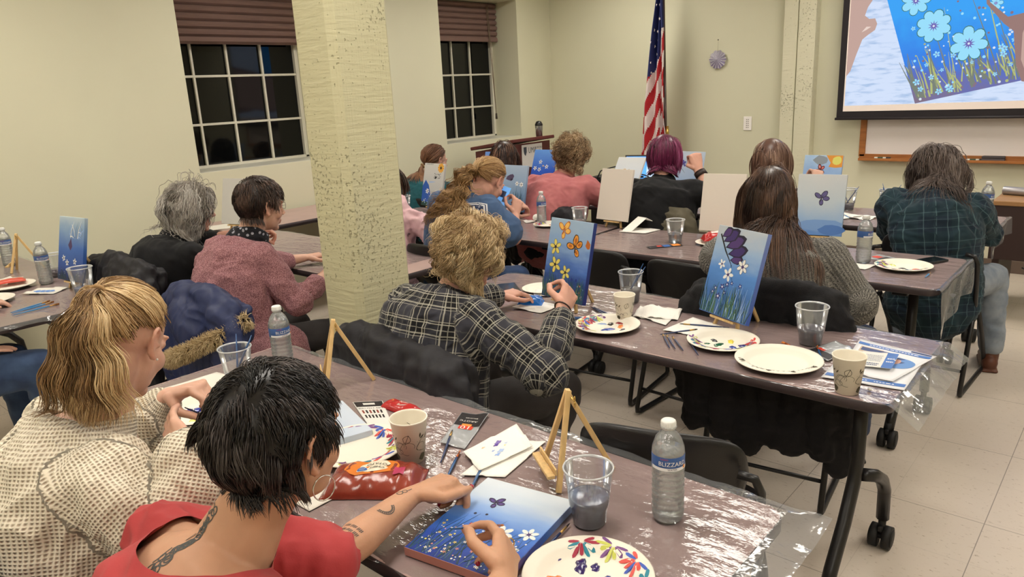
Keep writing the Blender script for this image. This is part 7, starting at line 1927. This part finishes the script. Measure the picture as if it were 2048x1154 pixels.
def fly1(b, fn):
    gridrect(b, fn, fbl, .02,.86,.98,.93, dz=.0002); rows(b, fn, flm, .05,.885,.95,1,.1,.02); gridrect(b, fn, fdk, .70,.95,.96,.985, dz=.0002); gridrect(b, fn, ftan, .08,.66,.40,.82, dz=.0002); gridrect(b, fn, fdk, .10,.70,.52,.80, dz=.0003)
    b.mat(fph).add([(lambda p: (p[0], p[1], p[2]+.0004))(fn(.70+.25*math.cos(q), .55+.17*math.sin(q))) for q in np.linspace(0, 6.0, 22)], [list(range(22))])
    b.mat(fsk).add([(lambda p: (p[0], p[1], p[2]+.0008))(fn(.68+.06*math.cos(q), .58+.08*math.sin(q))) for q in np.linspace(0, 5.9, 12)], [list(range(12))]); b.mat(fdk).add([(lambda p: (p[0], p[1], p[2]+.0006))(fn(.70+.09*math.cos(q), .62+.09*math.sin(q))) for q in np.linspace(0, 5.9, 12)], [list(range(12))])
    rows(b, fn, fgy, .08,.55,.40,8,.05)
def fly2(b, fn): gridrect(b, fn, fbl, .02,.08,.98,.17, dz=.0002); rows(b, fn, flm, .06,.11,.9,1,.1,.02); gridrect(b, fn, fdk, .02,.80,.98,.86, dz=.0002); gridrect(b, fn, fbl, .02,.90,.3,.95, dz=.0002); rows(b, fn, fgy, .06,.72,.92,6,.06)
def cardart(b, fn): gridrect(b, fn, fbl, .70,.0,1.0,1.0, dz=.0002); rows(b, fn, fgy, .06,.75,.62,5,.09,.03); rows(b, fn, flm, .76,.6,.95,2,.2,.06); rows(b, fn, fdk, .08,.2,.6,2,.1,.05)
sheet('flyer', [(-.640,2.020),(-.432,2.048),(-.440,2.305),(-.650,2.28)], 'blue and white flyer at the bottom of the pile on the right table end', 'flyer', flm, art=fly2, curl=.003, group='flyers in a pile')
sheet('flyer', [(-.615,2.085),(-.470,2.085),(-.418,2.345),(-.645,2.390)], 'flyer with a portrait photo in an oval on top of the pile', 'flyer', flm, art=fly1, curl=.008, z=TZ+.004, group='flyers in a pile')
sheet('card', [(-.585,2.135),(-.492,2.155),(-.505,2.285),(-.600,2.265)], 'small blue and white printed card lying over the portrait flyer', 'card', whc, art=cardart, curl=.003, z=TZ+.013)
b = MB(); b.ell((0,0,.004), (.006,.004,.004), 8, 6); solo('paper_scrap', b, napm, 'tiny white scrap beside the cream paper cup', 'scrap', (-.505,2.0,TZ))
# --- third row things
bottle(-2.905, 3.60, 'clear water bottle standing behind the palette in the third row', s=.95)
plate(-2.815, 3.555, 'paper plate palette with a little orange paint in the third row', 0, (2.8, 4.2), [(0,.02,.012,(200,120,60)), (.05,.01,.010,(50,40,40))], s=.85)
def crumple(x, y, r_, lab, seed, z=TZ, group=None, m=None):
    b = MB(); b.ell((0,0,r_*.7), (r_,r_*.85,r_*.7), 24, 16); me = b.mesh('crumpled'); displace(me, r_*.3, 2.2/r_*.5, seed, ridge=True); displace(me, r_*.12, 6/r_*.5, seed+1, ridge=True)
    for p in me.polygons: p.use_smooth = False
    me.materials.append(m or napm); o = part('napkin', me); o.location = (x, y, z); tag(o, lab, 'napkin', group); return o
crumple(-2.985, 3.655, .030, 'crumpled white napkin behind the third-row palette', 3)
plastic_cup(-2.61, 3.60, 'clear plastic cup of clean water left of the first blank canvas', clearw, .38)
sheet('card', [(-2.64,3.545),(-2.56,3.53),(-2.55,3.575),(-2.62,3.595)], 'small printed packet under the clean water cup', 'card', ftan, curl=.002)
sheet('card', [(-3.05,3.72),(-2.99,3.66),(-2.94,3.72),(-3.0,3.78)] if False else [(-3.07,3.60),(-3.0,3.56),(-2.97,3.62),(-3.04,3.66)], 'small folded packet at the foot of the moth canvas', 'card', whc, curl=.006)
t = thing('napkin', 'white napkins folded into a little tent between the blank canvas and the tall cup', 'napkin', (-2.235,3.66,TZ), .3, None)
b = MB(); b.poly([(-.10,-.06),(.06,-.09),(.12,.03),(-.02,.08)], .006, .004); part('ply', b, t, napm)
b = MB(); b.add([(-.09,-.02,.005),(-.03,-.06,.005),(.045,.01,.075),(-.015,.05,.075),(.075,.03,.055),(.02,.07,.055)], [[0,1,2,3],[3,2,4,5]]); o = part('ply', b, t, napm); s_ = o.modifiers.new('s', 'SOLIDIFY'); s_.thickness = .003
plastic_cup(-1.893, 3.47, 'clear plastic cup of clean water in front of the second blank canvas', clearw, .40, s=1.02)
sheet('card', [(-1.965,3.295),(-1.925,3.265),(-1.815,3.41),(-1.86,3.45)], 'narrow dark brush packet at the front edge of the third row', 'brush packet', blackc, art=lambda b, fn: [gridrect(b, fn, fbl, .1,.45,.9,.65, dz=.0003), gridrect(b, fn, ogc, .1,.72,.9,.95, dz=.0003), gridrect(b, fn, rdc_, .1,.28,.6,.42, dz=.0003)], curl=.002)
plate(-1.70, 3.52, 'white paper plate under the red snack packet in the third row', 0, None, (), s=.8)
bottle(-.948, 3.465, 'clear water bottle right of the woman in the grey marled sweater')
plate(-.775, 3.435, 'floral paper plate palette beside the phone on the third row\'s right end', 0, (3.0, 5.8), [(-.05,.03,.016,(206,216,110)), (.0,-.015,.012,(40,36,46)), (.05,-.005,.014,(230,130,100)), (.02,-.03,.008,(60,50,90))], n=7)
b = MB(); b.box((0,0,.005), (.075,.15,.010), .004); o = solo('phone', b, mat('phone_black', (20,20,22), .25, coat=.5), 'black phone lying beside the palette on the third row\'s right end', 'phone', (-.712,3.605,TZ), -.5)
b = MB(); b.box((0,0,.0102), (.066,.140,.0006)); part('screen', b, o, mat('phone_glass_black', (8,8,10), .06, coat=.8))
sheet('card', [(-.965,3.56),(-.885,3.52),(-.845,3.61),(-.93,3.65)], 'brush packet with red print between the bottle and the phone', 'brush packet', sleeve, art=lambda b, fn: [gridrect(b, fn, rdc_, .1,.3,.5,.7, dz=.0003), gridrect(b, fn, blackc, .55,.2,.95,.8, dz=.0003)], curl=.004)
sheet('napkin', [(-.99,3.34),(-.90,3.33),(-.88,3.42),(-.97,3.43)], 'flat cream napkin in front of the third row\'s right water bottle', 'napkin', napm, curl=.004, th=.001)
brush((-.66,3.39),(-.66,3.30), 'thin pale brush on the film at the third row\'s right corner', L=.09, col='light')
# phone held up by the woman in the blue T-shirt
h = PE[8]['hands']['R']; c = PE[8]['org']+h['tips'][1][0]+Vector((-.03,-.01,.02))
b = MB(); b.box((0,0,0), (.072,.008,.148), .003); o = part('phone', b, None, mat('phone_case', (120,180,220), .3)); tag(o, 'phone with a lit blue screen held up by the woman in the slate T-shirt', 'phone'); o.location = c; o.rotation_euler = (-.35,.38,.55); o.scale = (.8,.8,.75)
b = MB(); b.box((0,-.0044,0), (.064,.0008,.138)); part('screen', b, o, mat('phone_lit', (90,150,220), .2, emit=(110,170,235), estr=.5*ESCR)); b = MB(); b.box((-.004,-.0052,.01), (.036,.0008,.05)); b.box((.014,-.0052,-.03), (.02,.0008,.03)); part('screen_picture', b, o, mat('phone_pic', (30,50,90), .3))
# --- front row things
for x, y, lab, n, sd in ((-1.435,4.82,'clear plastic cup with two crossed brushes and dark water before the whiteboard wall',2,3), (-1.215,4.86,'clear plastic cup with brushes left of the green plaid shirt',3,6)): plastic_cup(x, y, lab, murk, .32 if sd == 3 else .25, brushes=n, seed=sd, s=1.1, tilt=[0.3, 2.9] if n == 2 else [.4, 2.4, 4.4], bl='in the dark water cup before the whiteboard wall' if n == 2 else 'in the cup left of the green plaid shirt')
plastic_cup(-3.0+.12, 4.62, 'clear plastic cup with paint streaks to the right of the dusty rose sweater', pale, .3, s=1.0)
plastic_cup(-4.15, 4.52, 'clear plastic cup with a brush near the person in the teal top', pale, .3, brushes=1, seed=9, bl='in the cup near the teal top')
plastic_cup(-4.12, 3.52, 'clear plastic cup by the sunflower canvas', murk, .55)
bottle(-.69, 4.78, 'clear water bottle right of the green plaid shirt')
sheet('napkin', [(-1.50,4.50),(-1.36,4.46),(-1.28,4.62),(-1.43,4.72)], 'white papers with two brushes below the whiteboard', 'paper', napm, curl=.012, th=.001); sheet('napkin', [(-1.34,4.52),(-1.22,4.50),(-1.2,4.62),(-1.32,4.66)], 'small white napkin beside the papers in the front row', 'napkin', napm, curl=.012, th=.001)
brush((-1.40,4.63),(-1.33,4.53), 'teal-handled brush on the white papers in the front row', L=.12, col='light')
sheet('napkin', [(-3.27,4.42),(-3.13,4.42),(-3.13,4.52),(-3.27,4.52)], 'white folded paper by the vivid blue canvas', 'paper', napm, curl=.02, th=.001)
# laptop and cables on a dark cart behind the front row
t = thing('cart', 'low black equipment cart in the corner behind the front row', 'cart', (-3.30, 5.62, 0))
b = MB(); b.box((0,0,.70), (1.2,.55,.03), .006); part('shelf', b, t, blkp); b = MB(); b.box((0,0,.25), (1.15,.5,.03), .006); part('shelf', b, t, blkp)
for x in (-.56,.56):
    for y in (-.24,.24):
        b = MB(); b.tube([(x,y,.03), (x,y,.70)], .016, 8); part('leg', b, t, blk)
b = MB(); b.box((-.15,0,.48), (.7,.42,.4), .01); part('cabinet', b, t, blkp)
lp = thing('laptop', 'open laptop showing a blue painting on the cart behind the purple hair', 'laptop', (-3.38, 5.55, .716), .30)
b = MB(); b.box((0,0,.01), (.34,.24,.018), .004); part('keyboard_base', b, lp, mat('laptop_grey', (52,52,56), .4)); 
b = MB(); b.M = Matrix.Translation((0,.115,.018)) @ Matrix.Rotation(-.28, 4, 'X'); b.box((0,0,.115), (.34,.008,.235), .003); lid = part('lid', b, lp, mat('laptop_black', (24,24,27), .4))
b = MB(); b.M = Matrix.Translation((0,.115,.018)) @ Matrix.Rotation(-.28, 4, 'X'); b.mat(mat('lcd_blue', (70,140,220), .3, emit=(80,150,230), estr=ESCR)).box((0,-.0045,.118), (.315,.0008,.20))
b.mat(mat('lcd_pale', (170,190,220), .3, emit=(176,196,226), estr=ESCR)).box((.09,-.0052,.10), (.12,.0006,.15)); b.mat(mat('lcd_dark', (30,50,90), .3, emit=(30,50,90), estr=ESCR))
for q in (-.07,-.02,.1): b.ell((q,-.0056,.13), (.018,.0006,.018), 10, 6)
part('screen', b, lid)
rg = random.Random(6)
for k, lab in enumerate(('black cable looping up from the cart top', 'black cable lying in coils on the cart', 'thin black cable draped over the cart\'s left end')):
    pts = []; x0 = -3.75+.12*k
    for q in range(26): a = q*.55+k; pts.append((x0+.17*math.cos(a)*(.4+.6*math.sin(q*.3+k)**2)+.004*q, 5.50+.10*math.sin(a)*.8, .735+.02*k+.035*abs(math.sin(q*.37+k*1.3))+(.10 if (k == 0 and 8 < q < 14) else 0)))
    b = MB(); b.tube(pts, .0055, 6); solo('cable', b, mat('cord_black', (25,25,26), .6), lab, 'cable', group='black cables on the cart')
b = MB(); b.box((0,0,.03), (.3,.2,.06), .008); solo('equipment_box', b, blkp, 'flat black electronics box on the left of the cart', 'equipment', (-3.72,5.62,.716), .1)
# --- table behind the column, and the far left
plate(-3.12, 2.47, 'white paper plate at the left edge of the column', 0, None, (), s=.95)
sheet('napkin', [(-5.0,2.40),(-4.80,2.38),(-4.78,2.56),(-4.98,2.60)], 'white papers beside the grey-haired woman\'s canvas', 'paper', mat('paper_white'), curl=.02)
b = MB(); b.loft([(-.14,0,.03), (-.03,0,.06), (.08,0,.05), (.15,.02,.012)], [(.05,.022), (.075,.05), (.07,.045), (.03,.01)], (0,1,0), 18); me = remesh(b, .006, 3); displace(me, .006, 20, 3); o = part('handbag', me, None, felt); tag(o, 'limp black bag on the table behind the pink-cardigan woman', 'bag'); o.location = (-3.30,2.54,TZ); o.rotation_euler = (0,0,-.2)
bottle(-4.86, 1.20, 'clear water bottle at the extreme left of the photo', s=1.02); bottle(-4.14, 1.16, 'clear water bottle between the plate and the daisy canvas on the far-left table', s=1.0)
plastic_cup(-3.70, 1.18, 'clear plastic cup with one blue brush right of the daisy canvas', pale, .3, brushes=1, tilt=[.3], s=1.1, seed=3, bl='in the cup right of the daisy canvas')
plastic_cup(-4.27, 1.26, 'clear plastic cup of grey water behind the far-left bottles', murk, .35)
plate(-4.22, 1.02, 'white paper plate holding the red packet at the far left', 0, None, (), s=1.0); plate(-3.98, .86, 'paper plate palette with yellow paint at the far-left corner', 0, None, [(.03,.0,.02,(236,214,130)), (.0,-.03,.014,(40,34,30)), (.05,.03,.012,(230,180,160))], s=1.0)
def wash(b, fn):
    for k in range(12): 
        u, v = .2+.05*k, .45+.1*math.sin(k*2); b.mat(mat('wash_blue', (110,150,214), .8)).add([(lambda p: (p[0], p[1], p[2]+.0003+.00005*k))(fn(u+.07*math.cos(q)*(1+.4*math.sin(5*q)), v+.09*math.sin(q))) for q in np.linspace(0, 5.8, 9)], [list(range(9))])
sheet('napkin', [(-3.985,1.015),(-3.905,1.02),(-3.90,1.155),(-4.06,1.17)] if False else [(-3.99,1.01),(-3.86,1.10),(-3.93,1.19),(-4.07,1.10)], 'folded white paper with a blue paint wash on the far-left table', 'paper', mat('paper_white'), curl=.01, art=wash)
sheet('napkin', [(-4.48,1.04),(-4.32,.98),(-4.27,1.08),(-4.42,1.14)], 'printed white paper behind the red packet at the far left', 'paper', mat('paper_white'), curl=.02, art=lambda b, fn: rows(b, fn, fdk, .1,.7,.9,3,.15,.03))
for k, (a, c, l_) in enumerate((((-3.72,1.04),(-3.655,.862),'farthest from the edge'), ((-3.685,1.045),(-3.635,.858),'middle one'), ((-3.62,1.045),(-3.60,.862),'nearest the edge'))): brush(a, c, 'light blue brush of the trio at the far-left table edge, '+l_, L=.185, col='light', group='light blue brushes at the far left', flat=True)
crumple(-3.60, 1.15, .016, 'small crumpled tissue at the right end of the far-left table', 12)
crumple(-5.50, 5.22, .05, 'crumpled white tissue on the sill of the window near the podium', 13, z=1.09)
